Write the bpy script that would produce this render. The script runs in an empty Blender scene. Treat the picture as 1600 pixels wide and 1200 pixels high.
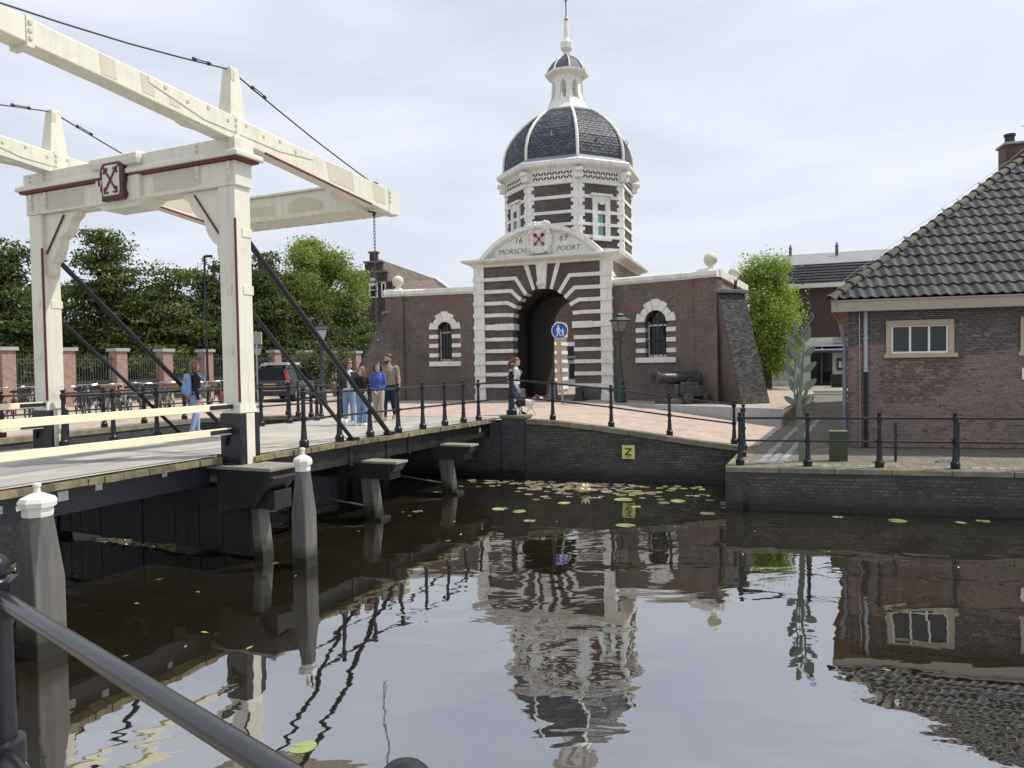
import bpy, bmesh, math, random
import numpy as np
from math import sin, cos, pi, radians as rad, sqrt, atan2, hypot
from mathutils import Vector, Matrix
from mathutils.geometry import delaunay_2d_cdt

random.seed(7)
np.random.seed(7)
S = bpy.context.scene
C = S.collection

# ------------------------------------------------------------------ camera
EYE = 2.95
_p, _a = rad(1.55), rad(1.0)
_R0, _U0, _F = Vector((1, 0, 0)), Vector((0, sin(_p), cos(_p))), Vector((0, cos(_p), -sin(_p)))
_R = _R0 * cos(_a) - _U0 * sin(_a)
_U = _R0 * sin(_a) + _U0 * cos(_a)
cam_data = bpy.data.cameras.new('camera')
cam_data.sensor_width = 36
cam_data.lens = 36 * 1164 / 1600
cam_data.clip_start, cam_data.clip_end = 0.05, 3000
cam = bpy.data.objects.new('camera', cam_data)
C.objects.link(cam)
cam.matrix_world = Matrix(((_R.x, _U.x, -_F.x, 0), (_R.y, _U.y, -_F.y, 0), (_R.z, _U.z, -_F.z, EYE), (0, 0, 0, 1)))
S.camera = cam

# ------------------------------------------------------------------ light
SUN_AZ = Vector((0.97, 0.22, 0)).normalized()      # horizontal direction towards the sun
SUN_EL = rad(56)
sun_dir = Vector((SUN_AZ.x * cos(SUN_EL), SUN_AZ.y * cos(SUN_EL), sin(SUN_EL)))
w = bpy.data.worlds.new('World')
S.world = w
w.use_nodes = True
nt = w.node_tree
nt.nodes.clear()
def WN(t, **k):
    n = nt.nodes.new(t)
    for a, b in k.items(): setattr(n, a, b)
    return n
wo = WN('ShaderNodeOutputWorld'); bg = WN('ShaderNodeBackground')
sky = WN('ShaderNodeTexSky', sky_type='NISHITA', sun_disc=False, sun_elevation=SUN_EL,
         sun_rotation=atan2(SUN_AZ.x, SUN_AZ.y), air_density=1.0, dust_density=2.5, ozone_density=1.0)
tc = WN('ShaderNodeTexCoord'); mp = WN('ShaderNodeMapping')
mp.inputs['Scale'].default_value = (1.0, 1.6, 4.5)
mp.inputs['Rotation'].default_value = (0.15, 0.2, 0.5)
n1 = WN('ShaderNodeTexNoise'); n1.inputs['Scale'].default_value = 1.7; n1.inputs['Detail'].default_value = 7
n1.inputs['Roughness'].default_value = 0.55; n1.inputs['Distortion'].default_value = 0.6
rp = WN('ShaderNodeValToRGB')
rp.color_ramp.elements[0].position = 0.3; rp.color_ramp.elements[0].color = (0.62, 0.62, 0.62, 1)
rp.color_ramp.elements[1].position = 0.72; rp.color_ramp.elements[1].color = (1, 1, 1, 1)
mx = WN('ShaderNodeMix', data_type='RGBA')
mx.inputs['B'].default_value = (7.6, 7.95, 8.75, 1)      # thin white veil of cloud
L = nt.links.new
L(tc.outputs['Generated'], mp.inputs['Vector']); L(mp.outputs['Vector'], n1.inputs['Vector'])
L(n1.outputs['Fac'], rp.inputs['Fac']); L(rp.outputs['Color'], mx.inputs['Factor'])
L(sky.outputs['Color'], mx.inputs['A']); L(mx.outputs['Result'], bg.inputs['Color'])
L(bg.outputs['Background'], wo.inputs['Surface'])
bg.inputs['Strength'].default_value = 0.1
sd = bpy.data.lights.new('sun', 'SUN')
sd.energy = 3.5; sd.angle = rad(0.9); sd.color = (1.0, 0.93, 0.82)
sun = bpy.data.objects.new('sun', sd)
C.objects.link(sun)
sun.rotation_euler = sun_dir.to_track_quat('Z', 'Y').to_euler()
sun.location = (20, 10, 40)
S.view_settings.view_transform = 'Standard'
S.view_settings.look = 'None'
S.view_settings.exposure = 0.25
S.view_settings.gamma = 1.0
S.view_settings.use_curve_mapping = False
S.render.engine = 'CYCLES'
S.cycles.max_bounces = 6
S.cycles.transparent_max_bounces = 6
S.cycles.use_denoising = True

# ------------------------------------------------------------------ mesh helpers
class MB:
    def __init__(s): s.v, s.f, s.m = [], [], []
    def add(s, vs, fs, m=0):
        o = len(s.v)
        s.v += [tuple(p) for p in vs]
        s.f += [tuple(i + o for i in f) for f in fs]
        s.m += [m] * len(fs)
        return s
    def box(s, x0, y0, z0, x1, y1, z1, m=0):
        if x0 > x1: x0, x1 = x1, x0
        if y0 > y1: y0, y1 = y1, y0
        if z0 > z1: z0, z1 = z1, z0
        return s.add([(x0, y0, z0), (x1, y0, z0), (x1, y1, z0), (x0, y1, z0), (x0, y0, z1), (x1, y0, z1), (x1, y1, z1), (x0, y1, z1)],
                     [(0, 3, 2, 1), (4, 5, 6, 7), (0, 1, 5, 4), (1, 2, 6, 5), (2, 3, 7, 6), (3, 0, 4, 7)], m)
    def obox(s, c, size, rot=(0, 0, 0), m=0):
        from mathutils import Euler
        R = Euler(rot).to_matrix(); c = Vector(c); h = Vector(size) / 2
        k = len(s.v)
        s.box(-h.x, -h.y, -h.z, h.x, h.y, h.z, m)
        for i in range(k, len(s.v)): s.v[i] = tuple(R @ Vector(s.v[i]) + c)
        return s
    def bar(s, p, q, wd, ht, m=0, up=(0, 0, 1), w2=None, h2=None):
        p, q = Vector(p), Vector(q); d = (q - p).normalized(); up = Vector(up)
        if abs(d.dot(up)) > .98: up = Vector((1, 0, 0))
        sx = d.cross(up).normalized(); sz = sx.cross(d)
        w2 = wd if w2 is None else w2; h2 = ht if h2 is None else h2
        vs = []
        for o, a, b in ((p, wd, ht), (q, w2, h2)):
            for i, j in ((-1, -1), (1, -1), (1, 1), (-1, 1)): vs.append(o + sx * (i * a / 2) + sz * (j * b / 2))
        return s.add(vs, [(3, 2, 1, 0), (4, 5, 6, 7), (0, 1, 5, 4), (1, 2, 6, 5), (2, 3, 7, 6), (3, 0, 4, 7)], m)
    def tube(s, pts, r, n=8, m=0, cap=True, flat=1.0):
        pts = [Vector(p) for p in pts]
        rs = r if isinstance(r, (list, tuple)) else [r] * len(pts)
        vs, fs = [], []
        prev = None
        for i, p in enumerate(pts):
            d = (pts[min(i + 1, len(pts) - 1)] - pts[max(i - 1, 0)]).normalized()
            if prev is None:
                a = Vector((0, 0, 1)) if abs(d.z) < .9 else Vector((1, 0, 0))
                sx = d.cross(a).normalized()
            else:
                sx = (prev - d * prev.dot(d)).normalized()
            prev = sx
            sy = d.cross(sx)
            for k in range(n):
                t = 2 * pi * k / n
                vs.append(p + sx * (cos(t) * rs[i]) + sy * (sin(t) * rs[i] * flat))
        for i in range(len(pts) - 1):
            for k in range(n):
                k2 = (k + 1) % n
                fs.append((i * n + k, i * n + k2, (i + 1) * n + k2, (i + 1) * n + k))
        if cap:
            fs.append(tuple(range(n - 1, -1, -1))); fs.append(tuple((len(pts) - 1) * n + k for k in range(n)))
        return s.add(vs, fs, m)
    def lathe(s, prof, n=12, c=(0, 0, 0), m=0, rot=0, sq=False):
        vs, fs = [], []
        for r, z in prof:
            for k in range(n):
                t = 2 * pi * (k + (.5 if sq else 0)) / n + rot
                vs.append((c[0] + r * cos(t), c[1] + r * sin(t), c[2] + z))
        for i in range(len(prof) - 1):
            for k in range(n):
                k2 = (k + 1) % n
                fs.append((i * n + k, i * n + k2, (i + 1) * n + k2, (i + 1) * n + k))
        fs.append(tuple(range(n - 1, -1, -1))); fs.append(tuple((len(prof) - 1) * n + k for k in range(n)))
        return s.add(vs, fs, m)
    def prism(s, poly, y0, y1, m=0, plane='xz'):
        """poly counter-clockwise as (x, z) seen from the front (-y); extruded from y0 to y1 (y0<y1)"""
        n = len(poly)
        if plane == 'xz':
            vs = [(x, y0, z) for x, z in poly] + [(x, y1, z) for x, z in poly]
        elif plane == 'yz':
            vs = [(y1, a, b) for a, b in poly] + [(y0, a, b) for a, b in poly]
        else:
            vs = [(a, b, y1) for a, b in poly] + [(a, b, y0) for a, b in poly]
        fs = [tuple(range(n)), tuple(range(2 * n - 1, n - 1, -1))]
        for i in range(n):
            j = (i + 1) % n
            fs.append((i, n + i, n + j, j))
        return s.add(vs, fs, m)
    def loft(s, rings, m=0, cap=True, closed=True):
        n = len(rings[0]); vs = [p for r in rings for p in r]; fs = []
        for i in range(len(rings) - 1):
            for k in range(n if closed else n - 1):
                k2 = (k + 1) % n
                fs.append((i * n + k, i * n + k2, (i + 1) * n + k2, (i + 1) * n + k))
        if cap:
            fs.append(tuple(range(n - 1, -1, -1))); fs.append(tuple((len(rings) - 1) * n + k for k in range(n)))
        return s.add(vs, fs, m)
    def sphere(s, c, r, n=12, m=0, sc=(1, 1, 1)):
        k = n // 2
        prof = [(r * sin(pi * i / k), -r * cos(pi * i / k)) for i in range(k + 1)]
        prof[0] = (r * .02, -r); prof[-1] = (r * .02, r)
        o = len(s.v)
        s.lathe(prof, n, (0, 0, 0), m)
        for i in range(o, len(s.v)):
            v = s.v[i]; s.v[i] = (c[0] + v[0] * sc[0], c[1] + v[1] * sc[1], c[2] + v[2] * sc[2])
        return s

def mesh_of(name, mb, mats, smooth=False, uv=True):
    me = bpy.data.meshes.new(name)
    me.from_pydata(mb.v, [], mb.f)
    mats = mats if isinstance(mats, (list, tuple)) else [mats]
    for m in mats: me.materials.append(m)
    if len(mats) > 1: me.polygons.foreach_set('material_index', mb.m)
    me.validate()
    bm = bmesh.new(); bm.from_mesh(me)
    bmesh.ops.recalc_face_normals(bm, faces=bm.faces)
    if uv:
        ul = bm.loops.layers.uv.new('UVMap')
        for f in bm.faces:
            n = f.normal
            if abs(n.z) > .93 or n.length < 1e-6:
                for l in f.loops: l[ul].uv = (l.vert.co.x, l.vert.co.y)
            else:
                t = Vector((-n.y, n.x, 0)).normalized(); b = n.cross(t)
                for l in f.loops: l[ul].uv = (l.vert.co.dot(t), l.vert.co.dot(b))
    if smooth:
        for f in bm.faces: f.smooth = True
    bm.to_mesh(me); bm.free()
    if smooth:
        try: me.set_sharp_from_angle(angle=rad(38))
        except Exception: pass
    return me

def tagp(o, label=None, cat=None, group=None, kind=None):
    if label: o['label'] = label
    if cat: o['category'] = cat
    if group: o['group'] = group
    if kind: o['kind'] = kind
    return o

def obj(name, mb, mats, parent=None, smooth=False, uv=True, bev=0, label=None, cat=None, group=None, kind=None, loc=None, rotz=0):
    me = mb if isinstance(mb, bpy.types.Mesh) else mesh_of(name, mb, mats, smooth, uv)
    o = bpy.data.objects.new(name, me)
    C.objects.link(o)
    if parent is not None: o.parent = parent
    if loc is not None: o.location = loc
    if rotz: o.rotation_euler = (0, 0, rotz)
    if bev:
        b = o.modifiers.new('bevel', 'BEVEL'); b.width = bev; b.segments = 2; b.limit_method = 'ANGLE'; b.angle_limit = rad(40)
    return tagp(o, label, cat, group, kind)

def thing(name, label, cat, loc=(0, 0, 0), rotz=0, group=None):
    o = bpy.data.objects.new(name, None)
    o.empty_display_size = .2
    C.objects.link(o)
    o.location = loc; o.rotation_euler = (0, 0, rotz)
    return tagp(o, label, cat, group, 'thing')

def copy_tree(o, loc=None, rotz=None, label=None, parent=None, _all=None):
    if _all is None:
        _all = {}
        for x in C.objects:
            if x.parent is not None: _all.setdefault(x.parent.name, []).append(x)
    c = o.copy(); C.objects.link(c)
    if parent is not None: c.parent = parent
    if loc is not None: c.location = loc
    if rotz is not None: c.rotation_euler = (0, 0, rotz)
    if label: c['label'] = label
    for ch in _all.get(o.name, []): copy_tree(ch, None, None, None, c, _all)
    return c

def text_mesh(body, size, extrude, shear=0.0, spacing=1.0, align='CENTER'):
    cu = bpy.data.curves.new('lettering', 'FONT')
    cu.body = body; cu.size = size; cu.extrude = extrude; cu.shear = shear; cu.space_character = spacing
    cu.align_x = align; cu.align_y = 'CENTER'; cu.resolution_u = 3
    o = bpy.data.objects.new('lettering', cu); C.objects.link(o)
    dg = bpy.context.evaluated_depsgraph_get()
    me = bpy.data.meshes.new_from_object(o.evaluated_get(dg))
    bpy.data.objects.remove(o)
    me.materials.clear()
    return me
def lettering(body, size, m, parent, loc, extrude=.004, shear=0.0, rot=(pi / 2, 0, 0), name='lettering', spacing=1.0):
    me = text_mesh(body, size, extrude, shear, spacing)
    me.materials.append(m)
    o = bpy.data.objects.new(name, me); C.objects.link(o)
    o.parent = parent; o.location = loc; o.rotation_euler = rot
    return o

# ------------------------------------------------------------------ materials
def newmat(name):
    m = bpy.data.materials.new(name); m.use_nodes = True
    t = m.node_tree; t.nodes.clear()
    out = t.nodes.new('ShaderNodeOutputMaterial'); b = t.nodes.new('ShaderNodeBsdfPrincipled')
    t.links.new(b.outputs['BSDF'], out.inputs['Surface'])
    return m, t, b, out
def nd(t, typ, **k):
    n = t.nodes.new(typ)
    for a, b in k.items():
        if a.startswith('i_'):
            key = a[2:].replace('_', ' ')
            n.inputs[key].default_value = b
        else: setattr(n, a, b)
    return n
def mix(t, f, a, b, mode='MIX'):
    n = t.nodes.new('ShaderNodeMix'); n.data_type = 'RGBA'; n.blend_type = mode
    for key, val in (('Factor', f), ('A', a), ('B', b)):
        if hasattr(val, 'is_linked') or hasattr(val, 'links'): t.links.new(val, n.inputs[key])
        elif key == 'Factor': n.inputs[key].default_value = val
        else: n.inputs[key].default_value = (*val[:3], 1)
    return n.outputs['Result']
def ramp(t, fac, stops):
    n = t.nodes.new('ShaderNodeValToRGB'); e = n.color_ramp.elements
    while len(e) < len(stops): e.new(.5)
    for i, (p, c) in enumerate(stops):
        e[i].position = p
        e[i].color = (c, c, c, 1) if isinstance(c, (int, float)) else (*c, 1)
    t.links.new(fac, n.inputs['Fac'])
    return n.outputs['Color']
def noise(t, sc, det=4, rough=.55, vec=None, dist=0):
    n = nd(t, 'ShaderNodeTexNoise'); n.inputs['Scale'].default_value = sc; n.inputs['Detail'].default_value = det
    n.inputs['Roughness'].default_value = rough; n.inputs['Distortion'].default_value = dist
    if vec is not None: t.links.new(vec, n.inputs['Vector'])
    return n.outputs['Fac']
def coord(t, which='Object', scale=None):
    o = nd(t, 'ShaderNodeTexCoord').outputs[which]
    if scale:
        mpn = nd(t, 'ShaderNodeMapping'); mpn.inputs['Scale'].default_value = scale
        t.links.new(o, mpn.inputs['Vector']); o = mpn.outputs['Vector']
    return o
def bump(t, b, h, strength=.3, dist=.01):
    n = nd(t, 'ShaderNodeBump'); n.inputs['Strength'].default_value = strength; n.inputs['Distance'].default_value = dist
    t.links.new(h, n.inputs['Height']); t.links.new(n.outputs['Normal'], b.inputs['Normal'])

def waterline(t, col):
    """wet algae band just above the canal level"""
    g = nd(t, 'ShaderNodeNewGeometry'); sx = nd(t, 'ShaderNodeSeparateXYZ'); t.links.new(g.outputs['Position'], sx.inputs[0])
    n = noise(t, 3.5, 4, .6, g.outputs['Position'])
    ad = nd(t, 'ShaderNodeMath', operation='MULTIPLY_ADD'); t.links.new(n, ad.inputs[0]); ad.inputs[1].default_value = -.28; t.links.new(sx.outputs['Z'], ad.inputs[2])
    col = mix(t, ramp(t, ad.outputs[0], [(.06, .85), (.22, 0)]), col, (.030, .034, .018))
    return mix(t, ramp(t, ad.outputs[0], [(-.0, .9), (.0301, 0)]), col, (.012, .012, .009))
def M(name, c1, c2=None, sc=2.0, rough=.6, metal=0.0, spec=.5, c3=None, sc3=9.0, a3=.5, bmp=0.0, bsc=30, bd=.006, scale=None, which='Object', rnd=0.0, isl=0.0, streak=None, wl=False):
    """weathered plain surface: c1/c2 by slow noise, blotches of c3, optional per object / per island tint and bump"""
    m, t, b, out = newmat(name)
    b.inputs['Roughness'].default_value = rough; b.inputs['Metallic'].default_value = metal
    b.inputs['Specular IOR Level'].default_value = spec
    if which == 'World':
        co = nd(t, 'ShaderNodeNewGeometry').outputs['Position']
        if scale:
            mpw = nd(t, 'ShaderNodeMapping'); mpw.inputs['Scale'].default_value = scale; t.links.new(co, mpw.inputs['Vector']); co = mpw.outputs['Vector']
    else: co = coord(t, which, scale)
    col = None
    if c2 is not None:
        col = mix(t, ramp(t, noise(t, sc, 5, .6, co), [(.32, 0), (.68, 1)]), c1, c2)
    if c3 is not None:
        col = mix(t, ramp(t, noise(t, sc3, 6, .65, co), [(.62 - .18 * a3, 0), (.78 - .12 * a3, a3)]), col if col is not None else c1, c3)
    if rnd or isl:
        v = None
        if rnd: v = nd(t, 'ShaderNodeObjectInfo').outputs['Random']
        if isl:
            g = nd(t, 'ShaderNodeNewGeometry').outputs['Random Per Island']
            if v is not None:
                ad = nd(t, 'ShaderNodeMath', operation='ADD'); t.links.new(v, ad.inputs[0]); t.links.new(g, ad.inputs[1])
                fr = nd(t, 'ShaderNodeMath', operation='FRACT'); t.links.new(ad.outputs[0], fr.inputs[0]); v = fr.outputs[0]
            else: v = g
        k = max(rnd, isl)
        col = mix(t, 1.0, col if col is not None else c1, ramp(t, v, [(0, 1 - k), (1, 1 + k * .6)]), 'MULTIPLY')
    if streak is not None:
        sv = coord(t, which, (7, 7, .45))
        col = mix(t, ramp(t, noise(t, 1.3, 5, .65, sv), [(.48, 0), (.78, streak[1])]), col if col is not None else c1, streak[0])
    if wl: col = waterline(t, col if col is not None else c1)
    if col is not None: t.links.new(col, b.inputs['Base Color'])
    else: b.inputs['Base Color'].default_value = (*c1, 1)
    if bmp: bump(t, b, noise(t, bsc, 5, .6, co), bmp, bd)
    return m

def MBrick(name, ca, cb, mortar, stain=None, stain_a=.5, ssc=.5, bw=.225, bh=.0675, mw=.011, rough=.85, speck=None, speck_a=.3, bmp=.5, drip=None, dark2=None, wl=False):
    m, t, b, out = newmat(name)
    b.inputs['Roughness'].default_value = rough; b.inputs['Specular IOR Level'].default_value = .25
    uv = coord(t, 'UV')
    br = nd(t, 'ShaderNodeTexBrick', offset=.5, offset_frequency=2, squash=.5, squash_frequency=2)
    for k, v in (('Scale', 1), ('Mortar Size', mw / 2), ('Mortar Smooth', .1), ('Bias', 0), ('Brick Width', bw), ('Row Height', bh)): br.inputs[k].default_value = v
    br.inputs['Color1'].default_value = (*ca, 1); br.inputs['Color2'].default_value = (*cb, 1); br.inputs['Mortar'].default_value = (*mortar, 1)
    t.links.new(uv, br.inputs['Vector'])
    col = br.outputs['Color']
    col = mix(t, .5, col, ramp(t, noise(t, 9, 4, .7, uv), [(.25, .55), (.75, 1.35)]), 'MULTIPLY')
    col = mix(t, .8, col, ramp(t, noise(t, 1.7, 7, .72, uv), [(.28, .6), (.72, 1.42)]), 'MULTIPLY')
    if dark2: col = mix(t, ramp(t, noise(t, .35, 3, .5, uv), [(.4, 0), (.65, .7)]), col, dark2)
    if stain is not None:
        col = mix(t, ramp(t, noise(t, ssc, 6, .65, uv, .4), [(.42, 0), (.7, stain_a)]), col, stain)
    if drip is not None:
        u2 = coord(t, 'UV', (2.2, .25, 1))
        col = mix(t, ramp(t, noise(t, 1.5, 5, .6, u2), [(.5, 0), (.75, .5)]), col, drip)
    if speck is not None:
        col = mix(t, ramp(t, noise(t, 13, 6, .75, uv), [(.6, 0), (.72, speck_a)]), col, speck)
    if wl: col = waterline(t, col)
    t.links.new(col, b.inputs['Base Color'])
    if bmp:
        iv = nd(t, 'ShaderNodeInvert'); t.links.new(br.outputs['Fac'], iv.inputs['Color'])
        bump(t, b, iv.outputs['Color'], bmp, .006)
    return m

def MLeaf(name, ca, cb, cc, trans=.35, sc=.5):
    m, t, b, out = newmat(name)
    t.nodes.remove(b)
    g = nd(t, 'ShaderNodeNewGeometry')
    co = coord(t, 'Object')
    col = mix(t, ramp(t, noise(t, sc, 3, .6, co), [(.35, 0), (.65, 1)]), ca, cb)
    col = mix(t, ramp(t, g.outputs['Random Per Island'], [(.6, 0), (1, .8)]), col, cc)
    d = nd(t, 'ShaderNodeBsdfDiffuse'); tr = nd(t, 'ShaderNodeBsdfTranslucent'); gl = nd(t, 'ShaderNodeBsdfGlossy'); gl.inputs['Roughness'].default_value = .45
    t.links.new(col, d.inputs['Color']); t.links.new(mix(t, 1, col, (1.25, 1.35, .7), 'MULTIPLY'), tr.inputs['Color'])
    mxs = nd(t, 'ShaderNodeMixShader'); mxs.inputs[0].default_value = trans
    t.links.new(d.outputs[0], mxs.inputs[1]); t.links.new(tr.outputs[0], mxs.inputs[2])
    m2 = nd(t, 'ShaderNodeMixShader'); m2.inputs[0].default_value = .015
    t.links.new(mxs.outputs[0], m2.inputs[1]); t.links.new(gl.outputs[0], m2.inputs[2])
    t.links.new(m2.outputs[0], out.inputs['Surface'])
    return m

def MGlass(name, tint=(.010, .013, .012), rough=.05):
    m, t, b, out = newmat(name)
    co = coord(t, 'Object')
    t.links.new(mix(t, noise(t, 2.5, 3, .5, co), tint, tuple(x * 2.2 for x in tint)), b.inputs['Base Color'])
    b.inputs['Roughness'].default_value = rough; b.inputs['IOR'].default_value = 1.5
    return m

WHITE = M('white_paint', (.72, .71, .66), (.62, .61, .55), 1.2, .55, c3=(.42, .41, .36), sc3=2.2, a3=.35, bmp=.08)
STONE = M('pale_painted_stone', (.84, .83, .77), (.75, .74, .67), .9, .6, c3=(.45, .44, .39), sc3=3.0, a3=.5, bmp=.15, streak=((.36, .35, .30), .38))
CREAM = M('cream_bridge_paint', (.745, .725, .62), (.685, .67, .57), .8, .38, c3=(.50, .48, .41), sc3=2.6, a3=.5, bmp=.12, bsc=14, streak=((.40, .39, .31), .4))
PATCH = M('buff_primer', (.60, .56, .455), (.55, .51, .41), 1.5, .5)
CREAMB = M('cream_bar_paint', (.82, .755, .55), (.77, .71, .52), 1.0, .4)
MAROON = M('maroon_paint', (.16, .018, .03), (.11, .014, .022), 3, .45)
BLACKP = M('black_gloss_paint', (.012, .013, .017), (.019, .020, .025), 3, .34, spec=.38, c3=(.05, .05, .05), sc3=14, a3=.25)
BLACKT = M('tarred_timber', (.012, .012, .013), (.022, .022, .022), 1.4, .5, spec=.35, c3=(.05, .05, .046), sc3=3.5, a3=.4, bmp=.25, bsc=12, scale=(1, 1, .35))
BLUEBLACK = M('blue_black_paint', (.014, .016, .024), (.02, .022, .032), 2, .4, c3=(.06, .06, .06), sc3=8, a3=.2)
FRONTP = M('polished_rail_paint', (.020, .021, .026), (.03, .031, .036), 3, .2, spec=.5)
FRONTP.node_tree.nodes['Principled BSDF'].inputs['IOR'].default_value = 1.62
GREYT = M('weathered_grey_timber', (.22, .215, .20), (.15, .148, .138), 2.5, .75, c3=(.09, .09, .08), sc3=6, a3=.6, bmp=.35, bsc=18, scale=(1.6, 1.6, .3))
MOORD = M('mooring_post_timber', (.075, .075, .077), (.125, .122, .117), 1.8, .6, spec=.3, c3=(.15, .145, .135), sc3=5, a3=.55, bmp=.4, bsc=14, scale=(2, 2, .3), streak=((.16, .155, .145), .5), wl=True)
LEGT = M('pile_timber', (.07, .07, .07), (.125, .122, .115), 1.6, .6, spec=.3, c3=(.2, .195, .18), sc3=4, a3=.5, bmp=.4, bsc=14, scale=(2, 2, .3), wl=True)
PLANKE = M('mossy_deck_timber', (.23, .20, .115), (.15, .135, .075), 5, .85, c3=(.07, .06, .035), sc3=9, a3=.75, bmp=.5, bsc=30, rnd=.35, which='World')
TRANSOM = M('pale_sawn_timber', (.27, .255, .215), (.19, .18, .15), 4, .8, c3=(.15, .13, .10), sc3=9, a3=.5, bmp=.4)
DECK = M('deck_wearing_course', (.40, .38, .34), (.265, .265, .262), .8, .85, c3=(.50, .455, .37), sc3=1.9, a3=.85, bmp=.2, bsc=60, scale=(.5, 1.2, 1))
DECKD = M('dark_deck_band', (.20, .20, .205), (.26, .26, .26), 1.4, .85, c3=(.34, .33, .30), sc3=2, a3=.4, bmp=.2, bsc=60)
IRON = M('dark_wire_iron', (.03, .03, .045), (.05, .05, .07), 4, .5, metal=.3)
CHAIN = M('chain_steel', (.10, .10, .11), None, rough=.45, metal=.7)
BRICK_GATE = MBrick('dark_purple_brick', (.155, .112, .098), (.072, .062, .062), (.22, .205, .19), stain=(.150, .095, .08), stain_a=.65, ssc=.8, bw=.19, bh=.05, mw=.010, speck=(.32, .30, .28), speck_a=.45, dark2=(.075, .063, .060), bmp=.6)
BRICK_WING = MBrick('weathered_brown_brick', (.175, .125, .102), (.074, .064, .063), (.28, .26, .24), stain=(.20, .135, .10), stain_a=.7, ssc=.55, bw=.19, bh=.05, mw=.010, speck=(.44, .42, .40), speck_a=.7, dark2=(.075, .068, .070), drip=(.13, .12, .115), bmp=.6)
BRICK_DARK = MBrick('blackened_brick', (.058, .058, .063), (.034, .035, .040), (.085, .085, .085), stain=(.08, .072, .065), stain_a=.4, wl=True, speck=(.36, .36, .36), speck_a=.5, bmp=.7)
BRICK_RAKE = MBrick('weather_blackened_brick', (.135, .135, .14), (.022, .023, .026), (.10, .10, .10), stain=(.05, .048, .046), stain_a=.5, bw=.2, bh=.058, mw=.012, speck=(.40, .40, .40), speck_a=.7, bmp=.8)
BRICK_RED = MBrick('old_red_brick', (.20, .105, .085), (.13, .075, .065), (.20, .18, .16), stain=(.10, .07, .06), stain_a=.4, bmp=.4)
BRICK_PILLAR = MBrick('pillar_brick', (.36, .245, .195), (.28, .195, .16), (.36, .31, .27), stain=(.24, .175, .145), stain_a=.4, ssc=1.2, bmp=.4)
BRICK_CAFE = MBrick('cafe_brick', (.10, .055, .05), (.065, .042, .042), (.09, .08, .075), stain=(.06, .045, .045), stain_a=.5, bmp=.2)
MORTAR = M('lime_mortar', (.74, .69, .63), (.58, .54, .50), 3, .9, c3=(.14, .13, .12), sc3=2.2, a3=.5)
MORTAR_D = M('dark_wet_mortar', (.055, .055, .05), (.03, .03, .028), 2, .9)
BRK = M('house_brick', (.27, .175, .150), (.195, .135, .120), .9, .85, c3=(.33, .25, .22), sc3=9, a3=.3, bmp=.3, bsc=40, rnd=.26, isl=.26, which='World')
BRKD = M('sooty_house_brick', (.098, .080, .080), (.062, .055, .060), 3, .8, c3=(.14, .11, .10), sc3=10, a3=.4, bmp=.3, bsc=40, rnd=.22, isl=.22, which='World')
BRKQ = M('wet_quay_brick', (.085, .076, .060), (.026, .027, .027), .9, .7, c3=(.13, .12, .09), sc3=3, a3=.6, bmp=.5, bsc=25, rnd=.35, isl=.35, wl=True, which='World')
BRKR = M('damp_red_house_brick', (.155, .085, .070), (.115, .072, .062), 1.5, .8, c3=(.20, .13, .11), sc3=9, a3=.3, bmp=.3, bsc=40, rnd=.2, isl=.2, which='World')
TILE = M('grey_pantile', (.060, .064, .070), (.044, .047, .052), 2.2, .75, spec=.3, c3=(.135, .135, .125), sc3=4, a3=.5, bmp=.25, bsc=35, rnd=.34, isl=.34, which='World')
RIDGE = M('mossy_ridge_tile', (.06, .056, .05), (.095, .09, .08), 3, .8, c3=(.13, .13, .05), sc3=5, a3=.6, bmp=.4, bsc=25, rnd=.3)
SLATE = M('blue_slate', (.098, .106, .130), (.070, .077, .098), 1.5, .62, spec=.35, c3=(.15, .158, .18), sc3=6, a3=.4, isl=.3)
LEAD = M('lead_sheet', (.30, .32, .38), (.22, .235, .29), 2, .45, spec=.5)
PAVER = MBrick('quay_pavers', (.25, .21, .19), (.15, .135, .13), (.06, .065, .04), stain=(.15, .16, .085), stain_a=.6, ssc=.9, bw=.2, bh=.068, mw=.012, rough=.85)
PINK = MBrick('pink_pavers', (.44, .36, .31), (.39, .31, .27), (.33, .28, .24), stain=(.46, .40, .345), stain_a=.6, ssc=.35, bw=.2, bh=.1, mw=.006, rough=.85, bmp=.15)
GREYPAVE = MBrick('forecourt_setts', (.42, .36, .285), (.35, .305, .25), (.25, .22, .18), stain=(.46, .385, .28), stain_a=.6, ssc=.4, bw=.2, bh=.1, mw=.01, rough=.9, bmp=.3)
GROUND = M('town_ground', (.30, .27, .24), (.24, .22, .20), .2, .9, c3=(.20, .18, .15), sc3=1.4, a3=.4)
CONC = M('cast_concrete', (.40, .41, .41), (.32, .33, .335), .8, .7, c3=(.22, .22, .21), sc3=1.6, a3=.35, bmp=.1, bsc=60)
SETT = M('granite_sett', (.33, .34, .34), (.25, .26, .26), 6, .75, c3=(.17, .18, .16), sc3=15, a3=.5, bmp=.4, bsc=30, rnd=.3, which='World')
COPE = M('mossy_coping', (.20, .185, .12), (.14, .13, .085), 3, .85, c3=(.30, .28, .22), sc3=5, a3=.7, bmp=.5, bsc=20, rnd=.25, which='World')
LAMPG = M('dark_green_iron', (.018, .040, .045), (.028, .055, .060), 4, .4)
SAGE = M('sage_green_steel', (.125, .160, .110), (.160, .198, .140), 1.5, .5, spec=.35)
MOSSBOX = M('moss_green_cabinet', (.035, .048, .020), (.06, .075, .035), 1.2, .6, scale=(1, 1, 2.2))
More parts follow.
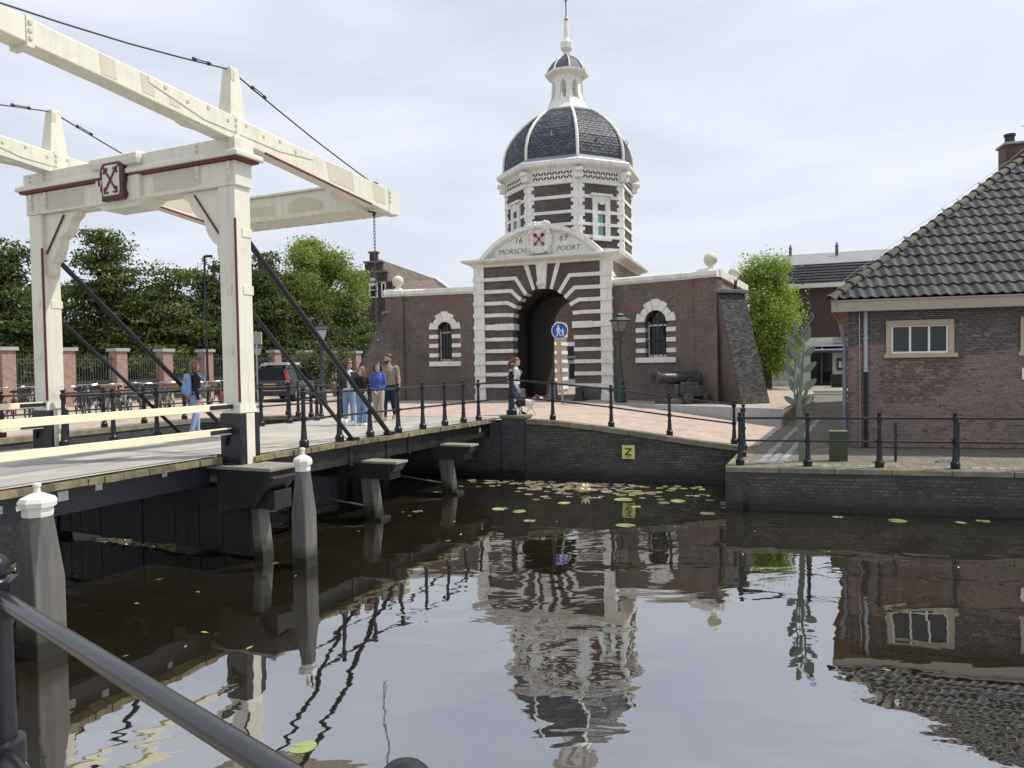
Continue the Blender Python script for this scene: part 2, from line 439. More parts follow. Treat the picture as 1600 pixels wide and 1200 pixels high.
TAN = M('tan_painted_wood', (.50, .40, .28), (.45, .36, .25), 1.4, .5, c3=(.36, .28, .19), sc3=5, a3=.3, bmp=.1, scale=(1, 1, 1))
GLASS = MGlass('dark_window_glass')
GLASSG = MGlass('green_tower_glass', (.10, .19, .20), .12)
LGLASS = M('lamp_glass', (.42, .43, .42), (.5, .5, .48), 5, .15, spec=.6)
YELLOW = M('yellow_enamel', (.62, .60, .16), (.52, .50, .16), 6, .5, c3=(.38, .36, .18), sc3=9, a3=.3)
BLACKM = M('black_enamel', (.012, .012, .012), rough=.5)
BLUE = M('road_sign_blue', (.015, .07, .42), (.02, .085, .46), 3, .35)
WHITES = M('white_enamel', (.80, .80, .80), rough=.4)
RUBBER = M('rubber', (.015, .015, .016), rough=.8)
CHROME = M('bright_metal', (.55, .55, .56), (.4, .4, .41), 6, .3, metal=.8)
BARK = M('bark', (.085, .065, .045), (.05, .04, .03), 4, .9, c3=(.12, .12, .10), sc3=9, a3=.4, bmp=.6, bsc=14, scale=(2, 2, .5))
YEW = MLeaf('yew_foliage', (.055, .084, .028), (.088, .118, .038), (.145, .165, .062), .3)
YEWL = MLeaf('light_yew_foliage', (.070, .102, .034), (.112, .140, .046), (.175, .19, .075), .3)
LIME = MLeaf('lime_foliage', (.18, .255, .05), (.25, .335, .075), (.37, .45, .16), .42)
MAPLE = MLeaf('maple_foliage', (.165, .215, .055), (.22, .275, .075), (.33, .39, .15), .45)
OLIVE = MLeaf('olive_foliage', (.09, .11, .055), (.13, .15, .08), (.20, .21, .12), .3)

# ================================================================== SETTING
def clamp(x, a=0.0, b=1.0): return max(a, min(b, x))
def ramp_z(x, y):
    s = .943 * x - .335 * (y - 19.38)
    k = clamp((s - .6) / 5.9)
    return 1.48 - .65 * (k * k * (3 - 2 * k) * .5 + k * .5)
def plat_z(x, y):
    t = ((x - 2.9) * .8 - (y - 27.4) * .6) / 6.9
    return 1.47 - .09 * clamp(t)
def quay_z(x, y):
    return .83 + .45 * clamp((y - 27) / 9)
CANAL = [(60, -.46), (4.2, 14.7), (5.38, 17.47), (0, 19.38), (-5.3, 21.26), (-6.7, 22.95), (-9.4, 22.2), (-11.4, 16.4), (-15, 10.5), (-40, 3),
         (-40, -9), (-14, 7.0), (-11.2, 9.0), (-6.25, 6.75), (-1.95, 2.42), (0, .60), (2.2, -1.45), (60, -55)]
REG = [
    ('quay_pavement', PAVER, quay_z, [(60, -.46), (4.2, 14.7), (5.38, 17.47), (6.1, 18.4), (8.43, 23.27), (13.6, 33.5), (14.2, 35.2), (21, 33.0), (60, 24)]),
    ('ramp_road', PINK, ramp_z, [(0, 19.38), (5.38, 17.47), (6.1, 18.4), (8.43, 23.27), (2.9, 27.4), (1.2, 27.9), (-1.9, 29.4), (-6.2, 30.3), (-9.2, 28.5), (-6.7, 22.95), (-5.3, 21.26)]),
    ('forecourt_pavement', GREYPAVE, plat_z, [(8.43, 23.27), (13.6, 33.5), (14.2, 35.2), (12, 37), (8, 39), (3, 39), (-8, 36), (-6.2, 30.3), (-1.9, 29.4), (1.2, 27.9), (2.9, 27.4)]),
    ('left_road', PINK, lambda x, y: 1.47, [(-6.7, 22.95), (-9.2, 28.5), (-6.2, 30.3), (-8, 36), (-4, 52), (-13.0, 48), (-23.5, 27), (-38, 8), (-15, 10.5), (-11.4, 16.4), (-9.4, 22.2)]),
]
def inside(p, poly):
    x, y = p; c = False; n = len(poly)
    for i in range(n):
        x1, y1 = poly[i]; x2, y2 = poly[i - 1]
        if (y1 > y) != (y2 > y) and x < (x2 - x1) * (y - y1) / (y2 - y1) + x1: c = not c
    return c
def build_ground():
    pts, edges = [], []
    def poly(pl):
        b = len(pts)
        for p in pl: pts.append(Vector(p))
        for i in range(len(pl)): edges.append((b + i, b + (i + 1) % len(pl)))
    poly([(-900, -300), (900, -300), (900, 1500), (-900, 1500)])
    poly(CANAL)
    for r in REG: poly(r[3])
    for i in range(-12, 22):
        for j in range(13, 40):
            pts.append(Vector((i * 1.0 + .37, j * 1.0 + .21)))
    v, e, f, *_ = delaunay_2d_cdt(pts, edges, [], 0, 1e-5)
    out = {k: ([], []) for k in ['ground'] + [r[0] for r in REG]}
    for t in f:
        c = sum((v[i] for i in t), Vector((0, 0))) / len(t)
        if inside(c, CANAL): continue
        key = 'ground'
        for r in REG:
            if inside(c, r[3]): key = r[0]; break
        out[key][1].append(t)
    for key, (vs, fs) in out.items():
        zf = next((r[2] for r in REG if r[0] == key), None); m = next((r[1] for r in REG if r[0] == key), GROUND)
        idx = {}; mb = MB()
        for t in fs:
            row = []
            for i in t:
                if i not in idx:
                    x, y = v[i]
                    if zf: z = zf(x, y)
                    else:
                        z = 1.32 if y < 12 and not (x > 4 and y > -x) else 1.46
                        if x > 12 and y < 36: z = .83 + .0 * x
                    idx[i] = len(mb.v); mb.v.append((x, y, z))
                row.append(idx[i])
            mb.f.append(tuple(row)); mb.m.append(0)
        obj(key, mb, m, kind='structure')
build_ground()

# water
def make_water():
    m, t, b, out = newmat('canal_water')
    t.nodes.remove(b)
    co = coord(t, 'Object')
    deep = mix(t, ramp(t, noise(t, .5, 3, .5, co), [(.35, 0), (.7, 1)]), (.016, .0135, .0085), (.028, .021, .011))
    d = nd(t, 'ShaderNodeBsdfDiffuse'); t.links.new(deep, d.inputs['Color'])
    g = nd(t, 'ShaderNodeBsdfGlossy'); g.inputs['Roughness'].default_value = .012; g.inputs['Color'].default_value = (.86, .87, .89, 1)
    fr = nd(t, 'ShaderNodeFresnel'); fr.inputs['IOR'].default_value = 2.15
    mr = nd(t, 'ShaderNodeMapRange'); t.links.new(fr.outputs[0], mr.inputs['Value'])
    mr.inputs['From Min'].default_value = .10; mr.inputs['From Max'].default_value = .9
    mr.inputs['To Min'].default_value = .47; mr.inputs['To Max'].default_value = .92
    # ripples: calm water with drifting patches of small wavelets
    vec = coord(t, 'Object', (1.0, 1.55, 1))
    n_a = noise(t, .95, 2, .45, vec, .6); n_b = noise(t, 3.6, 2, .5, vec, .3)
    patch = ramp(t, noise(t, .22, 3, .55, co), [(.42, .16), (.62, 1)])
    h = nd(t, 'ShaderNodeMath', operation='MULTIPLY_ADD'); t.links.new(n_b, h.inputs[0]); h.inputs[1].default_value = .10; t.links.new(n_a, h.inputs[2])
    h2 = nd(t, 'ShaderNodeMath', operation='MULTIPLY'); t.links.new(h.outputs[0], h2.inputs[0]); t.links.new(patch, h2.inputs[1])
    bp = nd(t, 'ShaderNodeBump'); bp.inputs['Strength'].default_value = 1; bp.inputs['Distance'].default_value = .0145
    t.links.new(h2.outputs[0], bp.inputs['Height'])
    for x in (g, fr): t.links.new(bp.outputs['Normal'], x.inputs['Normal'])
    ms = nd(t, 'ShaderNodeMixShader'); t.links.new(mr.outputs[0], ms.inputs[0]); t.links.new(d.outputs[0], ms.inputs[1]); t.links.new(g.outputs[0], ms.inputs[2])
    t.links.new(ms.outputs[0], out.inputs['Surface'])
    return m
WATER = make_water()
mb = MB().add([(-45, -60, 0), (62, -60, 0), (62, 30, 0), (-45, 30, 0)], [(0, 1, 2, 3)])
obj('canal_water', mb, WATER, kind='structure')

# ------------------------------------------------------------------ bricks laid one by one
def brick_mesh(name, wd, ht, dp, m):
    e = .003
    mb = MB()
    mb.v = [(e, -dp, e), (wd - e, -dp, e), (wd - e, -dp, ht - e), (e, -dp, ht - e), (0, -dp + e, 0), (wd, -dp + e, 0), (wd, -dp + e, ht), (0, -dp + e, ht), (0, 0, 0), (wd, 0, 0), (wd, 0, ht), (0, 0, ht)]
    mb.f = [(0, 1, 2, 3), (4, 5, 1, 0), (5, 6, 2, 1), (6, 7, 3, 2), (7, 4, 0, 3), (8, 9, 5, 4), (9, 10, 6, 5), (10, 11, 7, 6), (11, 8, 4, 7)]
    mb.m = [0] * 9
    return mesh_of(name, mb, m, uv=False)
def brick_field(parent, x0, x1, z0, ztop, mat_fn, mats, holes=(), nmax=300, near=None, stuff_name='brickwork', bl=.225, bh=.0675, joint=.016, dp=.006):
    """lay courses of alternating stretchers and headers in the parent's local x-z plane (outside is -y)"""
    sizes = [bl, bl / 2]
    meshes = {}
    for k, m in enumerate(mats):
        for q, L_ in enumerate(sizes): meshes[(k, q)] = brick_mesh('brick', L_ - joint, bh - joint, dp, m)
    spots = []
    row = 0; z = z0; cut = []
    mw = parent.matrix_world if False else Matrix.Translation(parent.location) @ Matrix.Rotation(parent.rotation_euler[2], 4, 'Z')
    while True:
        q = row % 2; L_ = sizes[q]; x = x0 - (bl / 4 if q else (bl / 2 if (row // 2) % 2 else 0))
        any_ = False
        while x < x1:
            a, b_ = x, x + L_
            cx, cz = x + L_ / 2, z + bh / 2
            if z + bh <= ztop(cx):
                lo_, hi_ = max(a, x0), min(b_, x1)
                hit = [h for h in holes if h[0] < b_ and a < h[2] and h[1] < z + bh * .6 and z + bh * .4 < h[3]]
                if not hit and lo_ == a and hi_ == b_: spots.append((x, z, q, mat_fn(cx, cz)))
                else:
                    for h in hit:
                        if lo_ < h[0] < hi_: hi_ = h[0] + .01
                        elif lo_ < h[2] < hi_: lo_ = h[2] - .01
                        else: hi_ = lo_
                    if hi_ - lo_ > .035: cut.append((lo_, hi_, z, mat_fn(cx, cz)))
            x = b_
        row += 1; z += bh
        if row > 120: break
    near = near or (lambda x, z: (mw @ Vector((x, 0, z)) - Vector((0, 0, EYE))).length)
    spots.sort(key=lambda s_: near(s_[0], s_[1]))
    rest = {}
    for lo_, hi_, z, k in cut:
        rest.setdefault(k, MB()).box(lo_, -dp + .001, z, hi_ - joint, 0, z + bh - joint)
    for i, (x, z, q, k) in enumerate(spots):
        dy = random.uniform(-.003, .003); dx = random.uniform(-.002, .002); dzz = random.uniform(-.002, .002)
        if i < nmax:
            o = bpy.data.objects.new('brick', meshes[(k, q)]); C.objects.link(o)
            o.parent = parent; o.location = (x + dx, dy, z + dzz)
        else:
            r = rest.setdefault(k, MB()); me = meshes[(k, q)]
            r.add([(v.co.x + x + dx, v.co.y + dy, v.co.z + z + dzz) for v in me.vertices], [tuple(p.vertices) for p in me.polygons])
    for k, r in rest.items(): obj(stuff_name, r, mats[k], parent, uv=False, kind='stuff')

# ------------------------------------------------------------------ quay walls
def wall_frame(name, label, cat, p, q):
    d = Vector(q) - Vector(p)
    return thing(name, label, cat, (p[0], p[1], 0), atan2(d.y, d.x)), d.length
def coping_row(parent, L_, zt, depth, m, step=1.0, th=.10, over=.03, x_from=0.0):
    n = max(1, round((L_ - x_from) / step)); st = (L_ - x_from) / n
    for i in range(n):
        a, b = x_from + i * st + .004, x_from + (i + 1) * st - .004
        mb = MB().loft([[(a, -over, zt(a) - th), (a, depth, zt(a) - th), (a, depth, zt(a)), (a, -over, zt(a))],
                        [(b, -over, zt(b) - th), (b, depth, zt(b) - th), (b, depth, zt(b)), (b, -over, zt(b))]])
        obj('coping_stone', mb, m, parent, bev=.012)
# right quay wall, 14 m away
qw, qL = wall_frame('quay_wall', 'low dark brick quay wall under the black railing beside the brick house', 'quay wall', (4.2, 14.7), (60, -.46))
obj('wall_core', MB().box(0, .0, -.8, qL, .45, .73), MORTAR_D, qw)
brick_field(qw, 0.0, 5.6, -.07, lambda x: .735, lambda x, z: 0, [BRKQ], nmax=300)
coping_row(qw, 9.0, lambda x: .838, .34, COPE, 1.0)
obj('coping', MB().box(9.0, -.03, .738, qL, .34, .838), COPE, qw)
qe, qeL = wall_frame('quay_wall', 'short end of the right quay wall turning back to the ramp', 'quay wall', (5.38, 17.47), (4.2, 14.7))
obj('wall_core', MB().box(0, .0, -.8, qeL - .04, .42, .73), BRICK_DARK, qe)
coping_row(qe, qeL - .36, lambda x: .838, .34, COPE, .9)
# ramp wall from the bridge to the right quay
rw, rL = wall_frame('quay_wall', 'tall dark brick canal wall below the pink ramp with a yellow plate', 'quay wall', (0, 19.38), (5.38, 17.47))
def rz(x): return ramp_z(0 + .943 * x, 19.38 - .335 * x)
mb = MB()
for i in range(12):
    a, b = rL * i / 12, rL * (i + 1) / 12
    mb.loft([[(a, 0, -.8), (a, .4, -.8), (a, .4, rz(a) - .1), (a, 0, rz(a) - .1)], [(b, 0, -.8), (b, .4, -.8), (b, .4, rz(b) - .1), (b, 0, rz(b) - .1)]])
obj('wall_core', mb, MORTAR_D, rw)
brick_field(rw, 0.36, rL - .02, -.07, lambda x: rz(x) - .1, lambda x, z: 0, [BRKQ], nmax=300)
coping_row(rw, rL, lambda x: rz(x) + .035, .3, COPE, .95, .13, .03, .36)
obj('corner_pier', MB().box(-.30, -.05, -.8, .33, .55, 1.53), BRICK_DARK, rw, bev=.01)
obj('pier_cap', MB().box(-.34, -.09, 1.53, .36, .6, 1.60), COPE, rw, bev=.012)
# abutment under the bridge end and the left bank
ab, aL = wall_frame('quay_wall', 'dark abutment wall under the far end of the bridge', 'quay wall', (-5.3, 21.26), (-.3, 19.49))
obj('wall_face', MB().box(0, 0, -.8, aL, .4, 1.42), BRICK_DARK, ab)
for lab, p, q in (('canal wall at the corner where the left bank meets the bridge', (-6.7, 22.95), (-5.3, 21.26)), ('canal wall running across behind the far bridge railing', (-9.4, 22.2), (-6.7, 22.95)),
             ('dark canal wall below the bicycles seen through the bridge portal', (-11.4, 16.4), (-9.4, 22.2)), ('canal wall of the left bank beyond the movable bridge leaf', (-15, 10.5), (-11.4, 16.4)), ('long canal wall of the left bank running out of view', (-40, 3), (-15, 10.5))):
    t_, l_ = wall_frame('quay_wall', lab, 'quay wall', p, q)
    obj('wall_face', MB().box(0, 0, -.8, l_, .4, 1.36), BRICK_DARK, t_)
    obj('coping', MB().box(0, -.03, 1.36, l_, .4, 1.478), COPE, t_)
for lab, p, q in (('canal wall under the near end of the bridge', (-6.25, 6.75), (-11.2, 9.0)), ('canal wall of the near bank left of the bridge', (-11.2, 9.0), (-14, 7.0)), ('canal wall of the near bank running out of view', (-14, 7), (-40, -9)),
             ('canal wall below the railing in front of the photographer', (-1.95, 2.42), (-6.25, 6.75)), ('canal wall of the near bank at the photographer', (2.2, -1.45), (-1.95, 2.42)), ('canal wall of the near bank behind the photographer', (60, -55), (2.2, -1.45))):
    t_, l_ = wall_frame('quay_wall', lab, 'quay wall', p, q)
    obj('wall_face', MB().box(0, 0, -.8, l_, .4, 1.22), BRICK_DARK, t_)
    obj('coping', MB().box(0, -.03, 1.22, l_, .4, 1.328), COPE, t_)
# yellow Z plate on the ramp wall
zs = thing('sign_plate', 'small yellow plate with a black Z on the canal wall', 'sign', (0, 0, 0))
zx = 3.02
zs.location = (0 + .9424 * zx, 19.38 - .3346 * zx - .03, .0); zs.rotation_euler = (0, 0, atan2(17.47 - 19.38, 5.38))
obj('plate', MB().box(-.16, -.02, .555, .16, 0, .895), YELLOW, zs, bev=.004)
obj('letter', MB().box(-.085, -.026, .79, .085, -.021, .82).box(-.085, -.026, .645, .085, -.021, .675).bar((-.065, -.0235, .668), (.065, -.0235, .798), .005, .034, up=(0, 0, 1)), BLACKM, zs)
lettering('BPR', .055, BLACKM, zs, (0, -.0215, .605), .002, 0, name='lettering', spacing=1.25)

# ------------------------------------------------------------------ granite setts and kerb lines on the right quay
sets = thing('sett_strip', 'strip of pale granite setts leading from the quay edge up the alley', 'paving strip', (5.0, 15.32, 0), rad(64.2))
SETM = []
for k in range(4):
    ww, ll = random.uniform(.14, .17), random.uniform(.145, .185)
    SETM.append(mesh_of('sett', MB().loft([[(-ll / 2, -ww / 2, 0), (ll / 2, -ww / 2, 0), (ll / 2, ww / 2, 0), (-ll / 2, ww / 2, 0)], [(-ll / 2 + .015, -ww / 2 + .015, .03), (ll / 2 - .015, -ww / 2 + .015, .034), (ll / 2 - .018, ww / 2 - .015, .03), (-ll / 2 + .015, ww / 2 - .018, .028)]]), SETT))
n_ = 0
for rr in range(3):
    x = 0.0
    while x < 12.5:
        if not (rr == 1 and x > 1.6):
            o = bpy.data.objects.new('sett', random.choice(SETM)); C.objects.link(o); o.parent = sets
            px, py = x + random.uniform(-.012, .012), -.09 - rr * .20 + random.uniform(-.01, .01)
            wx, wy = 5.0 + px * cos(rad(64.2)) - py * sin(rad(64.2)), 15.32 + px * sin(rad(64.2)) + py * cos(rad(64.2))
            o.location = (px, py, quay_z(wx, wy) - .012); o.rotation_euler = (0, 0, random.uniform(-.06, .06)); n_ += 1
        x += .215
kerb = thing('kerb_line', 'single row of pale stones along the quay edge behind the railing posts', 'kerb', (4.2, 14.7, 0), atan2(-15.16, 55.8))
for i in range(26):
    o = bpy.data.objects.new('sett', random.choice(SETM)); C.objects.link(o); o.parent = kerb
    o.location = (1.45 + i * .22, .43 + random.uniform(-.01, .01), .818); o.rotation_euler = (0, 0, random.uniform(-.04, .04))

# ------------------------------------------------------------------ concrete retaining wall of the forecourt
cw, cL = wall_frame('retaining_wall', 'low grey concrete wall holding the cannon forecourt above the ramp', 'retaining wall', (1.9, 28.15), (8.43, 23.27))
cn = 5
for i in range(cn):
    a, b = cL * i / cn + .004, cL * (i + 1) / cn - .004
    za, zb = plat_z(1.9 + a * .801, 28.15 - a * .599) + .02, plat_z(1.9 + b * .801, 28.15 - b * .599) + .02
    obj('wall_panel', MB().loft([[(a, -.02, .6), (a, .25, .6), (a, .25, za), (a, -.02, za)], [(b, -.02, .6), (b, .25, .6), (b, .25, zb), (b, -.02, zb)]]), CONC, cw, bev=.008)
cw2, cL2 = wall_frame('retaining_wall', 'concrete side of the forecourt along the shaded alley', 'retaining wall', (8.43, 23.27), (14.2, 35.2))
CONC_SHADE = M('brown_shaded_concrete', (.24, .205, .175), (.18, .16, .14), 1.2, .85, c3=(.30, .27, .22), sc3=3, a3=.4)  # browner, darker concrete for the side, alley shade put into its colour
for i in range(6):
    a, b = max(.27, cL2 * i / 6) + .004, cL2 * (i + 1) / 6 - .004
    obj('wall_panel', MB().box(a, -.01 if i else .0, .6, b, .25, 1.385), CONC_SHADE, cw2, bev=.008)
st = thing('step', 'low stone steps at the far end of the alley', 'steps', (14.2, 35.2, 0), rad(-18))
for i in range(2): obj('tread', MB().box(-.2, i * .35, .6, 6, 4 if i else .36, 1.30 + i * .13), CONC, st, bev=.01)

# ================================================================== RAILINGS
def rail_post_mesh(h=1.06, big=1.0, m=BLACKP):
    k = big; s_ = h / 1.06
    prof = [(.075, 0), (.075, .11), (.058, .13), (.05, .15), (.034, .44), (.034, .455), (.05, .46), (.05, .53), (.034, .535), (.034, .55), (.030, .86), (.028, .87), (.043, .88), (.043, .90), (.03, .905), (.048, .91), (.048, .975), (.028, .98), (.022, .99), (.032, 1.005), (.041, 1.03), (.036, 1.052), (.018, 1.06)]
    return mesh_of('post', MB().lathe([(r * k * 1.12, z * s_) for r, z in prof], 10), m, smooth=True)
RP = rail_post_mesh(); RPB = rail_post_mesh(1.16, 1.7)
def railing(label, pts, group=None, end_big=(), rails=(.945, .495), rr=.024, seg=None):
    """pts: list of (x, y, z) post feet"""
    t_ = thing('railing', label, 'railing', pts[0], 0, group)
    o0 = Vector(pts[0])
    for i, p in enumerate(pts):
        o = bpy.data.objects.new('post', RPB if i in end_big else RP); C.objects.link(o); o.parent = t_
        o.location = Vector(p) - o0; o.rotation_euler = (0, 0, random.uniform(0, 3))
    for nm, h in zip(('top_rail', 'lower_rail'), rails):
        obj(nm, MB().tube([Vector(p) - o0 + Vector((0, 0, h)) for p in pts], rr if nm == 'top_rail' else rr * .85, 8), BLACKP, t_, smooth=True)
    return t_

# ================================================================== BRIDGE
UA = rad(65.5)
BO = Vector((-4.08, 11.25, 0))
uu, vv = Vector((cos(UA), sin(UA), 0)), Vector((-sin(UA), cos(UA), 0))
PA_, PB_, PZ_ = .40, .45, .13                   # the portal stands on the first pile bent
def bw_(a, b, z=0.0): return BO + uu * a + vv * b + Vector((0, 0, z))
def dz(a): return 1.575 - .008 * max(a, 0.0)
BT = 4.6

# ---- fixed span
fb = thing('bridge_span', 'fixed wooden bridge span on black piles between portal and gate', 'bridge', BO, UA)
PLK = [mesh_of('plank', MB().loft([[(0, 0, -.085), (.218, 0, -.085), (.218, 0, 0), (0, 0, 0)], [(0, 4.85 + q, -.085), (.218, 4.85 + q, -.085), (.218, 4.85 + q, 0), (0, 4.85 + q, 0)]]), PLANKE) for q in (0, .02, .04)]
def planks(parent, a0, a1, b0):
    n = int((a1 - a0) / .225)
    for i in range(n):
        a = a0 + i * .225
        o = bpy.data.objects.new('plank', random.choice(PLK)); C.objects.link(o); o.parent = parent
        o.location = (a, b0 + random.uniform(-.02, .015), dz(a) - .012 + random.uniform(-.006, .004))
planks(fb, .44, 9.4, .20)
def deck_sheet(parent, a0, a1, b0, b1, m, nm, lift):
    mb = MB(); n = 10
    for i in range(n):
        a, b = a0 + (a1 - a0) * i / n, a0 + (a1 - a0) * (i + 1) / n
        mb.add([(a, b0, dz(a) + lift), (b, b0, dz(b) + lift), (b, b1, dz(b) + lift), (a, b1, dz(a) + lift)], [(0, 1, 2, 3)])
    obj(nm, mb, m, parent)
deck_sheet(fb, .43, 9.55, .34, 4.98, DECK, 'deck_surface', .004)
obj('threshold_strip', MB().box(.19, .98, 1.40, .45, 5.0, dz(.3) + .001), DECKD, fb)
obj('expansion_strip', MB().box(9.38, .2, 1.35, 9.56, 5.05, 1.504), COPE, fb)
for b in (.42, 4.65):
    obj('fascia_beam', MB().bar((.1, b, 1.30), (9.4, b, 1.23), .22, .36), BLACKT, fb, bev=.01)
for b in (1.3, 2.2, 3.1, 3.9):
    obj('joist', MB().bar((.1, b, 1.31), (9.4, b, 1.25), .2, .3), BLACKT, fb)
for i, a in enumerate((.33, 3.4, 6.4)):
    obj('crossbeam', MB().box(a - .19, -.45, .80, a + .19, 5.2, 1.09), BLACKT, fb, bev=.015)
    obj('crossbeam_cap', MB().box(a - .2, -.62, 1.10, a + .2, .18, 1.145) if i else MB().box(a - .32, -.50, 1.40, a + .34, .80, 1.452), TRANSOM, fb, bev=.008)
    if i:
        obj('corbel', MB().prism([(-.5, .95), (.3, .80), (.3, 1.09), (-.6, 1.09)], a - .17, a + .17, plane='yz'), BLACKT, fb)
        for b, rk in ((.02, .22), (1.9, 0), (3.0, 0), (4.75, -.2)):
            obj('pile', MB().bar((a, b - rk * .4, -.8), (a, b + rk * .55 , .82), .30, .30, up=(1, 0, 0), w2=.24, h2=.26), LEGT if b < .5 else BLACKT, fb, bev=.015)
            if b < .5: obj('pile_collar', MB().box(a - .17, b - .25, -.02, a + .17, b + .06, .06), LEGT, fb, bev=.01)
        obj('tie_rod', MB().tube([(a + .17, .2, .18), (a + .17, 4.6, .62)], .016, 6), GREYT, fb)
    else:
        # boarded pier under the portal
        nb = 18
        for k in range(nb):
            b = .16 + k * .26
            obj('pier_board', MB().box(a - .12 + random.uniform(-.008, .008), b, .05 + random.uniform(0, .05), a + .02, b + .252, .86), BLACKT, fb)
        obj('pile', MB().bar((a - .02, -.14, -.8), (a - .02, .06, 1.36), .20, .26, up=(1, 0, 0), w2=.14, h2=.22), LEGT, fb, bev=.012)
        obj('pile', MB().bar((a, 4.9, -.8), (a, 4.7, 1.2), .3, .3, up=(1, 0, 0)), BLACKT, fb)
        obj('bearing_block', MB().box(a - .30, -.46, 1.30, a + .32, .78, 1.40), BLACKT, fb)
        obj('corbel', MB().prism([(-.55, 1.30), (-.1, .85), (.6, .72), (.6, 1.32), (-.52, 1.32)], a - .30, a + .24, plane='yz'), BLACKT, fb, bev=.01)
for p, r_ in (((1.95, .315, 1.36), .035), ((3.05, .31, 1.34), .0)):
    if r_: obj('round_sticker', MB().lathe([(.055, 0), (.055, .004)], 12), M('pink_sticker', (.45, .2, .35), (.6, .5, .6), 30), fb, loc=p).rotation_euler = (pi / 2, 0, 0)
obj('white_label', MB().box(8.45, .304, 1.21, 8.52, .309, 1.32), WHITES, fb)
for a in (4.28, 3.05, 5.1): obj('hanger_plate', MB().box(a - .05, .29, 1.06, a + .05, .312, 1.44), BLUEBLACK, fb)

# ---- movable leaf
lf = thing('bridge_leaf', 'movable grey bridge deck with cream barrier bars left of the portal', 'bridge deck', BO, UA)
planks(lf, -5.25, .20, .58)
deck_sheet(lf, -5.3, .17, .72, 5.0, DECK, 'deck_surface', .004)
mb = MB()
for i in range(8):
    a, b = -4.6 + i * .53, -4.6 + (i + 1) * .53
    w0, w1 = .05 + .9 * sin(pi * i / 8), .05 + .9 * sin(pi * (i + 1) / 8)
    mb.add([(a, 2.0 + .12 * a * .3, dz(a) + .008), (b, 2.0 + .12 * b * .3, dz(b) + .008), (b, 2.0 + w1 + .12 * b * .3, dz(b) + .008), (a, 2.0 + w0 + .12 * a * .3, dz(a) + .008)], [(0, 1, 2, 3)])
obj('dark_patch', mb, DECKD, lf)  # band in darker deck colour along the leaf, tapered at both ends
obj('girder', MB().bar((-5.3, .88, 1.29), (.10, .88, 1.31), .14, .36), BLUEBLACK, lf, bev=.01)
obj('girder', MB().bar((-5.3, 4.4, 1.29), (-.05, 4.4, 1.31), .14, .36), BLUEBLACK, lf, bev=.01)
for b in (1.6, 2.3, 3.0, 3.7): obj('joist', MB().bar((-5.3, b, 1.33), (-.05, b, 1.33), .16, .28), BLACKT, lf)
ST1 = M('pale_sticker', (.6, .6, .6), (.25, .27, .3), 40)
for a, z, s_ in ((-3.35, 1.33, .05), (-3.1, 1.32, .05), (-2.55, 1.31, .035), (-2.3, 1.36, .07), (-1.8, 1.40, .05), (-.75, 1.42, .045)):
    obj('sticker', MB().box(a - s_, .804, z - s_ * .9, a + s_, .8085, z + s_ * .9), ST1, lf)
obj('paper_sticker', MB().obox((-2.8, .806, 1.31), (.19, .004, .06), (0, -.12, 0)), WHITES, lf)
for b, zs_ in ((.45, 0), (4.95, 0)):
    for z in (2.36, 1.98):
        a1 = .19
        obj('barrier_bar', MB().box(-6.2, b - .03, z - .052, a1, b + .03, z + .052), CREAMB, lf, bev=.006)
        obj('bar_strap', MB().box(a1 - .42, b - .042, z - .03, a1 + .03, b + .042, z + .032), BLUEBLACK, lf, bev=.004)
for a in (-5.9, -3.4):
    for b in (.45, 4.95): obj('barrier_upright', MB().box(a - .04, b - .025, 1.5 if a < -5 else 1.95, a + .04, b + .028, 2.36), CREAMB, lf)

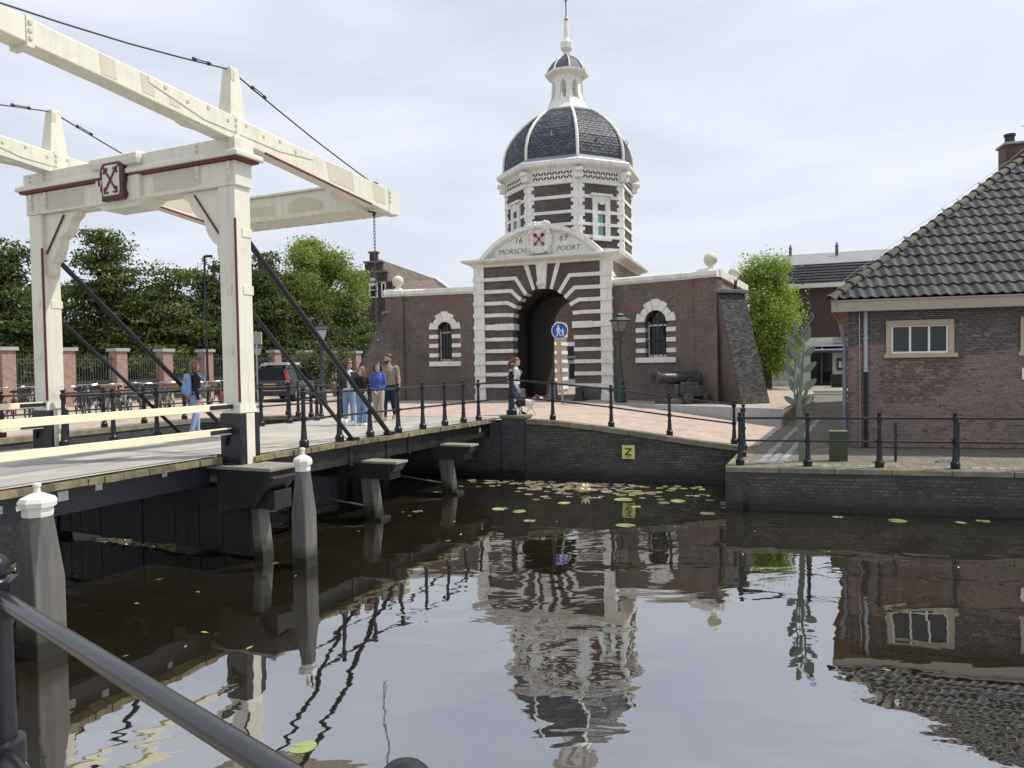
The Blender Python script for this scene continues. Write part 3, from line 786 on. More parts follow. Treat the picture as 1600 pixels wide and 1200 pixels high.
# ---- portal
po = thing('bridge_portal', 'cream painted portal of the drawbridge with red edges and a crossed keys shield', 'bridge portal', bw_(PA_, PB_, PZ_), UA)
for b, sg in ((0.0, 1), (BT, -1)):
    obj('post', MB().loft([[(-.19, b - .19, 2.12), (.19, b - .19, 2.12), (.19, b + .19, 2.12), (-.19, b + .19, 2.12)],
                           [(-.165, b - .17, 2.28), (.165, b - .17, 2.28), (.165, b + .17, 2.28), (-.165, b + .17, 2.28)],
                           [(-.165, b - .17, 5.66), (.165, b - .17, 5.66), (.165, b + .17, 5.66), (-.165, b + .17, 5.66)]]), CREAM, po, bev=.012)
    obj('post_foot', MB().box(-.21, b - .21, 1.322, .21, b + .21, 2.12), BLUEBLACK, po, bev=.012)
    obj('foot_stripe', MB().box(-.085, b - .222, 1.322, .085, b - .205, 2.12), CREAM, po)
    obj('red_edge', MB().bar((-.160, b - .165, 2.30), (-.160, b - .165, 5.15 if b == 0 else 5.05), .038, .038, up=(1, 1, 0)), MAROON, po)
    for z in (4.05, 4.95):
        obj('iron_strap', MB().box(-.03, b - .182, z - .07, .185, b + .182, z + .07), CREAM, po, bev=.006)
    obj('bolt_plate', MB().box(-.178, b - .06, 3.05, -.166, b + .05, 3.18).box(-.185, b - .02, 3.09, -.168, b + .02, 3.13), CREAM, po)
    obj('bolt_plate', MB().box(-.178, b - .07, 3.98, -.166, b + .04, 4.14).box(-.188, b - .02, 4.03, -.168, b + .02, 4.07), CREAM, po)
    obj('foot_bracket', MB().bar((-.22, b + .1, 1.62), (-.3, b + .02, 1.95), .03, .06), BLUEBLACK, po)
    # curved knee bracket
    s_ = sg
    pts = [(b + s_ * .17, 5.66), (b + s_ * 1.02, 5.66), (b + s_ * .98, 5.57), (b + s_ * .86, 5.50), (b + s_ * .80, 5.36), (b + s_ * .70, 5.26), (b + s_ * .55, 5.2), (b + s_ * .52, 5.06), (b + s_ * .46, 4.93), (b + s_ * .36, 4.82), (b + s_ * .29, 4.78), (b + s_ * .27, 4.58), (b + s_ * .17, 4.55)]
    obj('knee_bracket', MB().prism(pts if s_ < 0 else pts[::-1], -.10, .10, plane='yz'), CREAM, po, bev=.012)
    obj('red_edge', MB().bar((-.105, b + s_ * .72, 5.60), (-.105, b + s_ * .22, 4.95), .02, .05, up=(1, 0, 0)), MAROON, po)
def lint(z0, z1, o, b0, b1): return MB().box(-.18 - o, b0, z0, .18 + o, b1, z1)
obj('lintel', lint(5.66, 6.04, .0, -.21, BT + .21), CREAM, po, bev=.012)
obj('red_fillet', lint(6.045, 6.084, .065, -.30, BT + .30), MAROON, po)
obj('crown_moulding', MB().loft([[(-.29, -.36, 6.085), (.29, -.36, 6.085), (.29, BT + .36, 6.085), (-.29, BT + .36, 6.085)],
                                 [(-.29, -.36, 6.15), (.29, -.36, 6.15), (.29, BT + .36, 6.15), (-.29, BT + .36, 6.15)],
                                 [(-.20, -.24, 6.21), (.20, -.24, 6.21), (.20, BT + .24, 6.21), (-.20, BT + .24, 6.21)],
                                 [(-.20, -.24, 6.39), (.20, -.24, 6.39), (.20, BT + .24, 6.39), (-.20, BT + .24, 6.39)]]), CREAM, po, bev=.01)
obj('lintel_boss', MB().prism([(1.72, 5.66), (1.95, 5.54), (2.72, 5.54), (2.95, 5.66), (2.95, 5.70), (1.72, 5.70)][::-1], -.215, .215, plane='yz').box(-.245, 1.80, 5.64, -.13, 2.86, 6.36).loft([[(-.30, 1.78, 6.22), (.30, 1.78, 6.22), (.30, 2.88, 6.22), (-.30, 2.88, 6.22)], [(-.33, 1.76, 6.30), (.33, 1.76, 6.30), (.33, 2.9, 6.30), (-.33, 2.9, 6.30)], [(-.33, 1.76, 6.38), (.33, 1.76, 6.38), (.33, 2.9, 6.38), (-.33, 2.9, 6.38)], [(-.16, 1.9, 6.46), (.16, 1.9, 6.46), (.16, 2.76, 6.46), (-.16, 2.76, 6.46)]]), CREAM, po, bev=.01)
for b in (-.1, .55, BT - .35, BT + .05):
    obj('iron_strap', MB().box(-.215, b - .03, 5.75, -.178, b + .03, 6.02), CREAM, po)
    for z in (5.8, 5.9, 6.25, 6.33): obj('bolt', MB().box(-.225 if z < 6.1 else -.222, b - .018, z - .018, -.17, b + .018, z + .018), PATCH, po)
# painted primer patches on the lintel face are separate coats a few millimetres proud
obj('primer_patch', MB().box(-.1835, .62, 5.72, -.18, 1.55, 6.00), PATCH, po)
obj('primer_patch', MB().box(-.1835, 3.25, 5.70, -.18, 4.25, 5.99), PATCH, po)
# crossed keys shield
sh = obj('shield_frame', MB().prism([(2.10, 5.66), (2.62, 5.66), (2.60, 5.78), (2.66, 5.86), (2.60, 6.0), (2.66, 6.1), (2.62, 6.23), (2.56, 6.29), (2.16, 6.29), (2.09, 6.23), (2.06, 6.0), (2.10, 5.86), (2.05, 5.75)][::-1], -.33, -.24, plane='yz'), M('shield_frame_maroon', (.11, .012, .022), (.03, .012, .014), 5, .4), po, bev=.02)
obj('shield_field', MB().prism([(2.18, 5.74), (2.54, 5.74), (2.56, 5.8), (2.56, 6.18), (2.50, 6.24), (2.22, 6.24), (2.16, 6.18), (2.16, 5.8)][::-1], -.338, -.325, plane='yz'), WHITE, po)
obj('red_panel', MB().box(-.252, 1.95, 6.295, -.24, 2.72, 6.345).box(-.252, 2.74, 5.95, -.24, 2.79, 6.12), MAROON, po)
for s_ in (1, -1):
    c_ = 2.36; x_ = -.345
    k = MB().bar((x_, c_ - s_ * .12, 5.83), (x_, c_ + s_ * .12, 6.15), .022, .03, up=(1, 0, 0))
    k.obox((x_, c_ + s_ * .125, 6.155), (.02, .05, .05), (pi / 4, 0, 0)).obox((x_, c_ + s_ * .15, 6.19), (.02, .04, .04), (pi / 4, 0, 0)).obox((x_, c_ + s_ * .09, 6.17), (.02, .04, .04), (pi / 4, 0, 0)).obox((x_, c_ + s_ * .15, 6.12), (.02, .04, .04), (pi / 4, 0, 0))
    k.box(x_ - .01, c_ - s_ * .16, 5.77, x_ + .01, c_ - s_ * .06, 5.80).box(x_ - .01, c_ - s_ * .16, 5.77, x_ + .01, c_ - s_ * .135, 5.87).box(x_ - .01, c_ - s_ * .16, 5.85, x_ + .01, c_ - s_ * .10, 5.875)
    obj('crossed_key', k, MAROON, po)
# black stays from the posts down to the fixed deck
for b, bb in ((0.0, -.16), (BT, 4.35)):
    for z0, a1, r_ in ((4.96, 3.95, .050), (3.86, 2.72, .037)):
        obj('stay', MB().tube([(.17, b, z0), (a1, bb, 1.41)], r_, 8), BLACKP, po, smooth=True)
        obj('stay_shoe', MB().box(a1 - .12, bb - .08, 1.405, a1 + .1, bb + .08, 1.47), BLACKP, po, bev=.01)

# ---- balance beams with counterweight
ba = thing('balance_beam', 'pair of long cream balance beams over the portal with counterweight and tie rods', 'balance beams', bw_(PA_, PB_, PZ_), UA)
def az(a): return 6.73 - .064 * a
for b, a0 in ((.0, -3.95), (4.25, -3.95)):
    mb = MB(); hw = .15
    rings = []
    for a, th in ((a0, .29), (-2.2, .31), (-.2, .37), (1.2, .38), (3.9, .47), (4.32, .49)):
        t_ = az(a)
        rings.append([(a, b - hw, t_ - th), (a, b + hw, t_ - th), (a, b + hw, t_), (a, b - hw, t_)])
    arm = obj('arm', mb.loft(rings), CREAM, ba, bev=.014)
    obj('end_block', MB().box(4.32, b - .12, az(4.32) - .46, 4.56, b + .12, az(4.32) - .03), CREAM, arm, bev=.012)
    for a, wd in ((-3.3, .09), (4.12, .1), (-.12, .11)):
        obj('iron_band', MB().box(a, b - hw - .014, az(a) - .49 if a > 3 else az(a) - .34, a + wd, b + hw + .014, az(a) + .012), CREAM, arm)
        for q in (.06, .15, .24): obj('bolt', MB().box(a + .02, b - hw - .03, az(a) - q - .02, a + .06, b - hw - .01, az(a) - q + .02), PATCH, arm)
    # fish plates beside the pivot
    for sg in (-1, 1):
        y_ = b + sg * (hw + .012)
        mb = MB().prism([(-1.65, az(-1.65) - .02), (-1.65, az(-1.65) - .10), (-.7, az(-.7) - .27), (.9, az(.9) - .24), (1.75, az(1.75) - .12), (1.75, az(1.75) - .03)], min(y_, y_ - sg * .02), max(y_, y_ - sg * .02))
        obj('fish_plate', mb, CREAM, arm, bev=.004)
        for q in range(8): obj('bolt', MB().box(-1.4 + q * .38, y_ - .012, az(-1.4 + q * .38) - .09 - (.05 if q % 2 else 0), -1.36 + q * .38, y_ + .012, az(-1.4 + q * .38) - .05 - (.05 if q % 2 else 0)), PATCH, arm)
    obj('bolster', MB().prism([(-1.25, az(-1.25) - .30), (-.9, az(-.9) - .40), (-.55, 6.40), (.18, 6.40), (.5, az(.5) - .36)][::1], b - .11, b + .11), CREAM, arm, bev=.01)
    obj('red_edge', MB().bar((.55, b - hw - .002, az(.55) - .375), (3.5, b - hw - .002, az(3.5) - .46), .03, .03), MAROON, arm)
    for a, w_ in ((-2.35, .22), (-1.75, .20), (-1.3, .16), (2.2, .75), (3.62, .38)):
        zt = az(a) - .02; zb = az(a) - (.27 if a < 0 else .36)
        obj('primer_patch', MB().prism([(a, zb), (a + w_, zb - .045 * w_), (a + w_ * .9, zt - .045 * w_), (a - w_ * .1, zt)], b - hw - .004, b - hw + .001), PATCH, arm)
    kp = obj('king_post', MB().loft([[(-.17, b - .14, 6.66), (.17, b - .14, 6.66), (.17, b + .14, 6.66), (-.17, b + .14, 6.66)], [(-.085, b - .085, 7.52), (.085, b - .085, 7.52), (.085, b + .085, 7.52), (-.085, b + .085, 7.52)]]), CREAM, ba, bev=.014)
    obj('iron_eye', MB().box(-.1, b - .105, 7.3, -.02, b - .09, 7.46), PATCH, kp)
    for p, q, tb in (((a0 + .35, b, az(a0) + .05), (-.08, b, 7.49), .86), ((.08, b, 7.47), (3.80, b, az(3.80) + .04), .14)):
        p, q = Vector(p), Vector(q)
        mid = (p + q) / 2; mid.z -= .045
        rod = obj('tie_rod', MB().tube([p, p.lerp(mid, .5) - Vector((0, 0, .008)), mid, mid.lerp(q, .5) - Vector((0, 0, .008)), q], .0125, 6), IRON, ba, smooth=True)
        c_ = p.lerp(q, tb); d_ = (q - p).normalized()
        obj('turnbuckle', MB().tube([c_ - d_ * .14 + Vector((0, .035, 0)), c_ + d_ * .14 + Vector((0, .028, 0))], .009, 6).tube([c_ - d_ * .14 - Vector((0, .035, 0)), c_ + d_ * .14 - Vector((0, .028, 0))], .009, 6).tube([c_ - d_ * .16, c_ - d_ * .12], .032, 8).tube([c_ + d_ * .12, c_ + d_ * .16], .032, 8), IRON, rod)
        obj('eye_plate', MB().box(p.x - .06, b - .06, p.z - .09, p.x + .06, b + .06, p.z + .03) if p.x < -1 else MB().box(q.x - .06, b - .06, q.z - .08, q.x + .08, b + .06, q.z + .03), IRON, rod)
zb = 5.955
obj('counterweight', MB().box(3.45, .15, zb, 4.30, 4.10, zb + .50), CREAM, ba, bev=.015)
obj('counterweight_lid', MB().box(3.38, .15, zb + .50, 4.26, 4.10, zb + .545), CREAM, ba, bev=.01)
obj('primer_patch', MB().prism([(1.0, zb + .1), (1.9, zb + .1), (1.9, zb + .3), (1.6, zb + .42), (1.25, zb + .36), (1.0, zb + .25)][::-1], 3.446, 3.451, plane='yz'), PATCH, ba)
obj('primer_patch', MB().prism([(2.3, zb + .12), (3.1, zb + .12), (3.0, zb + .33), (2.3, zb + .3)][::-1], 3.446, 3.451, plane='yz'), PATCH, ba)
mb = MB()
for q in range(26): mb.box(3.49 if q % 2 else 4.2, .25 + q * .145, zb - .014, 3.53 if q % 2 else 4.24, .29 + q * .145, zb + .002)
obj('bolt_heads', mb, PATCH, ba, kind='stuff')
obj('gusset', MB().prism([(2.35, az(2.35) - .34), (2.9, az(2.9) - .36), (3.45, zb + .38), (3.45, zb + .05), (3.05, az(3.05) - .44)], .12, .19), CREAM, ba, bev=.006)
obj('tie_beam', MB().box(.55, .15, 6.27, .85, 4.1, 6.42), CREAM, ba, bev=.01)
obj('inner_brace', MB().bar((3.42, .75, zb + .46), (3.2, .1, 6.42), .12, .14), CREAM, ba, bev=.008)
# chain
ch = thing('chain', 'thin steel chain with a ring hanging from the end of the near balance beam', 'chain', bw_(PA_ + 3.80, PB_, 0), UA)
mb = MB(); z = 6.06; k = 0
while z > 3.62:
    pts = [(.022 * cos(t), 0, .042 * sin(t)) for t in [2 * pi * q / 8 for q in range(9)]]
    pts = [((x if k % 2 else 0), (0 if k % 2 else x), z + zz) for x, _, zz in pts]
    mb.tube(pts, .0075, 4, cap=False); z -= .066; k += 1
obj('chain_links', mb, CHAIN, ch, kind='stuff', smooth=True)
obj('ring', MB().tube([(.085 * cos(2 * pi * q / 14), 0, z - .06 + .085 * sin(2 * pi * q / 14)) for q in range(15)], .012, 6, cap=False), CHAIN, ch, smooth=True)
obj('shackle', MB().box(-.18, -.03, 6.06, .05, .03, 6.084).box(-.02, -.02, 6.0, .02, .02, 6.07), BLACKP, ch)

# ---- railings of the bridge
near_a = [1.78, 2.78, 3.76, 4.78, 5.78, 6.78, 7.72, 8.55]
railing('black railing along the near edge of the bridge in front of the family', [bw_(a, .34 + .004 * a, dz(a) - .01) for a in near_a] + [(-.02, 19.62, 1.60)], end_big=(8,))
railing('black railing along the far edge of the bridge behind the stays', [bw_(a, 4.72, dz(a) - .01) for a in (.42, 1.42, 2.42, 3.42, 4.42, 5.42, 6.42, 7.5, 8.6, 9.5)])
rp = [(-.02, 19.62)] + [(.0 + .943 * s_ + .335 * .24, 19.38 - .335 * s_ + .943 * .24) for s_ in (1.02, 2.55, 4.0, 5.52)]
railing('black railing sloping down the ramp above the dark canal wall', [(x, y, (1.585 if i == 0 else ramp_z(x, y) + .03)) for i, (x, y) in enumerate(rp)])
railing('short black railing on the end of the quay from ramp to corner', [(5.36, 17.28, .86), (5.0, 16.2, .84), (4.56, 14.93, .838)])
qd = Vector((55.8, -15.16, 0)).normalized()
railing('black railing on the right quay in front of the brick house', [Vector((4.56, 14.93, .838)) + qd * s_ for s_ in (0, 1.27, 2.56, 3.86, 5.18, 6.5, 7.8)])
railing('black railing on the left bank in front of the bicycles', [(-12.6, 15.1, 1.47), (-11.6, 16.9, 1.47), (-11.1, 18.3, 1.47), (-10.65, 19.4, 1.47), (-10.2, 20.6, 1.47), (-9.7, 22.0, 1.47), (-8.5, 22.75, 1.47), (-7.0, 23.2, 1.47)])
railing('short black railing joining the left bank to the bridge end', [(-6.55, 22.75, 1.47), (-5.95, 22.0, 1.47), (-5.5, 21.4, 1.47)])
# foreground railing
FRP = mesh_of('post', MB().lathe([(.085, 0), (.085, .11), (.062, .13), (.055, .16), (.042, .44), (.042, .46), (.062, .465), (.062, .535), (.042, .54), (.040, .85), (.046, .87), (.05, .885), (.046, .90)], 24).box(-.048, -.048, .895, .048, .048, .985).lathe([(.038, .985), (.034, .99), (.026, .995)], 24).sphere((0, 0, 1.02), .040, 20), BLACKP, smooth=True)
ft = thing('railing', 'glossy black railing close to the camera with ball topped posts', 'railing', (-1.445, 2.05, 1.39), 0)
fd = Vector((1.30, -1.12, 0))
for k in (-1, 0, 1, 2):
    o = bpy.data.objects.new('post', FRP); C.objects.link(o); o.parent = ft; o.location = fd * k; o.rotation_euler = (0, 0, .35)
obj('top_rail', MB().tube([fd * -1 + Vector((0, 0, .945)), fd * 2 + Vector((0, 0, .945))], .0215, 20), FRONTP, ft, smooth=True)
obj('lower_rail', MB().tube([fd * -1 + Vector((0, 0, .50)), fd * 2 + Vector((0, 0, .50))], .024, 16), BLACKP, ft, smooth=True)

# ---- mooring posts
def mooring(label, loc, wd, h, ph):
    t_ = thing('mooring_post', label, 'mooring post', loc, UA, 'mooring posts beside the bridge'); del t_['group']
    w2 = wd / 2; tp = w2 * .78; c_ = .30 * w2
    def oct_(x, c, z): return [(-x + c, -x, z), (x - c, -x, z), (x, -x + c, z), (x, x - c, z), (x - c, x, z), (-x + c, x, z), (-x, x - c, z), (-x, -x + c, z)]
    obj('shaft', MB().loft([oct_(w2, .012, -1.2), oct_(w2 * 1.0, .012, h * .55), oct_(tp, tp * .58, h)]), MOORD, t_, bev=.006)
    cp = obj('cap', MB().lathe([(tp * 1.1, h), (tp * 1.12, h + .085), (tp * 1.36, h + .10), (tp * 1.42, h + .15), (tp * 1.25, h + .19), (tp * .5, h + .235), (tp * .22, h + .25)], 8, sq=True), WHITE, t_)
    obj('finial', MB().lathe([(.035, h + .24), (.03, h + .30), (.04, h + .31), (.04, h + .335), (.02, h + .345)], 10), WHITE, cp)
    obj('rivet_band', MB().lathe([(tp * 1.13, h + .02), (tp * 1.13, h + .05)], 8, sq=True), WHITE, cp)
    return t_
mooring('dark mooring post with white cap in the middle of the canal', (-3.12, 11.0, 0), .265, 1.42, 0)
mooring('large dark mooring post with white cap nearest the railing', (-4.98, 7.75, 0), .335, 1.45, 0)

# ================================================================== TOWN GATE
GA = rad(-19.4)
gt = thing('town_gate', 'brick town gate striped with pale stone, round arch, octagonal tower and slate dome', 'town gate', (-1.47, 31.0, 0), GA)
GW, AX, AR, AZ, GZ = 5.72, 2.93, 1.29, 4.68, 1.35
GTOP = 6.98
arch = [(AX + AR * cos(t), AZ + AR * sin(t)) for t in [pi * i / 20 for i in range(21)]]
wall_poly = [(0, GZ), (AX - AR, GZ)] + arch[::-1] + [(AX + AR, GZ), (GW, GZ), (GW, GTOP), (0, GTOP)]
obj('gate_wall', MB().prism(wall_poly, 0, .5), BRICK_GATE, gt)
PASSAGE_SHADE = MBrick('shade_dark_passage_brick', (.030, .026, .025), (.020, .018, .018), (.03, .028, .027), stain=(.04, .03, .026), stain_a=.4, bmp=.4)  # near-black brick inside the passage, its deep shade put into the colour
obj('passage_masonry', MB().prism(wall_poly, .5, 6.05), PASSAGE_SHADE, gt)
obj('side_wall', MB().box(GW - .02, .35, GZ, GW + .015, 6.04, GTOP), BRICK_PILLAR, gt)  # paler brick than the front, sunlight on this side put into the colour
obj('passage_rib', MB().prism([(AX - AR - .01, GZ), (AX - AR + .16, GZ)] + [(AX + (AR - .16) * cos(t), AZ + (AR - .16) * sin(t)) for t in [pi - pi * i / 16 for i in range(17)]] + [(AX + AR - .16, GZ), (AX + AR + .01, GZ)] + [(AX + (AR + .01) * cos(t), AZ + (AR + .01) * sin(t)) for t in [pi * i / 16 for i in range(17)]], 2.2, 2.7), PASSAGE_SHADE, gt)
bp_ = obj('back_pier', MB().box(.9, 6.05, GZ, AX - AR, 8.4, 5.0), BRICK_PILLAR, gt)
for k in range(8): obj('quoin_block', MB().box(.88, 7.2 if k % 2 else 7.0, 1.62 + k * .44, AX - AR + .02, 8.42, 1.80 + k * .44), STONE, bp_)
for k in range(8): obj('quoin_block', MB().box(AX - AR - .3, 6.0, 1.62 + k * .44, AX - AR + .015, 6.4, 1.78 + k * .44), STONE, bp_)
# pilasters with blocks
BZ = [2.05, 2.52, 3.00, 3.48, 3.96, 4.46, 4.95, 5.44, 5.92, 6.42]
for x0, x1 in ((-.03, .42), (GW - .42, GW + .03)):
    pl = obj('pilaster', MB().box(x0, -.07, GZ, x1, .3, GTOP), STONE, gt, bev=.008)
    for z in BZ: obj('pilaster_block', MB().box(x0 - .025, -.115, z - .085, x1 + .025, .31, z + .085), STONE, pl, bev=.008)
    for k in range(4): obj('side_block', MB().box(-.02 if x0 < 0 else GW - .05, .3, BZ[9 - k * 2] - .08, .05 if x0 < 0 else GW + .025, .75, BZ[9 - k * 2] + .08), STONE, pl)
    obj('pilaster_foot', MB().box(x0 - .02, -.12, GZ, x1 + .02, .3, 1.72), STONE, pl, bev=.01)
# straight bands beside the opening
for z in BZ[:5]:
    h = .068
    for xa, xb in ((.42, AX - AR), (AX + AR, GW - .42)):
        left = xa < 2
        obj('stone_band', MB().box(xa, -.045, z - h, xb, .02, z + h).box(AX - AR - .9 if left else AX + AR, -.065, z - h - .008, AX - AR if left else AX + AR + .9, .0, z + h + .008).box(AX - AR if left else AX + AR - .012, -.065, z - h - .008, AX - AR + .012 if left else AX + AR, .55, z + h + .008), STONE, gt, bev=.006)
z = BZ[5]
for left in (True, False):
    xa, xb = (.42, AX - AR + .05) if left else (AX + AR - .05, GW - .42)
    obj('impost_band', MB().box(xa, -.05, z - .11, xb, .02, z + .11).box(AX - AR - .75 if left else AX + AR - .07, -.09, z - .13, AX - AR + .07 if left else AX + AR + .75, .6, z + .13), STONE, gt, bev=.008)
# bands that bend into the arch as voussoirs
def vous(ang, zband, half=.068, ro=None):
    ca, sa = cos(ang), sin(ang)
    zb = zband
    def radial(off):            # line parallel to the radius, offset off perpendicular (towards the crown)
        nx, nz = -sa, ca
        return (AX + off * nx, AZ + off * nz)
    def hit(off, z):
        px, pz = radial(off); k = (z - pz) / sa
        return (px + ca * k, z)
    def inner(off):
        px, pz = radial(off); k = sqrt(AR * AR - off * off)
        return (px + ca * k, pz + sa * k)
    return inner, hit
for ang_d, z in ((11, BZ[6]), (27, BZ[7]), (43, BZ[8]), (57, BZ[9])):
    for sg in (1, -1):
        ang = rad(ang_d)
        inner, hit = vous(ang, z)
        h = .075
        if ang_d < 15: pts = [inner(-h), (AX + AR + .35, z - h), (GW - .42, z - h), (GW - .42, z + h), (AX + AR + .30, z + h), inner(h)]
        else: pts = [inner(-h), hit(-h, z - h), (GW - .42, z - h), (GW - .42, z + h), hit(h, z + h), inner(h)]
        if sg < 0: pts = [(2 * AX - x if i not in (2, 3) else .42, zz) for i, (x, zz) in enumerate(pts)][::-1]
        obj('voussoir_band', MB().prism(pts, -.055, .03), STONE, gt, bev=.006)
        nx_, nz_ = AX + sg * (AR - .01) * cos(ang), AZ + (AR - .01) * sin(ang)
        obj('soffit_block', MB().obox((nx_, .3, nz_), (.03, .68, .15), (0, -sg * ang if sg > 0 else ang, 0)), STONE, gt)
for sg in (1, -1):
    a = rad(73.5); h0, h1 = .065, .10
    c, s_ = cos(a), sin(a); zt = GTOP - .02
    i0, i1 = (AX + AR * cos(a - .05), AZ + AR * sin(a - .05)), (AX + AR * cos(a + .05), AZ + AR * sin(a + .05))
    xk = AX + (zt - AZ) / math.tan(a)
    pts = [i0, (xk + .10, zt), (xk - .09, zt), i1]
    if sg < 0: pts = [(2 * AX - x, zz) for x, zz in pts][::-1]
    obj('voussoir_band', MB().prism(pts, -.055, .03), STONE, gt, bev=.006)
    # dark joints of the brick voussoir panels
    for a_d in (64, 50, 35, 19):
        a = rad(a_d); p0 = (AX + sg * AR * cos(a), -.006, AZ + AR * sin(a)); p1 = (AX + sg * (AR + .75) * cos(a), -.006, AZ + (AR + .75) * sin(a))
        obj('brick_rib', MB().bar(p0, p1, .02, .014, up=(0, 1, 0)), BRICK_GATE, gt)
obj('keystone', MB().prism([(AX - .15, AZ + AR - .03), (AX + .15, AZ + AR - .03), (AX + .24, GTOP - .02), (AX - .24, GTOP - .02)], -.14, .05).prism([(AX - .19, 6.05), (AX + .19, 6.05), (AX + .2, 6.22), (AX - .2, 6.22)], -.20, -.13), STONE, gt, bev=.015)
obj('keystone_scroll', MB().tube([(AX - .15, -.21, 6.14), (AX + .15, -.21, 6.14)], .05, 8), STONE, gt, smooth=True)
# cornice
def cornice(x0, x1, y0, y1):
    R_ = []
    for o, z in ((.04, GTOP - .05), (.08, GTOP), (.12, 7.02), (.34, 7.10), (.40, 7.14), (.42, 7.21), (.30, 7.24)):
        R_.append([(x0 - o, y0 - o, z), (x1 + o, y0 - o, z), (x1 + o, y1 + o, z), (x0 - o, y1 + o, z)])
    return MB().loft(R_)
obj('cornice', cornice(-.03, GW + .03, -.07, 6.05), STONE, gt)
obj('lead_roof', MB().loft([[(-.3, -.3, 7.24), (GW + .3, -.3, 7.24), (GW + .3, 6.3, 7.24), (-.3, 6.3, 7.24)], [(.6, 1.2, 7.55), (GW - .6, 1.2, 7.55), (GW - .6, 5.6, 7.55), (.6, 5.6, 7.55)]]), LEAD, gt)
# segmental pediment
PC, PW, PH = AX - .02, 2.56, 1.24
PR = (PW * PW + PH * PH) / (2 * PH); PZ = 7.24 + PH - PR; PA = math.asin(PW / PR)
def seg_arc(r, n=22, a=PA): return [(PC + r * sin(-a + 2 * a * i / n), PZ + r * cos(-a + 2 * a * i / n)) for i in range(n + 1)]
def closed(r, zb): 
    a = math.acos(clamp((zb - PZ) / r, -1, 1)); return [(PC + r * sin(a), zb), ] + [] , a
def seg_poly(r, zb):
    a = math.acos((zb - PZ) / r)
    return [(PC + r * sin(a - 2 * a * i / 24), PZ + r * cos(a - 2 * a * i / 24)) for i in range(25)]
pd = obj('pediment', MB().prism(seg_poly(PR - .16, 7.22), -.16, .25), STONE, gt)
ao, ai = seg_poly(PR, 7.22), seg_poly(PR - .17, 7.22)
obj('pediment_arch', MB().prism(ao + ai[::-1], -.36, .25).prism(seg_poly(PR - .17, 7.22) + seg_poly(PR - .24, 7.22)[::-1], -.25, .0), STONE, gt)
bo, bi = seg_poly(PR - .04, 7.24), seg_poly(PR - .2, 7.24)
obj('barrel_roof', MB().prism(bo + bi[::-1], .25, 2.2), LEAD, gt)
INK = M('incised_lettering', (.10, .10, .09), (.16, .16, .14), 9, .8)
for s_, sz, x, z in (('16', .36, -.93, 7.90), ('69', .36, .95, 7.90), ('MORSCH', .285, -1.20, 7.48), ('POORT', .285, 1.14, 7.48)):
    lettering(s_, sz, INK, gt, (PC + x, -.163, z), .004, .25, spacing=1.0)
arms = obj('carved_shield', MB().prism([(PC - .45, 7.40), (PC + .45, 7.40), (PC + .48, 7.8), (PC + .44, 8.3), (PC - .44, 8.3), (PC - .48, 7.8)], -.30, -.15), STONE, gt, bev=.03)
mb = MB()
rnd = random.Random(4)
for k in range(58):
    t = 2 * pi * k / 58
    x, z_ = PC + .45 * cos(t) * (1.05 + .08 * rnd.random()), 7.86 + .50 * sin(t)
    mb.sphere((x, -.31 - rnd.random() * .04, z_), .04 + .035 * rnd.random(), 8, sc=(1, .8, 1))
for k in range(26):
    mb.sphere((PC + rnd.uniform(-.42, .42), -.30 - rnd.random() * .08, 8.34 + rnd.uniform(-.08, .24)), .05 + .05 * rnd.random(), 8)
for k in range(18):
    mb.sphere((PC + rnd.uniform(-.45, .45), -.30, 7.36 + rnd.uniform(-.02, .05)), .035 + .02 * rnd.random(), 8)
obj('carved_scrollwork', mb, STONE, arms, smooth=True, kind='stuff')
obj('shield_field', MB().prism([(PC - .24, 7.62), (PC + .24, 7.62), (PC + .26, 8.12), (PC - .26, 8.12)], -.325, -.29), M('pale_pink_field', (.62, .52, .50)), arms)
for sg in (1, -1):
    k = MB().bar((PC - sg * .16, -.335, 7.70), (PC + sg * .16, -.335, 8.05), .03, .05, up=(0, 1, 0))
    k.obox((PC + sg * .16, -.335, 8.05), (.13, .03, .13), (0, pi / 4, 0)).tube([(PC - sg * .16 + .055 * cos(q * pi / 4), -.335, 7.69 + .055 * sin(q * pi / 4)) for q in range(9)], .018, 5, cap=False)
    obj('crossed_key', k, MAROON, arms)
obj('eagle_crest', MB().loft([[(PC - .46, -.38, 8.33), (PC + .46, -.38, 8.33), (PC + .46, -.1, 8.33), (PC - .46, -.1, 8.33)], [(PC - .50, -.40, 8.42), (PC + .50, -.40, 8.42), (PC + .50, -.1, 8.42), (PC - .50, -.1, 8.42)], [(PC - .3, -.33, 8.58), (PC + .3, -.33, 8.58), (PC + .3, -.1, 8.58), (PC - .3, -.1, 8.58)]]), STONE, arms, bev=.03)
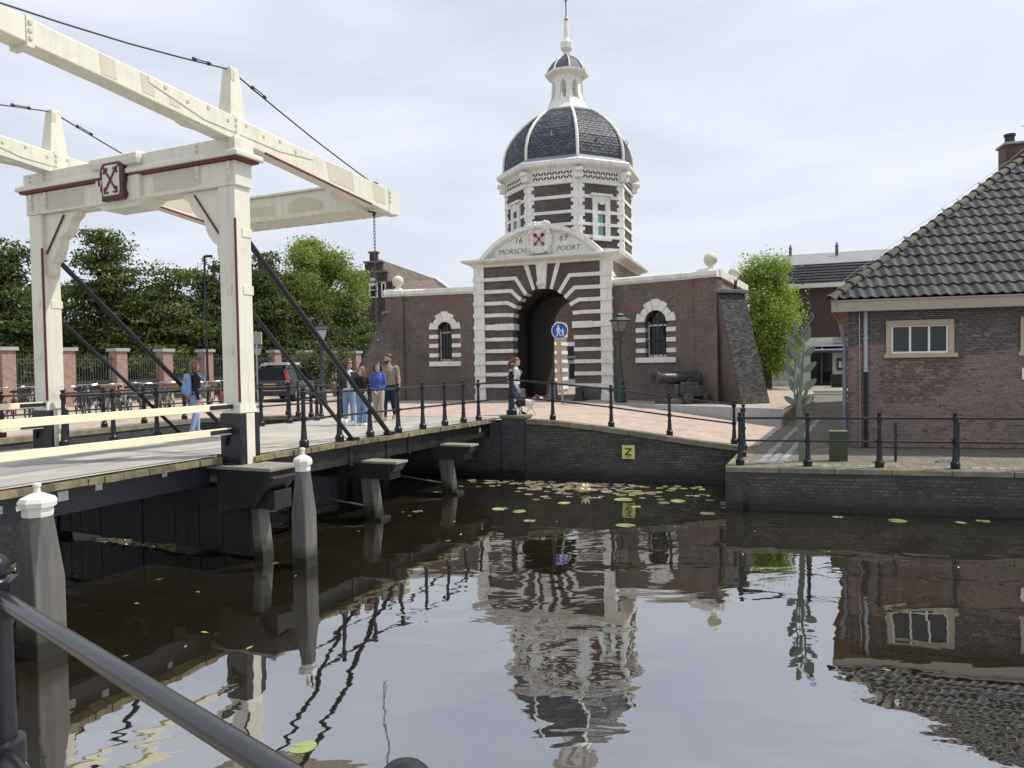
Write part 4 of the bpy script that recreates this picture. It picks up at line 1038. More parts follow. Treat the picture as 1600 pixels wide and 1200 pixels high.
# ---- octagonal tower
TX, TY, TR = AX - .03, 4.44, 2.9
def octo(r, z, c=(TX, TY)): return [(c[0] + r * cos(rad(22.5 + 45 * k)), c[1] + r * sin(rad(22.5 + 45 * k)), z) for k in range(8)]
def oct_ring(prof): return MB().loft([octo(r, z) for r, z in prof])
obj('tower_wall', oct_ring([(TR, 7.0), (TR, 10.75)]), BRICK_GATE, gt)
TB = [9.95, 9.31, 8.79, 8.27, 7.74, 7.25]
for z in TB: obj('tower_band', oct_ring([(TR + .02, z - .07), (TR + .045, z - .065), (TR + .045, z + .065), (TR + .02, z + .07)]), STONE, gt)
for k in range(8):
    a = rad(22.5 + 45 * k)
    vx, vy = TX + TR * cos(a), TY + TR * sin(a)
    mb = MB()
    for sgn in (1, -1):
        d = Vector((-sin(a) * sgn, cos(a) * sgn, 0)); d = (Vector((TX + TR * cos(a + sgn * pi / 4), TY + TR * sin(a + sgn * pi / 4), 0)) - Vector((vx, vy, 0))).normalized()
        n = Vector((cos(a + sgn * pi / 8), sin(a + sgn * pi / 8), 0))
        for q in range(24):
            z0 = 7.0 + q * .15; wd = .20 if q % 2 else .30
            p = Vector((vx, vy, 0)); A = p + n * .03; B = p + d * wd + n * .03; Cc = p + d * wd - n * .05; D = p - n * .05
            mb.add([(*A.xy, z0), (*B.xy, z0), (*Cc.xy, z0), (*D.xy, z0), (*A.xy, z0 + .15), (*B.xy, z0 + .15), (*Cc.xy, z0 + .15), (*D.xy, z0 + .15)], [(0, 3, 2, 1), (4, 5, 6, 7), (0, 1, 5, 4), (1, 2, 6, 5), (2, 3, 7, 6), (3, 0, 4, 7)])
    obj('corner_quoin', mb, STONE, gt, uv=False)
    # bracket in the frieze
    bx, by = TX + (TR + .12) * cos(a), TY + (TR + .12) * sin(a)
    obj('frieze_bracket', MB().obox((bx, by, 10.86), (.26, .34, .40), (0, 0, a)).obox((TX + (TR + .22) * cos(a), TY + (TR + .22) * sin(a), 10.98), (.28, .30, .16), (0, 0, a)), STONE, gt, bev=.03)
fr = obj('frieze', oct_ring([(TR + .05, 10.48), (TR + .08, 10.50), (TR + .08, 10.58), (TR + .02, 10.60), (TR + .02, 11.12)]), STONE, gt)
HOLE = M('frieze_opening', (.06, .035, .03), (.04, .03, .028), 9, .9)
for k in range(8):
    am = rad(45 * k); ap = TR * cos(pi / 8) + .022
    d = Vector((-sin(am), cos(am), 0)); n = Vector((cos(am), sin(am), 0))
    mb = MB()
    for q in range(7):
        for s1 in (1, -1):
            for s2 in (1, -1):
                cx = (q - 3) * .25 + s1 * .062; cz = 10.86 + s2 * .095
                ax = Vector((s1 * .5, s2 * .8)).normalized()
                ring = []
                for i in range(8):
                    t = 2 * pi * i / 8; u_, w_ = .085 * cos(t), .034 * sin(t)
                    X_ = cx + ax.x * u_ - ax.y * w_; Z_ = cz + ax.y * u_ + ax.x * w_
                    ring.append((X_, Z_))
                P = Vector((TX, TY, 0)) + n * ap
                mb.loft([[(P.x + d.x * X_ + n.x * o, P.y + d.y * X_ + n.y * o, Z_) for X_, Z_ in ring] for o in (-.02, .004)])
    obj('frieze_opening', mb, HOLE, fr, uv=False, kind='stuff')
obj('tower_cornice', oct_ring([(TR + .04, 11.10), (TR + .12, 11.16), (TR + .30, 11.20), (TR + .38, 11.26), (TR + .40, 11.40), (TR + .32, 11.47)]), STONE, gt)
obj('gutter_flashing', oct_ring([(TR + .30, 11.46), (TR + .02, 11.68)]), LEAD, gt)
# tower windows on the diagonal faces
for k in (5, 7, 1, 3):
    am = rad(45 * k); ap = TR * cos(pi / 8)
    d = Vector((-sin(am), cos(am), 0)); n = Vector((cos(am), sin(am), 0)); P = Vector((TX, TY, 0)) + n * ap
    ang = atan2(d.y, d.x)
    def lb(x0, x1, z0, z1, o0, o1): return (P + d * ((x0 + x1) / 2) + n * ((o0 + o1) / 2) + Vector((0, 0, (z0 + z1) / 2)), (x1 - x0, o1 - o0, z1 - z0), (0, 0, ang))
    wn = obj('tower_window', MB().obox(*lb(-.19, .19, 8.28, 9.22, -.02, .022)), GLASSG, gt)
    obj('window_jamb', MB().obox(*lb(-.43, -.19, 8.2, 10.0, -.03, .075)).obox(*lb(.19, .43, 8.2, 10.0, -.03, .075)).obox(*lb(-.19, .19, 9.22, 9.36, -.03, .085)).obox(*lb(-.19, .19, 9.68, 10.0, -.03, .075)), STONE, wn)
    obj('window_sill', MB().obox(*lb(-.47, .47, 8.10, 8.24, -.03, .11)), STONE, wn, bev=.01)
    obj('window_hood', MB().obox(*lb(-.52, .52, 9.98, 10.08, -.03, .16)).obox(*lb(-.1, .1, 9.62, 10.0, .05, .11)), STONE, wn, bev=.01)
    obj('blind_arch', MB().loft([[tuple(P + d * (.19 * cos(t)) + n * o + Vector((0, 0, 9.40 + .26 * sin(t)))) for t in [pi * i / 10 for i in range(11)]] for o in (-.02, .03)]), BRICK_GATE, wn)
    obj('casement_bar', MB().obox(*lb(.10, .16, 8.28, 9.22, .02, .04)), M('dark_green_frame', (.03, .06, .055)), wn)
# dome
DP = [(2.92, 11.58), (2.93, 11.8), (2.90, 12.2), (2.80, 12.58), (2.60, 12.95), (2.32, 13.32), (1.98, 13.66), (1.62, 13.95), (1.30, 14.16)]
obj('dome_shell', oct_ring([(r - .03, z) for r, z in DP]), SLATE, gt)
def dome_at(t):
    t = clamp(t, 0, .9999) * (len(DP) - 1); i = int(t); f_ = t - i
    return DP[i][0] + (DP[i + 1][0] - DP[i][0]) * f_, DP[i][1] + (DP[i + 1][1] - DP[i][1]) * f_
for k in range(8):
    a0, a1 = rad(22.5 + 45 * k), rad(67.5 + 45 * k)
    mb = MB(); rows = 24
    nrm = Vector((cos((a0 + a1) / 2), sin((a0 + a1) / 2), 0))
    for r_ in range(rows):
        (ra, za), (rb, zb_) = dome_at(r_ / rows), dome_at((r_ + 1.25) / rows)
        A0, A1 = Vector((TX + ra * cos(a0), TY + ra * sin(a0), za)), Vector((TX + ra * cos(a1), TY + ra * sin(a1), za))
        B0, B1 = Vector((TX + rb * cos(a0), TY + rb * sin(a0), zb_)), Vector((TX + rb * cos(a1), TY + rb * sin(a1), zb_))
        wd = (A1 - A0).length; n = max(3, int(wd / .25)); off = .5 / n if r_ % 2 else 0
        up = (B0 + B1 - A0 - A1).normalized(); o_ = nrm * up.z - Vector((0, 0, 1)) * nrm.dot(up); o_.normalize()
        for i in range(n + 1):
            s0, s1 = clamp(i / n - off), clamp((i + 1) / n - off - .012)
            if s1 - s0 < .02: continue
            j = random.uniform(.008, .022)
            p, q, r2, s2 = A0.lerp(A1, s0) + o_ * j, A0.lerp(A1, s1) + o_ * j, B0.lerp(B1, s1), B0.lerp(B1, s0)
            mb.add([p, q, r2, s2, p - o_ * .02, q - o_ * .02], [(0, 1, 2, 3), (4, 5, 1, 0)])
    obj('slate_cladding', mb, SLATE, gt, uv=False, kind='stuff')
    mb = MB()
    pts = [(TX + (r + .03) * cos(a0), TY + (r + .03) * sin(a0), z) for r, z in DP]
    obj('dome_rib', mb.tube(pts, .066, 8), STONE, gt, smooth=True)
    hk = Vector((TX + 2.62 * cos((a0 + a1) / 2), TY + 2.62 * sin((a0 + a1) / 2), 12.75))
    obj('roof_hook', MB().tube([hk, hk + nrm * .1 + Vector((0, 0, -.05)), hk + nrm * .09 + Vector((0, 0, -.22)), hk + nrm * .0 + Vector((0, 0, -.18))], .022, 5), LEAD, gt)
# lantern
obj('lantern_base', oct_ring([(1.20, 14.10), (1.20, 14.26), (1.06, 14.34), (.92, 14.5), (.82, 14.75), (.80, 14.80), (.2, 14.81)]), STONE, gt)
for k in range(8):
    a = rad(22.5 + 45 * k)
    obj('lantern_pier', MB().loft([[(TX + r * cos(a + q), TY + r * sin(a + q), z) for r, q in ((r0, -w0), (r0 * 1.0, w0), (r0 - .16, w0), (r0 - .16, -w0))] for r0, w0, z in ((.80, .20, 14.78), (.72, .19, 15.1), (.70, .19, 15.42), (.69, .27, 15.56), (.69, .38, 15.66))]), STONE, gt)
obj('lantern_head', oct_ring([(.50, 15.60), (.70, 15.60), (.70, 15.82), (.80, 15.88), (1.0, 15.94), (1.02, 16.04), (.88, 16.10)]), STONE, gt)
obj('lantern_roof', oct_ring([(.90, 16.08), (.82, 16.25), (.64, 16.52), (.40, 16.72), (.18, 16.84), (.13, 16.95)]), SLATE, gt)
for k in range(8):
    a = rad(22.5 + 45 * k)
    obj('lantern_rib', MB().tube([(TX + r * cos(a), TY + r * sin(a), z) for r, z in ((.92, 16.09), (.84, 16.26), (.66, 16.53), (.42, 16.73), (.19, 16.86))], .032, 6), STONE, gt)
obj('spire_finial', MB().lathe([(.13, 16.85), (.17, 16.98), (.11, 17.02), (.20, 17.10), (.27, 17.18), (.28, 17.45), (.20, 17.55), (.12, 17.66), (.115, 18.0), (.095, 18.42), (.06, 18.45)], 8, c=(TX, TY, 0), rot=rad(22.5)), STONE, gt)
obj('spire_rod', MB().tube([(TX, TY, 18.4), (TX, TY, 20.6)], .025, 6), BLUEBLACK, gt)
GOLD = M('gilded_metal', (.55, .36, .16), None, rough=.35, metal=.9)
obj('gilded_ball', MB().sphere((TX, TY, 18.53), .10, 10).sphere((TX, TY, 19.38), .075, 10), GOLD, gt, smooth=True)
obj('weather_vane', MB().prism([(TX - .32, 19.75), (TX - .1, 19.72), (TX + .1, 19.83), (TX + .34, 19.76), (TX + .30, 19.95), (TX + .36, 20.2), (TX + .05, 20.02), (TX - .1, 20.1), (TX - .36, 20.0)], TY - .012, TY + .012), GOLD, gt)

# ---- wings of the gate
def wing(label, o, ang, L_, wc, ow, ob, pier, ballx, top=6.16):
    wgt = thing('gate_wing', label, 'gate wing', (o[0], o[1], 0), ang)
    zs, zsp = 3.10, 4.45; r = ow / 2
    z0 = 1.2; zt = top - .26
    ar = [(wc + r * cos(t), zsp + r * 1.0 * sin(t)) for t in [pi - pi * i / 14 for i in range(15)]]
    obj('wall_panel', MB().box(0, 0, z0, wc - r, .5, zt), BRICK_WING, wgt)
    obj('wall_panel', MB().box(wc + r, 0, z0, L_, .5, zt), BRICK_WING, wgt)
    obj('wall_panel', MB().box(wc - r, 0, z0, wc + r, .5, zs), BRICK_WING, wgt)
    obj('wall_panel', MB().prism([(wc - r, zsp)] + ar[1:-1] + [(wc + r, zsp), (wc + r, zt), (wc - r, zt)], 0, .5), BRICK_WING, wgt)
    x0, x1 = pier
    obj('corner_pier', MB().box(x0, -.10, z0, x1, .12, zt), BRICK_WING, wgt)
    def cop(xa, xb, ya): return MB().loft([[(xa, ya, zt - .005), (xb, ya, zt - .005), (xb, .6, zt - .005), (xa, .6, zt - .005)], [(xa, ya - .08, zt + .09), (xb, ya - .08, zt + .09), (xb, .6, zt + .09), (xa, .6, zt + .09)], [(xa, ya - .08, zt + .22), (xb, ya - .08, zt + .22), (xb, .6, zt + .22), (xa, .6, zt + .22)], [(xa, ya, zt + .28), (xb, ya, zt + .28), (xb, .6, zt + .30), (xa, .6, zt + .30)]])
    n = 3
    xs = (x1, L_) if x0 < L_ / 2 else (0, x0)
    for i in range(n):
        a = xs[0] + (xs[1] - xs[0]) * i / n; b = xs[0] + (xs[1] - xs[0]) * (i + 1) / n
        obj('coping_stone', cop(a + .003, b - .003, -.02), STONE, wgt)
    obj('pier_coping', cop(x0 - .03, x1 + .03, -.13).box(x0 + .1, -.1, zt + .28, x1 - .1, .5, zt + .32), STONE, wgt)
    # window
    wn = obj('window', MB().box(wc - r, .30, zs, wc + r, .33, zsp + r), GLASS, wgt)
    obj('window_frame', MB().box(wc - r, .24, zs, wc - r + .05, .30, zsp).box(wc + r - .05, .24, zs, wc + r, .30, zsp).box(wc - r, .24, zsp - .16, wc + r, .30, zsp - .06).box(wc - r, .22, zs, wc + r, .30, zs + .10), STONE, wn)
    for k in range(4):
        x = wc - r + ow * (k + .6) / 4.2
        obj('iron_bar', MB().tube([(x, -.04, zs + .02), (x, -.04, zsp + sqrt(max(.01, r * r - (x - wc) ** 2)) - .02)], .018, 6), BLACKP, wn)
    for z in (3.72, 4.36): obj('iron_bar', MB().box(wc - r - .06, -.035, z - .02, wc + r + .06, -.012, z + .02), BLACKP, wn)
    q = (ob - ow) / 2
    obj('window_sill', MB().box(wc - ob / 2, -.10, zs - .20, wc + ob / 2, .3, zs), STONE, wn, bev=.008)
    for z in (3.28, 3.68, 4.06):
        for sg in (-1, 1):
            xa, xb = (wc - ob / 2, wc - r) if sg < 0 else (wc + r, wc + ob / 2)
            obj('jamb_block', MB().box(xa, -.05, z, xb + (.01 if sg < 0 else 0), .26, z + .165), STONE, wn, bev=.006)
    for k in range(7):
        a0, a1 = pi * k / 7 + .012, pi * (k + 1) / 7 - .012
        ro = r + q * (1.0 if k % 2 == 0 else .72)
        if k == 3: ro = r + q * 1.12
        pts = [(wc + rr * cos(a), zsp + rr * sin(a)) for rr, a in ((r, a0), (ro, a0), (ro, (a0 + a1) / 2), (ro, a1), (r, a1), (r, (a0 + a1) / 2))]
        obj('arch_stone', MB().prism(pts, -.06 if k % 2 == 0 else -.045, .28), STONE, wn, bev=.006)
    # stone ball
    bl = obj('stone_ball', MB().sphere((ballx, .15, zt + .66), .245, 24), OCHRE, wgt, smooth=True)
    obj('ball_foot', MB().lathe([(.2, 0), (.16, .05), (.09, .10), (.10, .16)], 12, c=(ballx, .15, zt + .30)), STONE, bl)
    return wgt, zt
OCHRE = M('lichened_stone', (.66, .62, .50), (.56, .53, .44), 2.5, .7, c3=(.62, .55, .28), sc3=5, a3=.6, bmp=.2)
lw, zt_ = wing('dark brick wing wall left of the gate with barred window', (-5.33, 32.0), rad(-15.2), 4.0, 2.65, .62, 1.40, (0, .80), .50)
rwg, zt_ = wing('dark brick wing wall behind the cannon with barred window', (3.95, 29.25), rad(-35.1), 4.26, 1.856, .86, 1.62, (3.45, 4.26), 3.95, 6.2)
# end wall of the right bastion
ew = thing('bastion_wall', 'sunlit end wall of the right gate wing with a second stone ball', 'wall', (7.43, 26.8, 0), rad(64.4))
obj('wall_panel', MB().box(.05, .0, 1.2, 6.8, .5, 5.94), BRICK_PILLAR, ew)
obj('coping_stone', MB().box(.1, -.1, 5.94, 6.9, .6, 6.24), STONE, ew, bev=.02)
bl = obj('stone_ball', MB().sphere((5.3, .25, 6.62), .245, 20), OCHRE, ew, smooth=True)
obj('ball_foot', MB().lathe([(.2, 0), (.16, .05), (.09, .10), (.10, .16)], 12, c=(5.3, .25, 6.24)), STONE, bl)
obj('stump', MB().tube([(2.2, -.25, 5.55), (2.2, -.3, 5.95), (2.5, -.35, 6.1)], [.06, .05, .02], 6).tube([(2.2, -.28, 5.75), (1.9, -.3, 6.0)], [.04, .02], 5), BARK, ew)
# buttresses
def buttress(label, B, T, z1, inward, m, cap):
    t_ = thing('buttress', label, 'buttress', (0, 0, 0))
    iw = Vector(inward)
    lo = [(*B[0], 1.2), (*B[1], 1.2), (*(Vector(B[1]) + iw * 2), 1.2), (*(Vector(B[0]) + iw * 2), 1.2)]
    hi = [(*T[0], z1), (*T[1], z1), (*(Vector(T[1]) + iw * .9), z1), (*(Vector(T[0]) + iw * .9), z1)]
    obj('sloped_masonry', MB().loft([lo, hi]), BRICK_WING, t_)
    n_ = (Vector(lo[1]) - Vector(lo[0])).cross(Vector(hi[0]) - Vector(lo[0])).normalized() * .035
    if n_.y > 0: n_ = -n_
    q_ = [Vector(lo[0]), Vector(lo[1]), Vector(hi[1]), Vector(hi[0])]
    obj('raking_face', MB().loft([[p for p in q_], [p + n_ for p in q_]]), BRICK_RAKE, t_)
    c = [Vector(p).to_3d() for p in (T[0], T[1])]; d = Vector((c[1] - c[0])).normalized(); n = -Vector((*iw, 0)).normalized()
    ring = [c[0] - d * .1 + n * .14, c[1] + d * .1 + n * .14, c[1] + d * .1 - n * .5, c[0] - d * .1 - n * .5]
    obj('cap_stone', MB().loft([[(p.x, p.y, z1 - .02) for p in ring], [(p.x, p.y, z1 + .11) for p in ring]]), cap, t_, bev=.015)
buttress('blackened sloping buttress at the outer corner of the right wing', ((7.98, 25.80), (9.12, 26.28)), ((7.42, 26.72), (8.50, 27.22)), 5.38, (-.30, .95), BRICK_DARK, GREYT)
buttress('dark sloping buttress at the outer corner of the left wing behind the family', ((-7.25, 31.1), (-7.5, 32.2)), ((-5.30, 31.9), (-5.5, 32.7)), 5.20, (.95, .2), BRICK_DARK, GREYT)
lb_ = thing('bastion_wall', 'back wall of the left gate wing running away from the corner', 'wall', (-5.33, 32.0, 0), rad(80))
obj('wall_panel', MB().box(.05, -.5, 1.2, 5, .0, 5.9), BRICK_WING, lb_)
obj('coping_stone', MB().box(.1, -.6, 5.9, 5, .1, 6.2), STONE, lb_)

# ================================================================== BRICK HOUSE ON THE RIGHT QUAY
HA = rad(-14.85)
hs = thing('brick_house', 'low brick house with grey pantile hip roof on the right quay', 'house', (7.97, 17.62, 0), HA)
hz0, hzt = .83, 4.06
HL = 13.0
slant = .188                                   # the left flank leans away to the right going back
obj('wall', MB().loft([[(0.02, .03, .7), (HL, .03, .7), (HL, 16, .7), (.02 + 16 * slant, 16, .7)], [(.02, .03, hzt), (HL, .03, hzt), (HL, 16, hzt), (.02 + 16 * slant, 16, hzt)]]), MORTAR, hs)
WX = [(.80, 2.22), (3.55, 4.97)]
rndh = random.Random(3)
nz_ = [rndh.uniform(-.05, .05) for _ in range(60)]
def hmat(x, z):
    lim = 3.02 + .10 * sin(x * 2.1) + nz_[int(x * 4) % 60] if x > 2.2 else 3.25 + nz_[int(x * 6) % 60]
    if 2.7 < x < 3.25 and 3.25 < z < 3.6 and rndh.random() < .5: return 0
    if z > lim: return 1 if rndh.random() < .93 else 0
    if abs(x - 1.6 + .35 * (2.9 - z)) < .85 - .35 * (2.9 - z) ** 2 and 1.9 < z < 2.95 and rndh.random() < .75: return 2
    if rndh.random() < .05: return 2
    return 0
brick_field(hs, 0, 5.6, hz0 - .03, lambda x: hzt, hmat, [BRK, BRKD, BRKR], holes=[(a - .0, 2.98, b + .0, 3.80) for a, b in WX], nmax=300, bl=.182, bh=.0455, joint=.011)
obj('wall_return', MB().box(5.62, 0, .8, HL, .03, hzt), BRICK_RED, hs)
mb = MB()
k = 0; z = hz0 - .03
while z < hzt - .07:
    L_ = .21 if k % 2 else .1
    y = .0
    while y < 3: 
        mb.box(.006 + y * slant - .012, y + .006, z + .005, .05 + y * slant, y + L_, z + .0575); y += L_ + .012
    z += .0675; k += 1
obj('flank_brickwork', mb, BRK, hs, uv=False, kind='stuff')
obj('plinth_gap', MB().box(0, -.02, .80, 6, .02, .845), MORTAR_D, hs)
for a, b in WX:
    wf = obj('window', MB().box(a + .10, .02, 3.05, b - .10, .04, 3.72), GLASS, hs)
    obj('window_surround', MB().box(a, -.045, 2.98, a + .115, .04, 3.80).box(b - .115, -.045, 2.98, b, .04, 3.80).box(a + .115, -.045, 3.69, b - .115, .04, 3.80), TAN, wf, bev=.006)
    obj('window_sill', MB().box(a - .05, -.09, 2.93, b + .07, .04, 3.03), TAN, wf, bev=.01)
    w0, w1 = a + .115, b - .115; st_ = (w1 - w0) / 3
    fr_ = MB().box(w0, -.02, 3.03, w1, .02, 3.075).box(w0, -.02, 3.645, w1, .02, 3.69).box(w0, -.02, 3.075, w0 + .04, .02, 3.645).box(w1 - .04, -.02, 3.075, w1, .02, 3.645)
    for q in (1, 2): fr_.box(w0 + st_ * q - .022, -.025, 3.075, w0 + st_ * q + .022, .02, 3.645)
    obj('window_frame', fr_, WHITES, wf, bev=.004)
    obj('inner_frame', MB().box(w0, -.035, 3.66, w1, -.02, 3.69), TAN, wf)
# eaves
FAS = M('stone_coloured_fascia', (.40, .345, .27), (.36, .31, .245), .6, .5, c3=(.28, .25, .20), sc3=3, a3=.3)
OVR = .42
obj('fascia', MB().box(-OVR, -OVR, 4.02, HL + .3, -OVR + .03, 4.26), FAS, hs, bev=.006)
obj('fascia', MB().bar((-OVR, -OVR + .03, 4.14), (-OVR + 16.4 * slant, 16.4, 4.14), .03, .24), FAS, hs)
SOF = M('stained_soffit', (.30, .21, .14), (.22, .15, .10), 2, .8)
obj('soffit', MB().loft([[(-OVR + .03, -OVR + .03, 4.035), (HL, -OVR + .03, 4.035), (HL, .05, 4.035), (0, .05, 4.035)], [(-OVR + .03, -OVR + .03, 4.055), (HL, -OVR + .03, 4.055), (HL, .05, 4.055), (0, .05, 4.055)]]), SOF, hs)
obj('soffit', MB().loft([[(-OVR + .03, -OVR + .1, 4.036), (.02, .06, 4.036), (.02 + 16 * slant, 16, 4.036), (-OVR + .03 + 16 * slant, 16, 4.036)], [(-OVR + .03, -OVR + .1, 4.056), (.02, .06, 4.056), (.02 + 16 * slant, 16, 4.056), (-OVR + .03 + 16 * slant, 16, 4.056)]]), SOF, hs)
obj('eaves_lip', MB().box(-OVR - .02, -OVR - .03, 4.255, HL + .3, -OVR + .04, 4.285), FAS, hs)
# roof planes
RPT = rad(40.7); tp_, cp_, sp_ = math.tan(RPT), cos(RPT), sin(RPT)
HX = 1.203                                       # hip runs HX along the front per metre of depth
Dm = 6.2
ez = 4.28; ex, ey = -OVR, -OVR
obj('roof_deck', MB().add([(ex, ey, ez), (HL + .3, ey, ez), (HL + .3, ey + Dm, ez + Dm * tp_), (ex + Dm * HX, ey + Dm, ez + Dm * tp_), (ex + 17 * slant, ey + 17, ez), (ex + Dm * HX + 9 * slant, ey + Dm + 9, ez + Dm * tp_), (HL + .3, ey + Dm + 9, ez + Dm * tp_)], [(0, 1, 2, 3), (0, 3, 5, 4), (3, 2, 6, 5)]), BLACKT, hs)
def pantile():
    mb = MB(); wd, ln = .236, .475; n = 8
    prof = []
    for i in range(n + 1):
        t = i / n; x = -wd / 2 + wd * t
        z = .046 * (cos(2 * pi * (t * .95 + .07)) * .5 + .5)
        prof.append((x, z))
    for (y, dz_) in ((0, .040), (ln, .0)):
        for x, z in prof: mb.v.append((x, y, z + dz_))
    for x, z in prof: mb.v.append((x, 0, z + .012))
    m_ = n + 1
    for i in range(n):
        mb.f.append((i, i + 1, m_ + i + 1, m_ + i)); mb.f.append((2 * m_ + i, 2 * m_ + i + 1, i + 1, i))
    mb.f.append((0, m_, 2 * m_)); mb.f.append((n, 2 * m_ + n, m_ + n))
    mb.m = [0] * len(mb.f)
    return mesh_of('roof_tile', mb, TILE, smooth=True, uv=False)
PT = pantile()
tspots = []
gauge, colw = .405, .220
for r_ in range(int(Dm / cp_ / gauge)):
    s_ = r_ * gauge; d = s_ * cp_
    xh = ex + (d + .12) * HX
    c_ = int((xh + .5) / colw)
    for c_ in range(int((xh - ex) / colw), int((HL + .2 - ex) / colw)):
        x = ex + .06 + c_ * colw
        if x < xh + .03: continue
        tspots.append((x, ey + d - .03, ez + d * tp_ + .015, r_))
hm = Matrix.Translation(hs.location) @ Matrix.Rotation(HA, 4, 'Z')
def inview(p):
    v = hm @ Vector(p) - Vector((0, 0, EYE)); d = v.dot(_F)
    return d > 0 and v.dot(_R) / d < 800 / 1164
tspots.sort(key=lambda t_: (not inview(t_[:3]), (hm @ Vector(t_[:3]) - Vector((0, 0, EYE))).length))
rest = MB(); Rx = Matrix.Rotation(RPT, 3, 'X')
for i, (x, y, z, r_) in enumerate(tspots):
    jx, jr, jz = random.uniform(-.004, .004), random.uniform(-.02, .02), random.uniform(-.004, .005)
    if i < 300:
        o = bpy.data.objects.new('roof_tile', PT); C.objects.link(o); o.parent = hs
        o.location = (x + jx, y, z + jz); o.rotation_euler = (RPT, 0, jr)
    elif x < 9:
        Rm = Matrix.Rotation(jr, 3, 'Z') @ Rx
        rest.add([Rm @ v.co + Vector((x + jx, y, z + jz)) for v in PT.vertices], [tuple(p.vertices) for p in PT.polygons])
obj('roof_tiling', rest, TILE, hs, uv=False, kind='stuff', smooth=True)
hipd = Vector((HX, 1, tp_)).normalized()
RT = mesh_of('ridge_tile', MB().loft([[(-.02, .125 * cos(t) * k, .125 * sin(t) * k) for t in [pi * i / 8 for i in range(9)]] for k in (1,)] + [[(x, .125 * k * cos(t), .125 * k * sin(t)) for t in [pi * i / 8 for i in range(9)]] for x, k in ((-.02, 1.12), (.05, 1.12), (.05, 1.0), (.40, .86))], cap=False, closed=False), RIDGE, smooth=True, uv=False)
q = hipd.to_track_quat('X', 'Z')
for i in range(25):
    o = bpy.data.objects.new('ridge_tile', RT); C.objects.link(o); o.parent = hs
    o.rotation_mode = 'QUATERNION'; o.rotation_quaternion = q
    o.location = Vector((ex, ey, ez + .03)) + hipd * (i * .37 - .05) + Vector((0, 0, random.uniform(-.008, .01)))
obj('lightning_wire', MB().tube([Vector((ex + .1, ey - .02, ez - .2)), Vector((ex + .12, ey - .01, ez + .32))] + [Vector((ex, ey, ez + .26)) + hipd * (.3 + k * .6) + Vector((0, 0, .04 * (k % 2))) for k in range(15)], .005, 5), M('dull_wire', (.22, .22, .22)), hs)
cy = obj('chimney', MB().box(5.3, 6.0, 6.5, 5.95, 6.6, 9.12), BRICK_RED, hs)
obj('chimney_cap', MB().box(5.24, 5.94, 9.12, 6.01, 6.66, 9.20), CONC, cy, bev=.02)
obj('chimney_pot', MB().lathe([(.14, 9.1), (.13, 9.35), (.16, 9.36), (.16, 9.42)], 10, c=(5.5, 6.3, .08)), RIDGE, cy)
obj('aerial', MB().tube([(5.97, 6.3, 8.5), (5.99, 6.3, 9.9)], .012, 5).box(5.8, 6.29, 9.7, 6.2, 6.31, 9.715), CHROME, hs)
# pipes
pvc = M('pale_blue_pipe', (.42, .47, .50), (.36, .40, .43), 2, .5)
dp_ = obj('downpipe', MB().tube([(.36, -.06, 2.62), (.36, -.06, 4.03)], .042, 10), pvc, hs, smooth=True)
obj('pipe_lower', MB().tube([(.36, -.06, .84), (.36, -.06, 2.64)], .046, 10), BLACKP, dp_, smooth=True)
for z in (1.2, 1.9, 2.64, 3.4): obj('pipe_clip', MB().lathe([(.056, z - .02), (.056, z + .02)], 10, c=(.36, -.06, 0)), BLACKP if z < 2.6 else pvc, dp_)
obj('cable', MB().tube([(.235, -.02, 4.03), (.24, -.018, 2.6), (.235, -.018, .85)], .012, 6), CHROME, hs)
obj('cable_cover', MB().box(.222, -.032, .85, .252, -.008, 2.62), M('grey_cable_cover', (.24, .24, .25)), hs)
obj('flank_pipe', MB().tube([(-.07, .12, .83), (-.07, .12, 3.3), (-.16, .05, 3.75)], .05, 10), M('blue_grey_pipe', (.16, .18, .23), (.20, .22, .26), 3), hs, smooth=True)
ws = obj('wall_sign', MB().box(3.58, -.04, 2.40, 4.05, -.005, 2.66), WHITES, hs, bev=.004)
obj('sign_field', MB().box(3.64, -.044, 2.43, 4.02, -.041, 2.63), M('navy_print', (.05, .06, .13)), ws)

# ================================================================== CAFE ACROSS THE ALLEY
cf = thing('cafe_building', 'brick building with white ground floor, blue awning and dark tiled roof beyond the alley', 'building', (14.9, 43.3, 0), rad(-20))
cg = 1.25
obj('wall', MB().box(0.9, 0, 4.15, 13, 8, 7.0), BRICK_CAFE, cf)
obj('ground_floor', MB().box(-1.6, .02, cg, 2.3, 8, 4.15).box(3.45, .02, cg, 4.55, 8, 4.15).box(2.3, .02, 3.5, 13, 8, 4.15).box(6.2, .02, cg, 13, 8, 3.5), WHITE, cf)
obj('shop_opening', MB().box(2.3, .3, cg, 3.45, .35, 3.5).box(4.55, .3, cg, 6.2, .35, 3.5), GLASS, cf)
obj('shop_frame', MB().box(2.85, .2, cg, 2.92, .3, 3.5).box(5.3, .2, cg, 5.38, .3, 3.5).box(4.55, .2, cg, 6.2, .3, 1.7), M('grey_green_joinery', (.12, .14, .13)), cf)
obj('gutter', MB().box(.7, -.28, 6.95, 13.2, .05, 7.18), WHITE, cf, bev=.02)
def lapped(x0, x1, y0, z0, y1, z1, n, m, nm):
    for i in range(n):
        a, b = i / n, (i + 1) / n
        ya, za, yb, zb__ = y0 + (y1 - y0) * a, z0 + (z1 - z0) * a, y0 + (y1 - y0) * b, z0 + (z1 - z0) * b
        obj(nm, MB().loft([[(x0, ya - .06, za + .02), (x0, yb, zb__ + .03), (x0, yb + .05, zb__), (x0, ya, za)], [(x1, ya - .06, za + .02), (x1, yb, zb__ + .03), (x1, yb + .05, zb__), (x1, ya, za)]]), m, cf)
